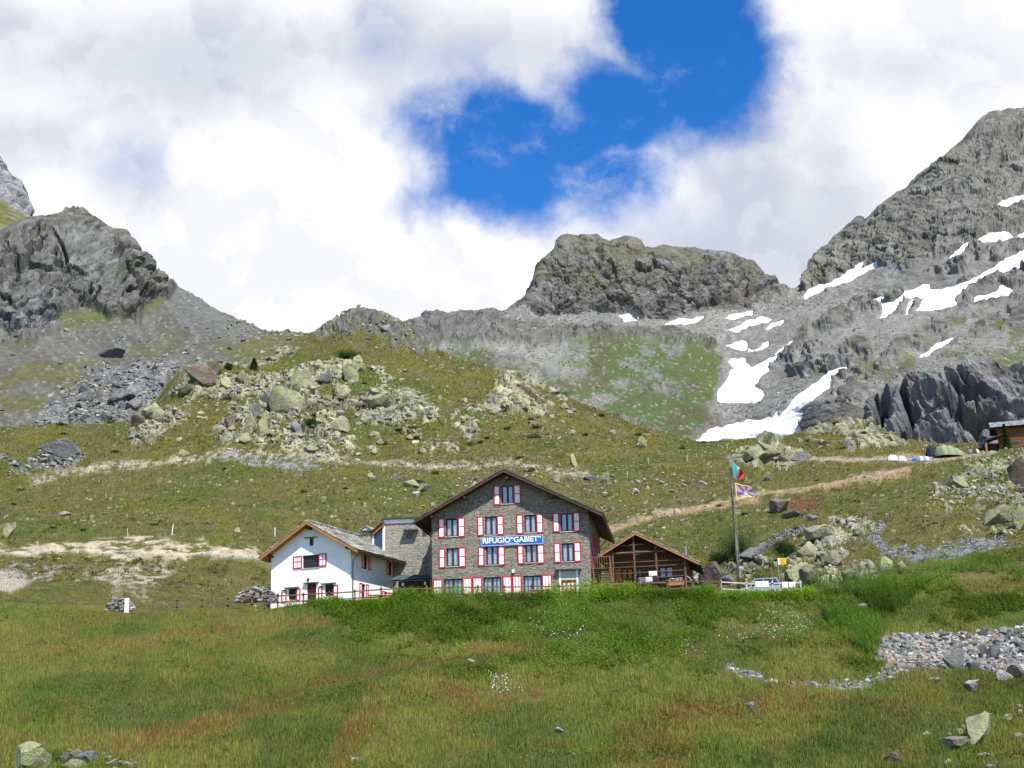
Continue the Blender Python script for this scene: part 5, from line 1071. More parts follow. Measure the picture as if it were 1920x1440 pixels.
# laundry and planter on the porch
M_cloth = mat('white_cloth', (.78, .77, .78), (.68, .67, .68), 3, 0.9, 0.02, 6); M_pink = mat('pale_pink_towel', (.78, .60, .60), (.70, .52, .53), 6, 0.95, 0.02, 14); M_navy = mat('navy_cloth', (.03, .035, .07), (.02, .025, .05), 4, 0.9, 0.02, 6); M_greycl = mat('grey_cloth', (.16, .16, .19), (.11, .11, .13), 4, 0.9, 0.02, 6)
def hang(name, fr, x0, z1, x1, z0, y, m, label, cat, group=None, fold=0.5, sway=0.03):
    """cloth folded over a rail at height z1"""
    n, k = 12, 8; V = []; Fq = []
    prof_ = [(-0.03-0.015*j/k, z1-(z1-z0)*j/k) for j in range(k, -1, -1)]+[(0.03, z1+0.02)]+[(0.07, z1-(z1-z0)*fold*j/k) for j in range(1, k+1)]
    for i in range(n+1):
        t = i/n
        for q, (yy, zz) in enumerate(prof_):
            dz = (z1-zz)/(z1-z0+1e-6); V.append((x0+(x1-x0)*t+0.02*math.sin(5*t+q)*dz, y+yy+sway*math.sin(t*11+1.3*q*0.1)*dz, zz-0.03*math.sin(7*t)*dz))
    m_ = len(prof_)
    for i in range(n):
        for q in range(m_-1): Fq.append((i*m_+q, (i+1)*m_+q, (i+1)*m_+q+1, i*m_+q+1))
    V = np.array(V); V = fr.O+V[:, :1]*fr.ex+V[:, 1:2]*fr.ey+V[:, 2:3]*np.array([0, 0, 1])
    o = link(name, np_mesh(name, V, np.array(Fq), None, True), m); md = o.modifiers.new('s', 'SOLIDIFY'); md.thickness = 0.02; md.offset = 0
    return tag(o, label, cat, group)
for nm, q, m_, lb in (('hanging_cloth', (935, 675, 1045, 742), M_cloth, 'white cloth hung highest over the porch rail of the timber hut'), ('hanging_towel', (890, 757, 985, 822), M_pink, 'pale pink towel hanging low on the porch of the timber hut'),
                   ('hanging_shirt', (990, 757, 1062, 812), M_navy, 'dark navy garment hanging beside the pale pink towel on the porch'), ('hanging_shirt', (790, 762, 882, 832), M_greycl, 'grey garment hanging left of the pale pink towel on the porch')):
    x0, y0 = J(q[0], q[1]); x1, y1 = J(q[2], q[3]); o = T.rect(x0, y0, x1, y1, -0.1); hang(nm, T, o[0], o[3], o[1], o[2], -0.14, m_, lb, 'laundry')
o = jr(1205, 800, 1420, 868, -0.5); pr_ = empty('planter_box', T.world(o[0], -0.6, o[2]), -T.th); tag(pr_, 'orange wooden planter box with pale flowers at the porch edge', 'planter')
w_, h_ = o[1]-o[0], o[3]-o[2]; mb = MB(); mb.box(0, 0, -0.0, w_, 0.32, h_*0.9); mb.box(-.03, -.03, h_*0.9, w_+.03, 0.35, h_); mb.box(0.1, 0.05, -0.9, 0.2, 0.25, 0); mb.box(w_-0.2, 0.05, -0.9, w_-0.1, 0.25, 0); mb.build('box', M_larch, pr_)
mb = MB(); r2 = random.Random(3)
for k in range(60):
    x = r2.uniform(0.1, w_-.1); y = r2.uniform(.02, .3); z = h_+r2.uniform(0.0, 0.22); s_ = .05; mb.poly([(x-s_, y, z), (x, y-s_, z+.02), (x+s_, y, z), (x, y+.02, z+s_)])
mb.build('flowers', M_cloth, pr_, fix=False)
# ================================================================== log hut up on the right
D0 = 318; G = Frame(1874, D0, 17.0, 0, 830.0); gz = at(1874, 856, D0)[2]; G.O[2] = gz; groot = G.root('log_cabin'); tag(groot, 'log cabin with grey stone slab roof high on the slope at the right edge', 'cabin')
GW = 17.0; e0 = G.uz(1874, 801); zt_ = e0[1]; 
mb = MB(); mb.box(0, 0, -3, GW, 6.2, zt_)
for k in range(int(zt_/0.35)): mb.tube([(-0.25, -0.03, 0.2+k*0.35), (GW, -0.03, 0.2+k*0.35)], 0.18, 8)
mb.build('log_wall', M_log, groot)
mb = MB(); 
P0 = Vector((-1.6, -1.4, zt_-0.3)); mb.prism([(-1.6, -1.4, zt_-0.45), (-1.6, 3.2, zt_+1.65), (-1.6, 3.2, zt_+1.85), (-1.6, -1.4, zt_-0.3)], (GW+2, 0, 0)); mb.prism([(-1.6, 7.4, zt_-0.45), (-1.6, 3.2, zt_+1.65), (-1.6, 3.2, zt_+1.85), (-1.6, 7.4, zt_-0.3)], (GW+2, 0, 0)); rf = mb.build('roof', M_timber, groot)
mb = MB(); slabs(mb, (-1.7, -1.45, zt_-0.28), (GW+.4, -1.45, zt_-0.28), (-1.7, 3.2, zt_+1.852), 9, 0.6, 1.3, 0.08, rnd); slabs(mb, (-1.7, 7.4, zt_-0.28), (GW+.4, 7.4, zt_-0.28), (-1.7, 3.2, zt_+1.852), 9, 0.6, 1.3, 0.08, rnd); mb.build('stone_slabs', mat('grey_slate', (.34, .35, .37), (.22, .23, .25), 1.5, 0.8, 0.02, 8, island=0.3), rf)
mb = MB(); mb.prism([(-0.2, 0.4, zt_), (-0.2, 6, zt_), (-0.2, 3.2, zt_+1.5)], (0.15, 0, 0)); mb.build('gable_boards', M_log, groot)
o = G.rect(1900, 827, 1912, 832); mb = MB(); mb.box(o[0], -0.25, o[2], o[1], -0.2, o[3]); mb.build('window', M_darkglass, groot)
# open shed leaning on it, roofed with a blue sheet
SF = Frame(1848, D0-2, 6.0, 0, 840.0); SF.O[2] = at(1848, 855, D0-2)[2]; sroot = SF.root('open_shed'); tag(sroot, 'open timber shed with blue sheet on its sloping roof left of the log cabin', 'shed')
SW_ = SF.uz(1888, 835)[0]; ra = SF.uz(1843, 826); rb = SF.uz(1886, 812)
mb = MB(); mb.prism([(-0.3, -0.6, ra[1]-0.25), (SW_, -0.6, rb[1]-0.25), (SW_, -0.6, rb[1]), (-0.3, -0.6, ra[1])], (0, 5, 0)); sh = mb.build('roof', M_timber, sroot)
mb = MB(); mb.prism([(-0.35, -0.7, ra[1]+0.01), (SW_*0.45, -0.7, ra[1]+(rb[1]-ra[1])*0.45+0.01), (SW_*0.45, -0.7, ra[1]+(rb[1]-ra[1])*0.45+0.07), (-0.35, -0.7, ra[1]+.07)], (0, 5, 0)); mb.box(-0.42, -0.7, ra[1]-0.9, -0.36, 4, ra[1]+.05); mb.build('blue_sheet', mat('blue_tarpaulin', (.02, .12, .55), (.015, .09, .42), 1, 0.5), sh)
mb = MB(); mb.box(0, -0.2, -2, 0.35, 0.15, ra[1]-.25); mb.build('post', M_larch, sroot)
mb = MB(); mb.box(0, 3.0, -2, SW_, 3.2, ra[1]-0.2); mb.box(SW_-0.2, 0, -2, SW_, 4, ra[1]); mb.build('wall', M_timber, sroot)
mb = MB(); mb.box(-0.2, 0.3, ra[1]-1.6, 0.5, 0.4, ra[1]-0.3); mb.build('hatch_board', M_larch, sroot)

# picnic tables on the terrace of the white house
def picnic(px, py, D, rz, label):
    p = at(px, py, D); p[2] = TZ; o = empty('picnic_table', p, rz); tag(o, label, 'table', 'tables on the terrace')
    mb = MB(); mb.box(-.9, -.38, .72, .9, .38, .78); mb.build('tabletop', M_bright, o)
    for y in (-.75, .75): mb = MB(); mb.box(-.9, y-.14, .42, .9, y+.14, .47); mb.build('bench', M_bright, o)
    for x in (-.65, .65): mb = MB(); mb.beam((x, -.75, 0), (x, -.2, .72), .06, .09); mb.beam((x, .75, 0), (x, .2, .72), .06, .09); mb.box(x-.03, -.78, .36, x+.03, .78, .42); mb.build('leg', M_timber2, o)
picnic(708, 1118, 128.6, .2, 'orange wooden picnic table in front of the side wall of the white house, left one'); picnic(729, 1116, 129.5, -.1, 'orange wooden picnic table next to the porch corner, right one')
picnic(1012, 1110, 128.0, .05, 'wooden picnic table behind the fence, under the right ground floor window')
# ------------------------------------------------------------------ ground lookups
def gA(px, D):
    """ground point of the hillside at photo column px and distance D"""
    c = int(np.clip(round((px-A.x[0])/(A.x[1]-A.x[0])), 0, A.nc-1)); Y = A.P[:, c, 1]; r = int(np.argmin(np.abs(Y-D))); return A.P[r, c]
NPR = np.random.default_rng(11)
def scatter(L, mask, n, area=False):
    """n random cells of a sheet, chosen by mask; returns points, normals, row, column"""
    m = mask.copy().astype(float); m[-1] = 0; m[:, -1] = 0
    if area:
        du = np.zeros(L.U.shape); du[:, :-1] = np.linalg.norm(L.P[:, 1:]-L.P[:, :-1], axis=2); dv = np.zeros(L.U.shape); dv[:-1] = np.linalg.norm(L.P[1:]-L.P[:-1], axis=2); m *= du*dv
    c = np.cumsum(m.ravel()); 
    if c[-1] <= 0: return None
    k = np.searchsorted(c, NPR.random(n)*c[-1]); r, q = np.unravel_index(np.minimum(k, m.size-1), m.shape); r = np.minimum(r, L.nr-2); q = np.minimum(q, L.nc-2)
    a = NPR.random(n)[:, None]; b = NPR.random(n)[:, None]
    P = (L.P[r, q]*(1-a)+L.P[r, q+1]*a)*(1-b)+(L.P[r+1, q]*(1-a)+L.P[r+1, q+1]*a)*b
    return P, L.N[r, q], r, q
A.normals()
AD = A.P[..., 1]
vis = np.zeros(AD.shape)       # share of the sheet that faces the lens: picture area of each cell
sx, sy = A.SX, A.SY; da = np.zeros(AD.shape); da[:-1] = (sy[:-1]-sy[1:]); vis = np.clip(da, 0, 6)*((AD > 40) & (sy < 1560) & (sx > -160) & (sx < 2080))
# ================================================================== fences
def fence(name, pts, D, label, m, rails=(0.25, 0.82), post_h=1.05, extra=0.0):
    """pts: (px, py of the upper rail) of each post"""
    P = []
    for px, py in pts: P.append(at(px, py, D))
    root = empty(name, P[0]-np.array([0, 0, 1.0])); tag(root, label, 'fence', None); o = P[0]-np.array([0, 0, 1.0])
    P = [p-o for p in P]
    for p in P:
        mb = MB(); t = rnd.uniform(-.03, .03); mb.beam((p[0], p[1]+.06, p[2]-1.5), (p[0]+t, p[1]+.06, p[2]+0.2+rnd.uniform(-.03, .05)), 0.13, 0.13, (0, 1, 0)); mb.build('post', m, root)
    for i in range(len(P)-1):
        for dz in (0, -0.6):
            a = P[i].copy(); b = P[i+1].copy(); a[2] += dz+rnd.uniform(-.03, .03); b[2] += dz+rnd.uniform(-.03, .03); d = (b-a)/np.linalg.norm(b-a)
            mb = MB(); mb.beam(a-d*0.12, b+d*0.12, 0.05, 0.11); mb.build('rail', m, root)
    return root
fence('wooden_fence', [(287, 1127), (332, 1126), (379, 1125), (427, 1123), (473, 1120), (521, 1117), (569, 1115), (617, 1112.5), (665, 1109), (714, 1105.5), (758, 1104), (800, 1103)], 126, 'brown post and rail fence running left from the white house across the meadow edge', M_fence)
fence('wooden_fence', [(800, 1103), (844, 1101.5), (895, 1101), (945, 1100.5), (997, 1100), (1048, 1099.5), (1098, 1098), (1139, 1097.5), (1190, 1094), (1251, 1091), (1299, 1090), (1350, 1090.5)], 125.2, 'brown post and rail fence in front of the grey stone house and timber hut', M_fence)
fence('wooden_fence', [(1351, 1091), (1399.5, 1094.5), (1448, 1094), (1501, 1092)], 127, 'pale weathered fence with towels in front of the parked car', M_fence_pale)
FT = Frame(1399, 126.95, 0, 0)
for k, (x0, x1, y0, y1, lb) in enumerate(((1415.5, 1428, 1091, 1102, 'pinkish white towel leftmost on the pale fence'), (1428.5, 1441, 1090.5, 1102, 'pinkish white towel on the pale fence, second from the left'), (1466, 1477.5, 1092, 1104, 'pinkish white towel hanging lowest on the pale fence, just right of the car'), (1479, 1491, 1092, 1102.5, 'pinkish white towel nearest the end of the pale fence'))):
    o = FT.rect(x0, y0, x1, y1); hang('towel', FT, o[0], o[3]+.02, o[1], o[2], 0, M_pink if k > 3 else mat('towel_%d' % k, (.80, .66, .66), (.72, .58, .58), 8, 0.95, 0.02, 16), lb, 'towel', 'towels drying on the fence', 0.7)
# ================================================================== flagpole and flags
base = at(1385.5, 1108, 130); topp = at(1368, 853, 130); ft = empty('flagpole', base); tag(ft, 'tall leaning wooden flagpole in front of the parking place', 'flagpole')
mb = MB(); v = topp-base; mb.tube([v*-0.08, v*0.3+np.array([0.05, 0, 0]), v*0.65, v], [0.17, 0.15, 0.115, 0.075], 10); mb.build('pole', mat('grey_pole', (.20, .17, .15), (.12, .10, .09), 3, 0.85, 0.01, 14, (2, 2, .4)), ft, True)
mb = MB(); mb.tube([v, v*1.004, v*1.01], [0.1, 0.12, 0.03], 8); mb.build('finial', M_metal, ft)
mb = MB(); mb.tube([v*.99+np.array([.1, -.05, 0]), v*.8+np.array([.2, -.05, 0]), v*.1+np.array([.25, -.05, 0])], 0.012, 4); mb.build('rope', M_sill, ft)
fence_post = None
def flag(name, q, D, colf, waves, label, nu=46, nv=30):
    """q: four photo corners hoist top, hoist bottom, fly bottom, fly top"""
    ht, hb, fb_, f_t = [at(x, y, D) for x, y in q]; V = []; Cc = []
    for i in range(nu+1):
        s_ = i/nu
        for j in range(nv+1):
            t = j/nv; p = (ht*(1-t)+hb*t)*(1-s_)+(f_t*(1-t)+fb_*t)*s_
            p = p+np.array([0, waves(s_, t), 0.05*math.sin(s_*9+t*3)*s_]); V.append(p); Cc.append(colf(s_, t))
    idx = np.arange((nu+1)*(nv+1)).reshape(nu+1, nv+1); Fq = np.stack([idx[:-1, :-1], idx[1:, :-1], idx[1:, 1:], idx[:-1, 1:]], -1).reshape(-1, 4)
    V = np.array(V); o0 = V[0].copy(); me = np_mesh(name, V-o0, Fq, np.array(Cc), True); m = MATS.get('flag_cloth') or mat_attr('flag_cloth', 0.8, 8.0, 0.05, 0.0)
    o = link(name, me, m); o.location = tuple(o0); md = o.modifiers.new('s', 'SOLIDIFY'); md.thickness = 0.015; tag(o, label, 'flag'); return o
def ita(s_, t): return (.08, .42, .38) if s_ < 0.42 else ((.8, .8, .8) if s_ < 0.62 else (.72, .06, .08))
flag('flag', [(1372, 864), (1376.5, 896), (1388, 901), (1396, 888)], 129.6, ita, lambda s_, t: 0.35*math.sin(s_*8+t*4)*s_+0.6*s_*(t-.3), 'green white and red flag hanging bunched at the top of the flagpole')
def tib(s_, t):
    if t > 0.93 or t < 0.06 or s_ < 0.06: return (.75, .60, .04)
    dx, dy = s_-0.54, t-0.62; r = math.hypot(dx*1.4, dy); a = math.degrees(math.atan2(-dy, dx*1.4))
    mtn_ = t > 0.66 + abs(s_-0.54)*0.75
    if mtn_: 
        if abs(s_-0.54) < 0.14 and 0.74 < t < 0.9: return (.35, .42, .40) if (int(s_*40)+int(t*30)) % 2 else (.6, .55, .5)
        return (.78, .78, .8)
    if r < 0.12: return (.8, .68, .12)
    if a < -20: a += 360
    return (.09, .11, .34) if int((a+15)//26) % 2 else (.58, .30, .34)
flag('flag', [(1377.5, 905), (1381, 938.5), (1416, 930), (1410, 914)], 129.6, tib, lambda s_, t: 0.3*math.sin(s_*7+t*2)*s_, 'yellow bordered flag with red and blue sun rays, lower on the flagpole')
# ================================================================== signpost
p = at(1463, 1095, 134); p[2] = TZ; sp = empty('signpost', p); tag(sp, 'metal signpost with three yellow direction boards behind the parked car', 'signpost')
h_ = at(1461, 1046, 134)[2]-TZ; mb = MB(); mb.tube([(0, 0, -0.4), (-0.1, 0, h_+.03)], 0.045, 8); mb.build('pole', M_metal, sp)
M_ysign = mat('yellow_sign', (.85, .52, .02), (.8, .48, .02), 2, 0.5); M_blk = mat('black_marks', (.02, .02, .02), (.015, .015, .015), 2, 0.6)
for k in range(3):
    z = h_-0.12-k*0.215; mb = MB(); mb.prism([(-0.05, -.07, z-.09), (0.62, -.07, z-.09), (0.74, -.07, z), (0.62, -.07, z+.09), (-0.05, -.07, z+.09)], (0, 0.02, 0)); sb_ = mb.build('direction_board', M_ysign, sp)
    mb = MB(); mb.box(-0.06, -.076, z-.092, 0.07, -.071, z+.092); mb.build('white_end', M_white, sb_)
    mb = MB(); 
    for i in range(7): mb.box(0.2+i*.055, -.077, z-.03, 0.235+i*.055, -.071, z+.03)
    mb.build('lettering', M_blk, sb_)
# ================================================================== parked car
cp = at(1388, 1110, 132.6); cp[2] = TZ; car = empty('parked_car', cp, R(-9)); tag(car, 'silver grey off-road car parked behind the pale fence', 'car')
M_car = mat('silver_paint', (.42, .43, .47), (.38, .39, .43), 1, 0.3, spec=0.6, metal=0.4); M_tyre = mat('rubber', (.02, .02, .02), (.015, .015, .015), 2, 0.8)
Lc = 3.85; side = [(0.05, .45), (0.0, .75), (0.05, .95), (0.9, 1.08), (1.0, 1.1), (1.35, 1.72), (1.5, 1.80), (3.35, 1.84), (3.5, 1.80), (3.78, 1.12), (3.82, .6), (3.75, .42)]
mb = MB()
lo = [(x, 0, z) for x, z in side if z <= 1.13]; mb.prism([(0.05, 0, .45), (0.0, 0, .75), (0.05, 0, .95), (1.0, 0, 1.1), (3.78, 0, 1.12), (3.82, 0, .6), (3.75, 0, .42)], (0, 1.7, 0))
mb.build('body', M_car, car)
mb = MB(); mb.box(1.42, 0.12, 1.76, 3.5, 1.58, 1.84)
for a, b in (((1.02, 1.11), (1.45, 1.78)), ((2.2, 1.11), (2.25, 1.78)), ((3.74, 1.12), (3.45, 1.78)), ((3.1, 1.12), (3.05, 1.78))):
    for y0, y1 in ((0.05, 0.13), (1.65, 1.57)): mb.beam((a[0], y0, a[1]), (b[0], y1, b[1]), 0.08, 0.10)
mb.build('cabin', M_car, car)
mb = MB()
for pts in ([(1.1, 1.12), (2.18, 1.12), (2.22, 1.76), (1.5, 1.76)], [(2.26, 1.12), (3.08, 1.12), (3.03, 1.76), (2.3, 1.76)], [(3.13, 1.12), (3.68, 1.12), (3.42, 1.76), (3.09, 1.76)]):
    for y0, y1 in ((0.08, 0.15), (1.62, 1.55)): mb.poly([(x, y0 if z < 1.3 else y1, z) for x, z in pts])
mb.poly([(1.04, .12, 1.12), (1.04, 1.58, 1.12), (1.46, 1.5, 1.77), (1.46, .2, 1.77)]); mb.poly([(3.74, .12, 1.13), (3.74, 1.58, 1.13), (3.47, 1.5, 1.77), (3.47, .2, 1.77)])
mb.build('windows', M_darkglass, car, fix=False)
for x in (0.75, 3.05):
    for y in (0.0, 1.55):
        mb = MB(); mb.tube([(x, y-.02, .34), (x, y+.18, .34)], 0.34, 18); w_ = mb.build('wheel', M_tyre, car); mb = MB(); mb.tube([(x, y-.04, .34), (x, y+.2, .34)], 0.18, 12); mb.build('rim', M_metal, w_)
for y in (0.15, 1.3): mb = MB(); mb.box(-.03, y, .68, .05, y+.25, .84); mb.build('headlight', M_white, car)
mb = MB(); mb.box(-.1, .05, .42, .08, 1.65, .6); mb.build('bumper', M_metal, car); mb = MB(); mb.box(1.15, -.15, 1.12, 1.3, 0.05, 1.3); mb.build('mirror', M_tyre, car)
mb = MB(); mb.box(3.8, .1, .75, 3.85, .3, 1.05); mb.build('tail_light', M_red, car)
# ================================================================== walking person on the left slope
gp = A.pick(17, 901)[0]
def skin_mesh(name, verts, edges, radii, m, parent=None, sub=2):
    me = bpy.data.meshes.new(name); me.from_pydata(verts, edges, []); o = link(name, me, m, parent); 
    sk = o.modifiers.new('skin', 'SKIN'); sk.use_smooth_shade = True
    for i, r_ in enumerate(radii): me.skin_vertices[0].data[i].radius = (r_, r_) if not isinstance(r_, tuple) else r_
    me.skin_vertices[0].data[0].use_root = True
    s2 = o.modifiers.new('sub', 'SUBSURF'); s2.levels = sub; s2.render_levels = sub; return o
pe = empty('person', gp+np.array([0, 0, -0.05]), R(8)); tag(pe, 'walker in dark red shirt and blue shorts, arm bent forward, on the stony path', 'person')
M_skin = mat('skin', (.55, .30, .22), (.5, .27, .2), 5, 0.6); M_shirt = mat('dark_red_shirt', (.10, .012, .018), (.07, .01, .014), 8, 0.9, .01, 20); M_short = mat('blue_shorts', (.03, .045, .22), (.02, .03, .15), 8, 0.9, .01, 20); M_hair = mat('dark_hair', (.02, .014, .01), (.015, .01, .008), 8, 0.8)
bv = [(0, 0, .95), (0.02, 0, 1.2), (0.05, 0, 1.45), (0.08, 0, 1.55), (0.1, 0, 1.66), (0.11, 0, 1.76), (0, .09, .92), (0.12, .1, .52), (0.02, .1, .08), (0.16, .1, .03), (0, -.09, .92), (-.05, -.1, .5), (-.22, -.1, .12), (-.1, -.1, .03), (.05, .2, 1.43), (.06, .24, 1.15), (.32, .2, 1.1), (.42, .18, 1.12), (.05, -.2, 1.43), (.06, -.25, 1.15), (.34, -.2, 1.12), (.44, -.18, 1.14)]
be = [(0, 1), (1, 2), (2, 3), (3, 4), (4, 5), (0, 6), (6, 7), (7, 8), (8, 9), (0, 10), (10, 11), (11, 12), (12, 13), (2, 14), (14, 15), (15, 16), (16, 17), (2, 18), (18, 19), (19, 20), (20, 21)]
br = [.14, .13, .15, .055, .085, .07, .1, .065, .04, .035, .1, .065, .04, .035, .06, .045, .035, .03, .06, .045, .035, .03]
body = skin_mesh('body', bv, be, br, M_skin, pe)
skin_mesh('shirt', [(0, 0, .98), (.02, 0, 1.2), (.05, 0, 1.44), (.055, .2, 1.42), (.06, .235, 1.25), (.055, -.2, 1.42), (.06, -.24, 1.25)], [(0, 1), (1, 2), (2, 3), (3, 4), (2, 5), (5, 6)], [.165, .155, .17, .08, .07, .08, .07], M_shirt, pe)
skin_mesh('shorts', [(0, 0, .98), (0, .09, .9), (.08, .1, .6), (0, -.09, .9), (-.03, -.1, .58)], [(0, 1), (1, 2), (0, 3), (3, 4)], [.165, .125, .1, .125, .1], M_short, pe)
skin_mesh('hair', [(.08, 0, 1.72), (.07, 0, 1.79)], [(0, 1)], [.098, .075], M_hair, pe)
skin_mesh('rucksack', [(-.18, 0, 1.05), (-.17, 0, 1.25), (-.14, 0, 1.4)], [(0, 1), (1, 2)], [(.13, .15), (.13, .16), (.1, .13)], mat('black_rucksack', (.02, .02, .025), (.015, .015, .02), 8, 0.9), pe)
for x, y in ((0.1, .1), (-.14, -.1)): mb = MB(); mb.box(x-.1, y-.05, -.02, x+.16, y+.05, .1); mb.build('boot', M_hair, pe)
# ================================================================== rocks
import bmesh
def rock_mesh(name, seed, sub=2, cuts=14, slab=1.0, jag=0.0):
    r_ = random.Random(seed); bm = bmesh.new(); bmesh.ops.create_icosphere(bm, subdivisions=sub, radius=1.0)
    pl_ = []
    for k in range(cuts):
        n = Vector((r_.gauss(0, 1), r_.gauss(0, 1), r_.gauss(0, 1)*slab)).normalized(); pl_.append((n, r_.uniform(0.34, 0.72)))
    for v in bm.verts:
        for n, d in pl_:
            e = v.co.dot(n)
            if e > d: v.co -= n*(e-d)
        if jag: v.co *= 1+r_.uniform(-jag, jag)
    me = bpy.data.meshes.new(name); bm.to_mesh(me); bm.free()
    co = np.array([v.co[:] for v in me.vertices]); c = (co.max(0)+co.min(0))/2; sc_ = 2/(co.max(0)-co.min(0)); co = (co-c)*sc_
    me.vertices.foreach_set('co', co.astype(np.float32).ravel()); me.update(); return me
def rock_mat(name, c1, c2, lich_, amt):
    m = bpy.data.materials.new(name); m.use_nodes = True; t = NT(m.node_tree); b = t.n['Principled BSDF']; b.inputs['Roughness'].default_value = .95; b.inputs['Specular IOR Level'].default_value = .08; c1, c2, lich_ = [tuple(q*.86 for q in w) for w in (c1, c2, lich_)]
    g = t.new('ShaderNodeNewGeometry'); oi = t.new('ShaderNodeObjectInfo'); v = g.outputs['Position']
    c = t.mix(t.ss(t.noise(v, 1.1, 6, .65), .35, .65), c4(c2), c4(c1)); c = t.mix(t.math('MULTIPLY', t.ss(t.noise(v, 0.7, 5, .6), .62-amt*0.3, .75-amt*0.3), 0.85), c, c4(lich_))
    k = t.math('MULTIPLY_ADD', oi.outputs['Random'], 0.5, 0.75); vv = t.new('ShaderNodeCombineXYZ'); [t.l.new(k, vv.inputs[i]) for i in range(3)]
    t.l.new(t.mix(1.0, c, vv.outputs[0], 'MULTIPLY'), b.inputs['Base Color'])
    bp = t.new('ShaderNodeBump'); bp.inputs['Distance'].default_value = .35; t.l.new(t.noise(v, 2.2, 7, .68), bp.inputs['Height']); t.l.new(bp.outputs[0], b.inputs['Normal']); return m
RMt = {'l': rock_mat('lichened_rock', (.32, .31, .21), (.22, .205, .155), (.36, .37, .18), .6), 'g': rock_mat('grey_rock', (.24, .24, .23), (.16, .165, .165), (.30, .30, .24), .3),
       'b': rock_mat('brown_rock', (.24, .19, .15), (.14, .11, .09), (.3, .28, .2), .2), 'd': rock_mat('dark_rock', (.14, .15, .148), (.085, .092, .094), (.2, .21, .19), .4), 'p': rock_mat('pale_rock', (.40, .385, .36), (.28, .27, .26), (.36, .35, .26), .2)}
RV = {}
for key in RMt:
    RV[key] = []
    for k in range(5):
        me = rock_mesh('boulder', 100+k*7+ord(key), 3, 16, 1.0+0.5*(k % 2), 0.028); me.materials.append(RMt[key]); RV[key].append(me)
nb_ = 0
def boulder(px, py, w, h_, kind, label, group=None, layer=None, name='boulder', tilt=0.15, seed=None):
    """rock whose foot is seen near photo pixel (px, py+h/2), w x h photo pixels large"""
    global nb_
    Lr = layer or A; P, N = Lr.pick(px, py+h_*0.42); D = P[1]; r_ = random.Random(nb_*13+5 if seed is None else seed); nb_ += 1
    sw = w/F*D/2; sh_ = h_/F*D/2*1.25; o = bpy.data.objects.new(name, RV[kind][r_.randrange(5)]); C.objects.link(o)
    o.scale = (sw*1.06, sw*r_.uniform(.7, 1.0), sh_); o.rotation_euler = (r_.uniform(-tilt, tilt), r_.uniform(-tilt, tilt)*1.5, r_.uniform(-.5, .5))
    o.location = tuple(P+np.array([0, sw*0.3, sh_*0.62])); return tag(o, label, 'rock' if name == 'rock' else 'boulder', group)
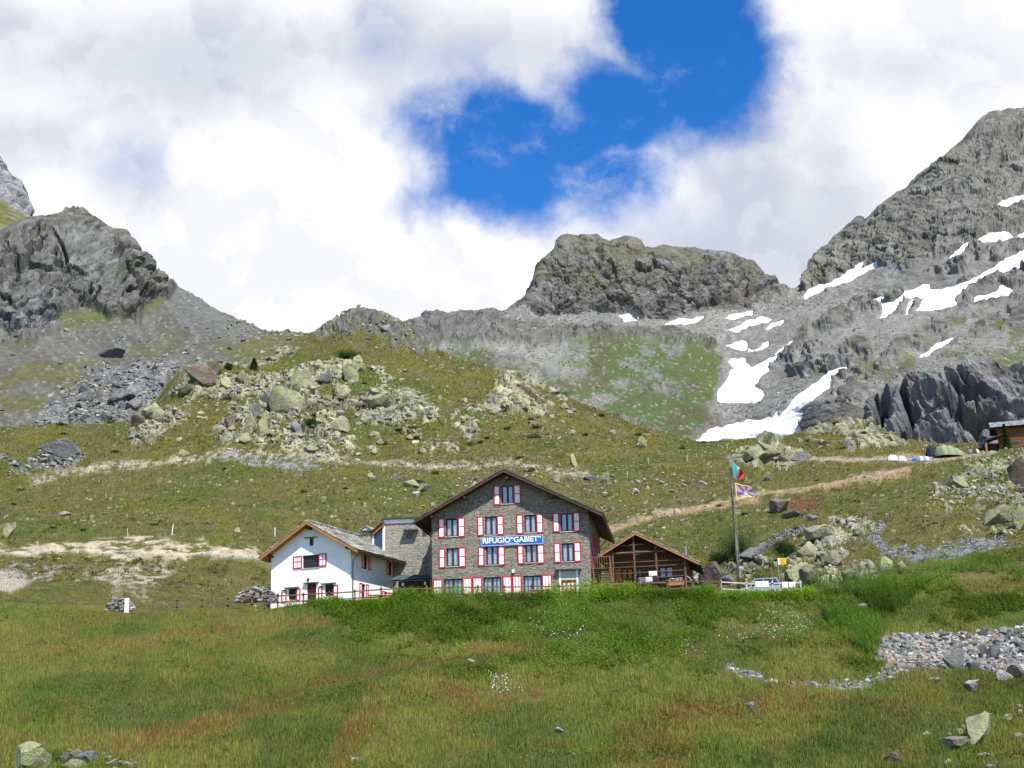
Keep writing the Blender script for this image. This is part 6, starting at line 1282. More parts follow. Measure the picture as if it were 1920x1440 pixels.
for q in [
 (371, 702, 66, 44, 'b', 'brown faced boulder on the left crest of the rocky knoll'), (395, 690, 34, 30, 'b', 'rounded pinkish boulder top just right of the brown faced one on the crest'),
 (530, 748, 66, 62, 'l', 'largest yellowish lichen covered crag block in the middle of the rocky knoll'), (560, 718, 50, 48, 'l', 'pale cracked block leaning right behind the largest knoll crag'),
 (655, 702, 30, 38, 'l', 'tall egg shaped boulder on the upper right of the rocky knoll'), (712, 752, 56, 24, 'l', 'low wide smooth boulder at the right side of the knoll'),
 (608, 712, 30, 18, 'g', 'greyish block between the largest crag and the egg shaped boulder'), (636, 796, 44, 30, 'l', 'sloping pale slab pair low on the right of the knoll'),
 (432, 794, 24, 34, 'b', 'brown faced upright block at the knoll foot'), (468, 800, 22, 50, 'l', 'tall upright pale slab at the knoll foot, left of the vertical crack'), (492, 798, 24, 44, 'l', 'second tall pale slab at the knoll foot, right of the vertical crack'),
 (500, 748, 20, 26, 'd', 'small dark hollow faced block in front of the largest knoll crag'), (554, 800, 26, 26, 'g', 'grey square block at the knoll foot, right of the tall slabs'),  # first block: dark rock colour stands in for a shaded hole
 (262, 790, 36, 22, 'b', 'dark brown block at the lower left toe of the knoll'), (290, 772, 44, 22, 'l', 'leaning pale slab at the lower left of the knoll'), (352, 730, 40, 22, 'l', 'flat topped pale block below the brown faced crest boulder'),
 (425, 718, 26, 26, 'l', 'blocky pale boulder with brown hollow, upper left of the knoll'), (422, 744, 24, 20, 'b', 'reddish wedge shaped block left of the largest knoll crag'),
 (626, 877, 15, 23, 'l', 'upright tombstone shaped rock below the knoll by the stony path'), (342, 850, 26, 13, 'l', 'rounded pale boulder on the path below the knoll'), (390, 866, 11, 16, 'l', 'small upright pale rock left on the hillside path'),
 (770, 907, 34, 14, 'l', 'flat pale slab on the slope above the white house chimney'), (796, 919, 26, 15, 'l', 'rounded pale boulder just below the flat slab above the roof'), (744, 897, 20, 10, 'g', 'grey flat rock left of the flat pale slab above the houses'),
 (1131, 898, 26, 19, 'l', 'rounded yellowish boulder on the slope above the stone house roof'), (1106, 896, 26, 14, 'g', 'low grey rock left of the rounded yellowish boulder'), (1076, 864, 13, 26, 'l', 'pointed upright rock above the ridge of the stone house'), (1004, 819, 34, 9, 'l', 'thin flat slab high on the grassy slope centre'),
 (1463, 949, 40, 26, 'b', 'large brownish boulder below the sandy track'), (1484, 966, 36, 14, 'g', 'grey wedge of rock just below the large brownish boulder'), (1526, 971, 24, 11, 'g', 'small flat rock with dark hollow right of the grey wedge'), (1440, 897, 24, 15, 'l', 'pale rock above the track right of the flags'), (1424, 915, 13, 10, 'l', 'small pale rock beside the upper flag'),
 (1418, 848, 44, 26, 'l', 'left block of the pale rock pile on the skyline above the flags'), (1452, 845, 42, 24, 'l', 'right topmost block of the pale rock pile above the flags'), (1446, 862, 44, 14, 'l', 'lowest flat slab of the pale rock pile above the flags'), (1402, 860, 20, 16, 'b', 'brown corner block at the left foot of the pale rock pile'), (1500, 858, 40, 16, 'g', 'grey jumbled block right of the pale rock pile above the flags'),
 (1543, 1000, 54, 26, 'l', 'long slanting pale boulder on the mound above the car'), (1611, 998, 22, 17, 'l', 'rounded boulder right of the long slanting one'), (1566, 1046, 34, 26, 'l', 'dark sided leaning rock on the mound right of the signpost'), (1517, 1032, 44, 26, 'l', 'cracked pale rock directly right above the signpost'), (1664, 1058, 26, 26, 'l', 'pointed rock at the right end of the mound'), (1690, 1060, 18, 14, 'l', 'small rock beside the pointed one at the mound end'),
 (1500, 1078, 36, 40, 'l', 'steep pale slab right behind the signpost'), (1524, 1080, 34, 36, 'l', 'leaning slab right of the steep pale slab by the signpost'), (1483, 1082, 20, 26, 'l', 'small upright slab left of the steep pale slab'), (1600, 1082, 34, 22, 'l', 'low rock group end at the foot of the mound'),
 (1336, 1078, 42, 44, 'b', 'large dark shadowed boulder right behind the timber hut'), (1308, 1088, 30, 24, 'p', 'pale angular rock at the right corner of the timber hut'), (1362, 1090, 28, 18, 'g', 'small grey rock left of the flagpole foot'), (1415, 1042, 50, 20, 'g', 'tilted grey rock face between flagpole and signpost'),
 (1876, 968, 60, 34, 'l', 'layered pale outcrop low on the right slope'), (1915, 975, 40, 44, 'l', 'steep grey outcrop at the right edge of the low right slope'), (1916, 888, 36, 56, 'b', 'tall pinkish boulder at the right edge above the slope'), (1800, 905, 40, 22, 'l', 'jumbled pale boulder group head on the upper right slope'), (1832, 880, 18, 20, 'l', 'upright pale boulder on the upper right slope'),
 (1838, 1370, 66, 54, 'l', 'big pale green boulder with sloping top at the lower right'), (1800, 1398, 48, 22, 'l', 'flat slab leaning at the foot of the big pale green boulder'), (1826, 1290, 27, 19, 'p', 'square topped boulder alone in the grass below the stone rubble'), (1884, 1272, 26, 18, 'p', 'black and white boulder at the lower edge of the rubble'),
 (1791, 1240, 36, 38, 'g', 'largest rounded grey boulder in the stone rubble'), (1908, 1262, 34, 26, 'b', 'brownish boulder at the right end of the rubble'), (1869, 1226, 26, 30, 'd', 'dark grey upright boulder in the rubble'), (1850, 1222, 24, 24, 'd', 'bluish grey wedge left of the dark upright boulder'), (1826, 1250, 28, 18, 'd', 'greenish grey block at the lower side of the rubble'), (1910, 1205, 24, 20, 'g', 'smooth grey boulder upper right in the rubble'), (1866, 1206, 20, 9, 'g', 'flat stone above the dark upright boulder'),
 (1752, 1278, 18, 8, 'p', 'small flat pale rock in the grass left of the square topped boulder'), (1621, 1138, 19, 12, 'g', 'round grey boulder hidden in the tall green plants'), (1753, 1196, 7, 11, 'p', 'small upright white rock above the rubble'), (1412, 1324, 17, 13, 'g', 'small grey rock by the red grass strip'),
 (1652, 1277, 16, 11, 'd', 'dark small boulder at the foot of the gravel strip'), (1047, 1370, 19, 10, 'p', 'small pale rock in the centre of the meadow'), (882, 1240, 17, 8, 'p', 'small white rock in the green meadow below the stone house'), (672, 1425, 24, 10, 'p', 'pale flat rock at the bottom edge of the meadow'), (1676, 1426, 28, 22, 'b', 'ragged brownish rock at the bottom right meadow'), (1778, 1429, 18, 10, 'l', 'small rounded rock at bottom right'), (1846, 1418, 24, 8, 'l', 'low flat rock at bottom right below the big green boulder'), (1886, 1350, 26, 14, 'l', 'wedge shaped pale slab beside the stone heap at the right edge'), (1915, 1385, 26, 16, 'l', 'pale slab at the right edge below the stone heap'), (1736, 1377, 22, 8, 'l', 'low rock left of the leaning slab'), (1862, 1440, 20, 10, 'l', 'low pale rock cut by the bottom edge at right'),
 (58, 1424, 60, 50, 'l', 'pointed yellow green slab at the lower left corner'), (140, 1412, 22, 14, 'b', 'round brown rock on top of the lower left stone heap'), (118, 1425, 26, 16, 'd', 'dark tilted rock in the lower left stone heap'), (158, 1425, 40, 18, 'g', 'grey flat block in the lower left stone heap'), (222, 1434, 56, 16, 'l', 'flat yellow green slab right in the lower left stone heap'), (142, 1437, 54, 16, 'l', 'flat yellow green slab in the middle of the lower left stone heap'), (200, 1425, 14, 12, 'b', 'small brown rock at the back of the lower left stone heap'), (245, 1430, 12, 10, 'l', 'small rounded rock at the right end of the lower left stone heap'),
 (14, 995, 20, 28, 'l', 'rounded pale boulder at the left edge above the sandy bank'), (26, 986, 11, 12, 'l', 'small boulder leaning on the pale one at the left edge'), (443, 995, 15, 11, 'l', 'small pale boulder on the slope left of the white house roof'), (120, 964, 24, 8, 'l', 'low flat boulder on the left green slope'), (390, 981, 14, 7, 'l', 'tiny flat pale rock left of the white house above the bank'),
 ]: boulder(*q)
for q in [(208, 660, 48, 32, 'd', 'isolated big dark block on the grey scree slope'), (226, 742, 50, 30, 'd', 'dark grey boulder in the middle of the left scree'), (160, 745, 30, 22, 'g', 'grey scree boulder left of the dark grey one'), (250, 760, 30, 20, 'g', 'grey boulder at the scree edge beside the knoll')]: boulder(*q, layer=Bl)
boulder(118, 838, 80, 30, 'g', 'long grey cracked rock slab on the left slope above the path', layer=A)
n_named = nb_
# groups of look-alike boulders
def group_rocks(mask, n, wr, kinds, label, group, layer=A, asp=(.5, .95), name='boulder', ymax=1500):
    P, N, r, q = scatter(layer, mask, n)
    for i in range(n):
        px, py = layer.SX[r[i], q[i]], layer.SY[r[i], q[i]]; w = wr[0]*(wr[1]/wr[0])**(random.Random(i*7+n).random()**1.6); rr_ = random.Random(i+n)
        boulder(px, py, w, w*rr_.uniform(*asp), rr_.choice(kinds), label, group, layer, name, 0.35)
random.seed(4)
visf = vis*(AD > 150)
group_rocks(visf*np.clip(knoll-0.2, 0, 1)*(0.3+outc if False else 1), 50, (11, 30), 'lllg', 'angular lichen covered boulder among many alike on the rocky knoll', 'boulders strewn over the rocky knoll')
group_rocks(visf*np.clip(bump_, 0, 1), 8, (10, 20), 'bgd', 'dark weathered block on the small peak behind the knoll', 'blocks on the small peak')
group_rocks(visf*A.pm([(700, 880), (1150, 880), (1340, 900), (1330, 990), (1160, 960), (1050, 900), (820, 960), (700, 930)], 10, 20, 40, 7), 34, (7, 17), 'llgp', 'small pale boulder scattered on the grass behind the houses', 'small boulders on the slope behind the houses')
group_rocks(visf*A.pm([(940, 700), (1050, 760), (1180, 800), (1300, 840), (1050, 840), (900, 790), (820, 740)], 10, 20, 40, 7), 24, (8, 22), 'llg', 'pale boulder half sunk in the grass of the central slope', 'boulders on the central grass slope')
group_rocks(visf*A.pm([(1740, 940), (1800, 870), (1880, 850), (1930, 850), (1930, 1000), (1850, 960)], 8, 20, 40, 7), 22, (8, 20), 'llg', 'pale angular boulder in the stony patch of the upper right slope', 'boulders on the upper right slope')
group_rocks(visf*np.clip(pileR2+pileR*.5, 0, 1), 10, (12, 26), 'l', 'pale slab on the small rocky hump below the snow field', 'slabs on the rocky hump')
group_rocks(vis*ravel*(AD < 140)*(sx > 1660), 24, (11, 22), 'gdbp', 'mixed grey and brown block in the stone rubble at the right', 'blocks in the stone rubble')
group_rocks(vis*A.pm([(1762, 1392), (1800, 1362), (1820, 1358), (1815, 1392), (1790, 1400)], 3, 3, 10, 7), 9, (9, 16), 'gl', 'small grey stone heaped against the big pale green boulder', 'stones heaped by the big green boulder', name='rock')
group_rocks(vis*A.pm([(1895, 1345), (1900, 1330), (1930, 1328), (1930, 1350)], 3, 3, 10, 7), 5, (9, 15), 'gl', 'small stone in the heap at the lower right edge', 'stones in the right edge heap', name='rock')
group_rocks(np.clip(Bl.SY*0+1, 0, 1)*Bl.pm([(60, 800), (150, 730), (260, 700), (320, 690), (300, 740), (240, 800), (120, 820)], 10, 20, 40, 7), 26, (9, 24), 'gdg', 'grey angular boulder in the coarse talus of the left slope', 'boulders in the left talus', Bl)
print('boulders', nb_, n_named)
# countless smaller stones: one object per kind of ground
def tmpl(seed, sub): me = rock_mesh('t', seed, sub, 9); v = np.array([x.co[:] for x in me.vertices]); f = np.array([p.vertices[:] for p in me.polygons]); bpy.data.meshes.remove(me); return v, f
TP = [tmpl(500+k, 1) for k in range(6)]; TP2 = [tmpl(600+k, 2) for k in range(6)]
def stones_obj(name, label, parts):
    Vs, Fs, Cs = [], [], []; base = 0
    for (L_, mask, n, wr, cols, flatn, asp) in parts:
        P, N, r, q = scatter(L_, mask, n); D = P[:, 1]; w = wr[0]*(wr[1]/wr[0])**(NPR.random(n)**1.8)*D/F/2; cols = np.array(cols)
        cc = cols[NPR.integers(0, len(cols), n)]*(0.7+0.6*NPR.random((n, 1))); a = NPR.random(n)*6.283; ct, st_ = np.cos(a), np.sin(a)
        tl = NPR.normal(0, 0.3, n)
        for i in range(n):
            v, f = (TP2 if w[i]*2*F/D[i] > 9 else TP)[i % 6]; s3 = np.array([w[i], w[i]*0.8, w[i]*asp*(0.7+0.6*((i*37) % 10)/10)]); p = v*s3
            x = p[:, 0]*math.cos(tl[i])-p[:, 2]*math.sin(tl[i]); z = p[:, 0]*math.sin(tl[i])+p[:, 2]*math.cos(tl[i]); p = np.stack([x*ct[i]-p[:, 1]*st_[i], x*st_[i]+p[:, 1]*ct[i], z+s3[2]*flatn], 1)
            Vs.append(p+P[i]); Fs.append(f+base); Cs.append(np.repeat(cc[i:i+1], len(v), 0)); base += len(v)
    me = np_mesh(name, np.concatenate(Vs), np.concatenate(Fs), np.concatenate(Cs), False); o = link(name, me, MATS['alpine_ground']); tag(o, label, None, None, 'stuff'); return o
CL = [(.33, .32, .19), (.25, .235, .16), (.38, .37, .26), (.18, .17, .14), (.30, .30, .27)]; CG = [(.2, .2, .19), (.26, .26, .25), (.15, .155, .16), (.32, .31, .28)]; CMX = [(.26, .26, .25), (.35, .33, .29), (.17, .19, .2), (.30, .22, .16), (.42, .41, .38), (.13, .14, .15)]
dirtm = np.clip(path2+track*0.5+path3*0.6+sandcut*0.25, 0, 1)
stones_obj('hillside_stones', 'countless small lichen covered stones in the hillside turf', [
    (A, visf*np.clip(knoll*0.9+0.0, 0, 1)*sst(outc+.6*fbm(A.U/9, A.W/18, 511, 4), .3, .7), 1500, (3, 17), CL, 0.15, .6), (A, visf*(0.06+0.9*knoll2+0.5*bump_+0.5*rr), 900, (3, 11), CL, 0.3, .6), (A, visf*(0.2+0.6*sst(fbm(A.U/12, A.W/12, 501, 4), .5, .62)), 1500, (2.2, 7), CL+CG, 0.25, .5),
    (A, visf*dirtm, 900, (2, 6), CL+[(.42, .38, .3)], 0.2, .5), (A, visf*A.pm([(700, 870), (1200, 870), (1350, 900), (1330, 1000), (1150, 990), (1050, 900), (820, 960), (700, 930)], 10, 20, 40, 7), 700, (3, 10), CL+CG, .3, .55),
    (A, visf*rr, 240, (5, 18), CL, 0.2, .8), (A, visf*np.clip(greyR, 0, 1), 500, (3, 9), CG, .3, .6), (A, visf*darkc, 120, (5, 16), CG, .3, .6), (A, visf*A.pm([(1740, 940), (1800, 870), (1880, 850), (1930, 850), (1930, 1000), (1850, 960)], 8, 20, 40, 7), 300, (3.5, 11), CL, .3, .6)])
stones_obj('rubble_stones', 'loose mixed grey white and brown rubble stones at the lower right', [(A, vis*ravel*(AD < 140), 2600, (3.5, 15), CMX, 0.45, .7), (A, vis*(AD < 122)*sst(fbm(A.U/3, A.W/3, 503, 3), .62, .7), 90, (3, 7), CMX, 0.1, .5),
    (A, vis*A.lm([(0, 1290), (5, 1291)], 2, 2, 1, 20, 5), 4, (3, 6), CMX, .2, .5), (A, vis*A.pm([(70, 1425), (130, 1408), (240, 1420), (250, 1445), (60, 1450)], 4, 5, 10, 7), 40, (6, 16), CL, .3, .6)])
stones_obj('talus_stones', 'countless pale grey blocks of the far talus under the cliffs', [(E, np.clip(1-rock-snowm, 0, 1)*(E.SY > 560)*(1-.8*grassv)*(E.P[..., 1] > 420), 9500, (2, 7), [(.27, .265, .235), (.33, .325, .29), (.18, .178, .16), (.22, .216, .19)], .25, .7), (E, grassv*(E.P[..., 1] > 420)*np.clip(1-rock, 0, 1), 900, (1.5, 5), [(.26, .26, .24), (.2, .2, .19)], .2, .5)])
stones_obj('scree_stones', 'countless grey stones of the scree slope', [(Bl, np.clip(talus+0.05, 0, 1)*(Bl.SY > 600), 2600, (3, 16), CG+[(.27, .26, .19)], .3, .6), (Bl, (1-head)*(Bl.SY > 560)*1.0, 2200, (1.8, 5), CG+[(.28, .27, .18)], .25, .5)])
# dry stone heap with white board, and stone heap beside the white house
def heap(name, pts, n, sz, label, D=None, cols=CMX, cat='stone heap'):
    Vs, Fs, Cs = [], [], []; base = 0; r_ = random.Random(len(pts)*n); x0, y0, x1, y1 = pts; P0 = at((x0+x1)/2, y1, D); 
    for i in range(n):
        t = r_.random(); u = r_.uniform(-1, 1); v_ = r_.random()**1.0; hmax = math.sqrt(max(0, 1-u*u)); px_ = (x0+x1)/2+u*(x1-x0)/2; py_ = y1-(y1-y0)*hmax*v_*0.95
        P = at(px_, py_, D+r_.uniform(-.1, .5)-0.4*(1-v_)); v, f = TP[i % 6]; s_ = r_.uniform(*sz); p = v*np.array([s_, s_*.8, s_*.5]); Vs.append(p+P-P0); Fs.append(f+base); base += len(v); Cs.append(np.repeat(np.array([cols[r_.randrange(len(cols))]])*r_.uniform(.8, 1.2), len(v), 0))
    n2_ = 26; v = [( ( (x1-x0)/2*math.cos(a)/F*D*0.95, 0.25, (y1-y0)*math.sin(a)/F*D*0.9)) for a in np.linspace(0, math.pi, n2_)]
    me = np_mesh(name, np.concatenate(Vs), np.concatenate(Fs), np.concatenate(Cs), False); o = link(name, me, MATS['alpine_ground']); o.location = tuple(P0)
    mb = MB(); mb.prism([(q[0], 0.1, q[2]) for q in v], (0, 0.7, 0)); c_ = mb.build('core', M_rubble, o); tag(o, label, cat); return o
cairn = heap('dry_stone_heap', (198, 1120, 252, 1145), 130, (.12, .22), 'small rounded dry stone structure standing alone at the left end of the fence', 125.5)
p = at(237, 1147, 124.4); mb = MB(); mb.box(-0.2, 0, -0.1, 0.2, 0.05, 1.2); o = mb.build('white_board', M_white); o.location = tuple(p); tag(o, 'white upright board leaning on the small dry stone structure', 'board')
heap('stone_heap', (442, 1098, 520, 1128), 150, (.14, .28), 'heap of grey building stones beside the left corner of the white house', 133.5)
# marker stakes
for k, (x, y0, y1, m_, lb) in enumerate(((515, 989, 1007, M_white, 'white stake on the slope just above the white house roof'), (241, 991, 1006, M_sill, 'thin grey stake left of the tall one above the sandy bank'), (322, 986, 1007, M_white, 'white stake with a tuft on top above the sandy bank'), (70, 1018, 1038, M_sill, 'leaning grey stake at the left on the sandy bank'),
        (145, 1030, 1039, M_white, 'short white stake low on the sandy bank'), (1176, 884, 896, M_sill, 'leaning pale stake above the stone house roof at right'), (1216, 857, 870, M_sill, 'thin stake in the upper grass right of the roof ridge'), (1363, 832, 843, M_sill, 'pale stake on the skyline left of the flagpole top'), (1289, 853, 866, M_sill, 'slanting stake between the roof ridge and the flagpole, high on the slope'))):
    P, _ = A.pick(x, y1); hgt = (y1-y0)/F*P[1]; mb = MB(); mb.tube([(0, 0, -.1), (rnd.uniform(-.15, .15), 0, hgt)], 0.05 if P[1] < 200 else 0.07, 6); o = mb.build('stake', m_); o.location = tuple(P); tag(o, lb, 'stake', 'marker stakes')
# tarpaulins by the upper track
def tarp(name, x0, y0, x1, y1, cols, label, D=None, seed=1, cat='tarpaulin', ridge=0.0):
    P, _ = A.pick((x0+x1)/2, y1); D = P[1]; w = (x1-x0)/F*D; h_ = (y1-y0)/F*D*1.1; nu, nv = 26, 14; V = []; Cc = []; r_ = random.Random(seed)
    for i in range(nu+1):
        u = i/nu*2-1
        for j in range(nv+1):
            v_ = j/nv*math.pi; e = max(0.02, (1-abs(u)**2.6))**0.5*(1+ridge*-u); wr_ = 1+0.10*math.sin(u*14+seed)*math.sin(v_*3)
            V.append((u*w/2, -math.cos(v_)*w*0.3*e*wr_, h_*math.sin(v_)**0.75*e*wr_-0.1)); k = cols[int((u*0.5+0.5)*len(cols)*0.999)] if len(cols) < 6 else cols[int((u*3+8+v_) % len(cols))]; Cc.append(k)
    idx = np.arange((nu+1)*(nv+1)).reshape(nu+1, nv+1); Fq = np.stack([idx[:-1, :-1], idx[1:, :-1], idx[1:, 1:], idx[:-1, 1:]], -1).reshape(-1, 4)
    o = link(name, np_mesh(name, np.array(V), Fq, np.array(Cc), False), MATS['flag_cloth']); o.location = tuple(P); tag(o, label, cat); return o
Wt = (.72, .73, .72); Gt = (.30, .33, .38); Bt = (.03, .14, .55); Gn = (.26, .31, .20)
tarp('covered_heap', 1664, 856, 1685, 867, [Wt], 'leftmost white sheeted heap beside the upper track', seed=2); tarp('covered_heap', 1684, 855, 1700, 865, [Wt], 'white sheeted heap second from the left beside the upper track', seed=5)
tarp('covered_heap', 1702, 860, 1720, 865, [Gt, Bt, Bt], 'low heap under a bright blue sheet by the upper track', seed=7); tarp('covered_heap', 1717, 856, 1746, 865, [Gt, Wt, Gt, Wt, Gt], 'white and grey striped sheeted heap by the upper track', seed=9)
tarp('green_tarpaulin', 1752, 838, 1812, 856, [Gn], 'large pale green tarpaulin shelter at the foot of the dark cliff', seed=4, ridge=0.45); tarp('covered_heap', 1736, 836, 1764, 856, [(.02, .03, .08), (.05, .05, .055), (.06, .05, .04)], 'dark covered machinery left of the green tarpaulin', seed=3)
P, _ = A.pick(1754, 850); mb = MB(); mb.hexa([(-.5, -1.2, .6), (.4, -1.2, .4), (.4, -.5, .5), (-.5, -.5, .7), (-.5, -1.2, 1.2), (.3, -1.2, .9), (.3, -.5, .9), (-.5, -.5, 1.3)]); o = mb.build('orange_bundle', mat('orange_plastic', (.75, .25, .04), (.6, .2, .03), 3, .6)); o.location = tuple(P); tag(o, 'orange bundle lying on the dark covered machinery', 'bundle')
tarp('covered_heap', 1815, 842, 1838, 850, [(.25, .28, .26), (.06, .06, .05), Wt], 'small grey and white sheeted pile between green tarpaulin and shed', seed=8)
# ------------------------------------------------------------------ plants
leafm = mat_attr('leaves', 0.75, 3.0, 0.2, 0.0, 0.95, True)
def blades(name, label, P, h_, w, col, tipc, lean=0.35, seg=False):
    n = len(P); a = NPR.random(n)*6.283; d = np.stack([np.cos(a), np.sin(a), np.zeros(n)], 1); la = NPR.random(n)*6.283; ln_ = NPR.random(n)*lean*h_
    tip = P+np.stack([np.cos(la)*ln_, np.sin(la)*ln_, h_], 1); V = np.stack([P-d*w[:, None]/2-[0, 0, .03], P+d*w[:, None]/2-[0, 0, .03], tip], 1).reshape(-1, 3)
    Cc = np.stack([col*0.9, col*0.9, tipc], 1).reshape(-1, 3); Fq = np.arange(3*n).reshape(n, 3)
    o = link(name, np_mesh(name, V, Fq, Cc, True), leafm); tag(o, label, None, None, 'stuff'); return o
colA = A_col; near_m = vis*(AD < 124.5)*(1-np.clip(A_ravel*1.2, 0, 1))
n = 460000; P, N, r, q = scatter(A, near_m+near_m.max()*0*AD, n)
c = colA[r, q].astype(float)*np.array([1.62, 1.74, 1.4])*(0.6+1.0*NPR.random((n, 1))); red_ = A_red[r, q]
patch = fbm(A.U[r, q]/2.2, A.W[r, q]/2.2, 601, 3); patch2 = fbm(A.U[r, q]/6, A.W[r, q]/6, 602, 3)
c = c*(0.75+0.55*patch[:, None]); c[:, 0] *= 0.85+0.4*patch2; c[:, 1] *= 0.95+0.12*patch2
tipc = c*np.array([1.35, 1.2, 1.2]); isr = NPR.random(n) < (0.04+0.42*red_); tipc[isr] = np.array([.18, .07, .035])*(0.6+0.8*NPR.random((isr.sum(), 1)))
yl = NPR.random(n) < 0.07+.12*(patch > .6); tipc[yl] = np.array([.30, .27, .03]); pl_ = NPR.random(n) < 0.10+.15*(patch2 > .58); tipc[pl_] = np.array([.32, .30, .17])
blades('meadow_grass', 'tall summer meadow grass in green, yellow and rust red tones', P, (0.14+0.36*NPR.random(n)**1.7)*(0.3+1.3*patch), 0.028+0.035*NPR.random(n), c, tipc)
n = 190000; hm = vis*(AD > 128)*(1-np.clip(road+sandcut+track+path3+A_outc*1.5, 0, 1)); P, N, r, q = scatter(A, hm, n)
patch = fbm(A.U[r, q]/2.2, A.W[r, q]/2.2, 603, 3)
c = colA[r, q].astype(float)*np.array([1.05, 1.08, .95])*(0.6+0.9*NPR.random((n, 1)))*(0.75+0.5*patch[:, None]); k = P[:, 1]/200
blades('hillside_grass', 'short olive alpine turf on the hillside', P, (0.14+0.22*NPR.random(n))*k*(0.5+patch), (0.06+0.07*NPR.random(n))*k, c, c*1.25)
# leafy tall weeds on the bank below the houses
def weeds(name, label, mask, n, hr, lr, cols, nl=11, area=False, spread=0.28):
    P, N, r, q = scatter(A, mask, n); H_ = hr[0]+(hr[1]-hr[0])*NPR.random(n); pt = fbm(A.U[r, q]/4.5, A.W[r, q]/4.5, 611, 3); H_ *= (0.45+1.1*pt)*np.where((A.SX[r, q] < 735) | (A.SX[r, q] > 1340), 0.55, 1.0)*np.where((A.SX[r, q] > 640) & (A.SX[r, q] < 725), 0.6, 1.0) if name in ('leafy_weeds', 'tall_green_weeds') else (0.45+1.1*pt); Vs = []; Cs = []; cols = np.array(cols); base_c = cols[NPR.integers(0, len(cols), n)]*(0.75+0.5*NPR.random((n, 1)))*(0.35+1.25*pt[:, None])
    for l in range(nl):
        t = (l+NPR.random(n)*0.8)/nl; a = NPR.random(n)*6.283; L_ = (lr[0]+(lr[1]-lr[0])*NPR.random(n))*(1.15-0.65*t); up = 0.25+0.9*t*NPR.random(n)
        b = P+np.stack([(NPR.random(n)-.5)*spread*.6, (NPR.random(n)-.5)*spread*.6, H_*t*0.92], 1); d = np.stack([np.cos(a), np.sin(a), up], 1); d /= np.linalg.norm(d, axis=1)[:, None]; s_ = np.stack([-np.sin(a), np.cos(a), NPR.random(n)*.5-.25], 1)
        tip = b+d*L_[:, None]; mid = b+d*L_[:, None]*0.45; wv = s_*(L_*0.22)[:, None]
        Vs.append(np.stack([b, mid+wv, tip, mid-wv], 1)); cc = base_c*(np.array([1.6, 1.16, 1.15]) if name != 'dock_plants' else 1)*(0.8+0.45*NPR.random((n, 1))); Cs.append(np.repeat(cc[:, None], 4, 1))
    V = np.concatenate(Vs).reshape(-1, 3); Cc = np.concatenate(Cs).reshape(-1, 3); Fq = np.arange(len(V)).reshape(-1, 4); o = link(name, np_mesh(name, V, Fq, Cc, False), leafm); tag(o, label, None, None, 'stuff'); return o
lip = A.lm([(530, 1128), (560, 1118), (620, 1128), (700, 1134), (745, 1124), (800, 1114), (1300, 1110), (1340, 1114), (1510, 1112)], 12, 8, 6, 30, 71)
vg = vis*A_veg*(AD < 128)
GW_ = [(.075, .19, .018), (.06, .16, .018), (.10, .21, .022), (.08, .16, .03)]
weeds('tall_green_weeds', 'dense tall green leafy weeds on the bank below the houses', vg*sst(fbm(A.U/4, A.W/6, 620, 4), .40, .56), 8500, (0.5, 1.15), (.16, .30), GW_, 12)
lipm = vis*np.clip(lip, 0, 1)*(AD < 125.5)*(AD > 119)*np.where(sx < 735, .5, 1)*(sx > 540)*np.where(sx > 1340, .35, 1)
weeds('bank_weeds', 'scattered lower green weeds thinning out down the bank', vis*(AD < 128)*A.pm([(560, 1150), (800, 1120), (1340, 1110), (1560, 1110), (1660, 1180), (1640, 1260), (1500, 1240), (1250, 1260), (1000, 1275), (760, 1240), (600, 1200)], 30, 40, 60, 90)*sst(fbm(A.U/2.4, A.W/3, 630, 4), .42, .6), 6000, (0.25, 0.75), (.12, .26), [(.09, .20, .022), (.12, .23, .03), (.07, .16, .02), (.13, .2, .03)], 9)
weeds('leafy_weeds', 'bright green leafy bushes of weeds along the foot of the fence', lipm, 4600, (0.7, 1.5), (.16, .30), [(.10, .26, .018), (.08, .22, .018), (.13, .28, .024)], 13)
rw = vis*(AD < 150)*A.pm([(1510, 1105), (1600, 1092), (1700, 1070), (1760, 1050), (1860, 1045), (1880, 1065), (1760, 1085), (1700, 1130), (1640, 1200), (1640, 1240), (1600, 1215), (1570, 1170), (1530, 1130)], 8, 20, 40, 72)*sst(fbm(A.U/4, A.W/6, 621, 4), .48, .56)
rb = vis*(AD < 165)*A.pm([(1640, 1090), (1760, 1050), (1880, 1040), (2000, 1040), (2000, 1160), (1850, 1170), (1700, 1180), (1650, 1150)], 8, 20, 40, 82)*sst(fbm(A.U/3.2, A.W/5, 623, 4), .5, .6)
weeds('bank_herbs', 'mixed bright and dark green herb clumps on the right bank', rb, 3400, (0.3, 1.0), (.14, .28), [(.07, .17, .02), (.10, .22, .025), (.055, .13, .02), (.12, .2, .03)], 10)
weeds('willowherb_stand', 'upright dark green willowherb stand on the right bank', rw, 2600, (0.9, 1.8), (.12, .2), [(.06, .17, .02), (.05, .145, .02), (.08, .20, .024)], 18, spread=0.2)
fgm = vis*(AD < 124)*(sst(fbm(A.U/3.5, A.W/3.5, 622, 4), .5, .62)+A.pm([(1120, 1420), (1150, 1370), (1250, 1360), (1270, 1400), (1220, 1440)], 8, 14, 25, 73)+0.6*A.pm([(0, 1100), (150, 1090), (270, 1110), (260, 1135), (0, 1140)], 8, 14, 25, 73))
weeds('meadow_herbs', 'low broad leaved herbs scattered through the meadow', fgm, 13000, (0.12, 0.4), (.10, .2), [(.09, .17, .025), (.075, .15, .028), (.13, .18, .03), (.07, .145, .04)], 7)
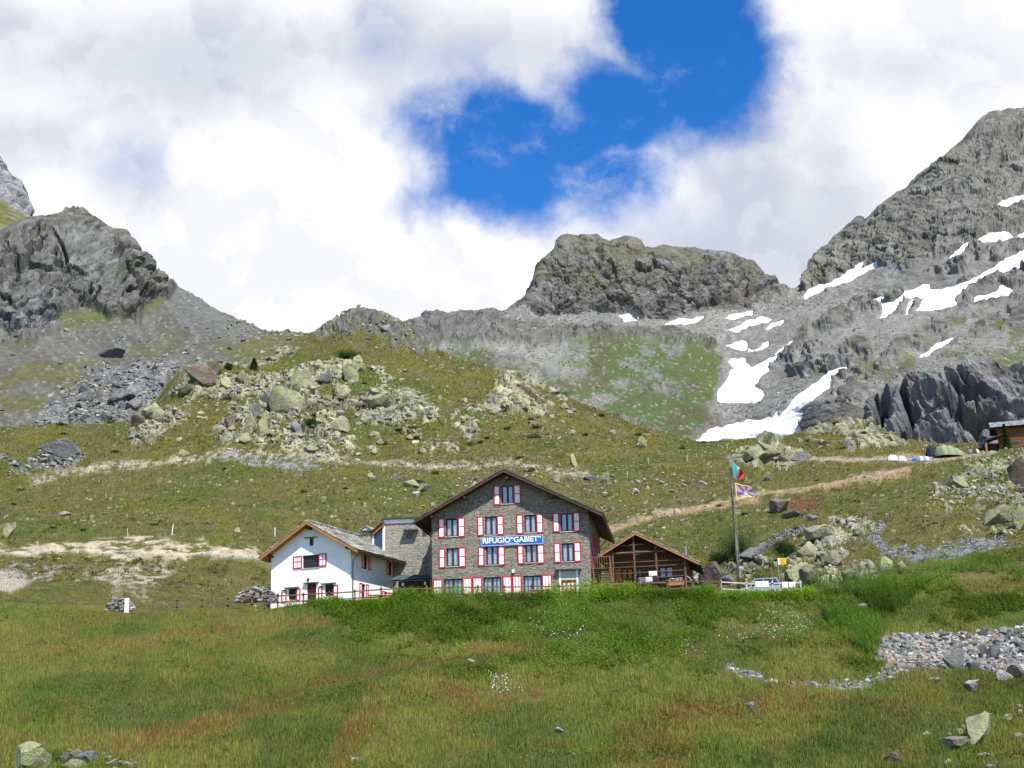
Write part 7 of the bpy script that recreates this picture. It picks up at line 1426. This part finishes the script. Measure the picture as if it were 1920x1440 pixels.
dk = vis*(AD < 124)*np.clip(A.pm([(1130, 1425), (1160, 1370), (1250, 1360), (1260, 1420)], 8, 20, 25, 74)+A.pm([(990, 1250), (1000, 1225), (1200, 1215), (1190, 1240)], 5, 12, 25, 75)*.6+A.pm([(1880, 1290), (1930, 1270), (1930, 1320)], 5, 10, 20, 76), 0, 1)
weeds('dock_plants', 'rust red seed spikes of dock growing in clumps in the meadow', dk, 520, (0.35, 0.8), (.07, .12), [(.15, .05, .025), (.11, .045, .025), (.18, .07, .03)], 16, spread=0.1)
def flowers(name, label, mask, n, hr, s0, col, L_=A):
    P, N, r, q = scatter(L_, mask, n); P = P+np.stack([np.zeros(n), np.zeros(n), hr[0]+(hr[1]-hr[0])*NPR.random(n)], 1); s_ = (s0*(0.6+0.8*NPR.random(n)))[:, None]
    a = NPR.random(n)*6.283; x = np.stack([np.cos(a), np.sin(a), np.zeros(n)], 1); y = np.stack([-np.sin(a)*.5, np.cos(a)*.5, np.full(n, .8)], 1)
    V = np.stack([P-x*s_, P-y*s_, P+x*s_, P+y*s_], 1).reshape(-1, 3); o = link(name, np_mesh(name, V, np.arange(4*n).reshape(-1, 4), np.repeat(np.array([col])*(0.8+.3*NPR.random((n, 1))), 4, 0), False), leafm); tag(o, label, None, None, 'stuff')
flowers('white_flowers', 'small white flower heads in drifts on the green bank', vis*(AD < 126)*np.clip(A.pm([(990, 1165), (1040, 1150), (1100, 1155), (1100, 1200), (1060, 1210), (1000, 1195)], 4, 14, 25, 77)+A.pm([(1430, 1150), (1470, 1140), (1520, 1160), (1520, 1190), (1470, 1210), (1420, 1200)], 4, 16, 25, 78)+A.pm([(925, 1195), (960, 1185), (960, 1205)], 3, 5, 20, 79)
    +A.pm([(1265, 1215), (1300, 1210), (1320, 1235), (1280, 1240)], 3, 5, 20, 79)+A.pm([(905, 1272), (935, 1268), (990, 1300), (930, 1315)], 3, 8, 15, 80)+A.pm([(1360, 1185), (1420, 1190), (1400, 1225), (1350, 1215)], 3, 12, 15, 80)*.5, 0, 1), 1100, (.2, .7), .042, (.75, .75, .68))
flowers('meadow_flowers', 'sparse small pale and yellow flowers all over the meadow', vis*(AD < 124), 2200, (.15, .4), .024, (.50, .45, .12))
weeds('heath_tufts', 'dark green heath tufts dotted over the stony hillside', visf*(sst(fbm(A.U/7, A.W/12, 650, 4), .5, .6)+0.4*np.clip(knoll, 0, 1)+0.5*sst(sx, 700, 1000)*(sy > 760)*.6)*(1-np.clip(road+sandcut+track+path3, 0, 1)), 5200, (0.12, 0.5), (.22, .5), [(.045, .075, .02), (.035, .06, .018), (.065, .09, .024), (.08, .085, .03)], 8, spread=.9)
# shrubs and small conifers
def leaf_blob(name, label, P, w, h_, n, cols, m=leafm, cat='shrub', group=None, seed=1, cone=False, me_share=None, lf=0.12):
    root = empty(name, P); tag(root, label, cat, group); g = np.random.default_rng(seed)
    if me_share is None:
        if cone:
            t = g.random(n)**0.8; rad = (1-t)*0.5*w*(0.35+0.65*g.random(n)); a = g.random(n)*6.283; layer_ = 0.5+0.5*np.sin(t*42+a*0.5); rad *= 0.6+0.5*layer_; p = np.stack([np.cos(a)*rad, np.sin(a)*rad, h_*(0.06+0.94*t)-rad*0.25], 1); out = np.stack([np.cos(a), np.sin(a), np.full(n, -.15)], 1)
        else:
            k = 12; cc = g.normal(0, 1, (k, 3)); cc /= np.linalg.norm(cc, axis=1)[:, None]; cc *= g.random((k, 1))**0.4*[w*.36, w*.3, h_*.34]; cc[:, 2] = abs(cc[:, 2])*1.1+h_*.2; ci_ = g.integers(0, k, n); p = cc[ci_]+g.normal(0, 1, (n, 3))*[w*.13, w*.12, h_*.14]; p[:, 2] = np.maximum(p[:, 2], .02); out = g.normal(0, 1, (n, 3))
        out /= np.linalg.norm(out, axis=1)[:, None]; s1_ = np.cross(out, g.normal(0, 1, (n, 3))); s1_ /= np.linalg.norm(s1_, axis=1)[:, None]; L_ = lf*(0.6+0.8*g.random((n, 1)))
        V = np.stack([p, p+out*L_*.5+s1_*L_*.28, p+out*L_, p+out*L_*.5-s1_*L_*.28], 1).reshape(-1, 3); cl = np.array(cols)[g.integers(0, len(cols), n)]*(0.7+.6*g.random((n, 1)))
        me_share = np_mesh('crown', V, np.arange(4*n).reshape(-1, 4), np.repeat(cl, 4, 0), False); me_share.materials.append(m)
        o = bpy.data.objects.new('crown', me_share); C.objects.link(o); o.parent = root
    mb = MB(); mb.tube([(0, 0, -.3), (0, 0, h_*0.5), (0, 0, h_*.9 if cone else h_*.6)], [w*.03+.02, w*.02+.015, .01], 6); mb.build('trunk' if cone else 'stem', M_timber, root); return root
DG = [(.038, .075, .02), (.028, .06, .016), (.055, .10, .025)]; MG = [(.065, .115, .026), (.05, .095, .022), (.085, .14, .03)]
def put(px, py, w, h_, label, cone=False, cat='shrub', group=None, n=1400, cols=DG, D=None, seed=1, name='shrub', lf=None):
    P, _ = A.pick(px, py+h_/2)
    if D: P = gA(px, D)
    D_ = P[1]; return leaf_blob(name, label, P, w/F*D_, h_/F*D_, n, cols, cat=cat, group=group, seed=seed, cone=cone, lf=lf or max(.12, D_/F*2.2))
put(477, 685, 22, 22, 'small dark conifer on the crest of the rocky knoll', True, 'conifer', n=1800, seed=3, name='small_conifer')
put(428, 684, 20, 18, 'bushy dark shrub left of the small conifer on the knoll crest', n=1200, seed=4)
put(655, 662, 60, 20, 'wide green juniper thicket on top of the knoll', n=2600, seed=5, cols=MG); put(504, 674, 16, 9, 'low green bush right of the small conifer on the crest', n=500, seed=6, cols=MG); put(632, 734, 18, 14, 'small dark bush beside the tall egg shaped boulder', n=600, seed=7); put(585, 788, 34, 22, 'dark green bush beneath the largest knoll crag', n=1400, seed=8)
put(1385, 1022, 62, 66, 'dark green bush in the gully left of the flagpole', n=6500, cols=DG, seed=9, lf=.14, name='bush'); put(1474, 1022, 56, 44, 'dark green bush in the gully between flagpole and signpost', n=5000, cols=DG, seed=10, lf=.14, name='bush'); put(1352, 1040, 44, 34, 'dark bush behind the stove pipe of the timber hut', n=3500, cols=DG, seed=12, lf=.14, name='bush')
put(1889, 838, 26, 52, 'small fresh green spruce in front of the log cabin', True, 'spruce', n=5000, cols=[(.045, .085, .018), (.035, .07, .016), (.06, .11, .02)], D=306, seed=11, name='young_spruce')
r5 = random.Random(21); gm = visf*(sst(fbm(A.U/18, A.W/18, 640, 3), .5, .6))*(sx > 0)*(sx < 1900)*(sy < 1010)*(1-np.clip(road+sandcut+track+path3+path2, 0, 1)); P, N, r, q = scatter(A, gm, 60)
for i in range(60):
    D_ = P[i][1]; w = r5.uniform(10, 24)/F*D_; leaf_blob('low_shrub', 'low dark juniper shrub among many alike on the grassy hillside', P[i], w, w*r5.uniform(.22, .4), 260, MG if i % 2 else DG, cat='shrub', group='low shrubs on the hillside', seed=50+i, lf=D_/F*2.4)
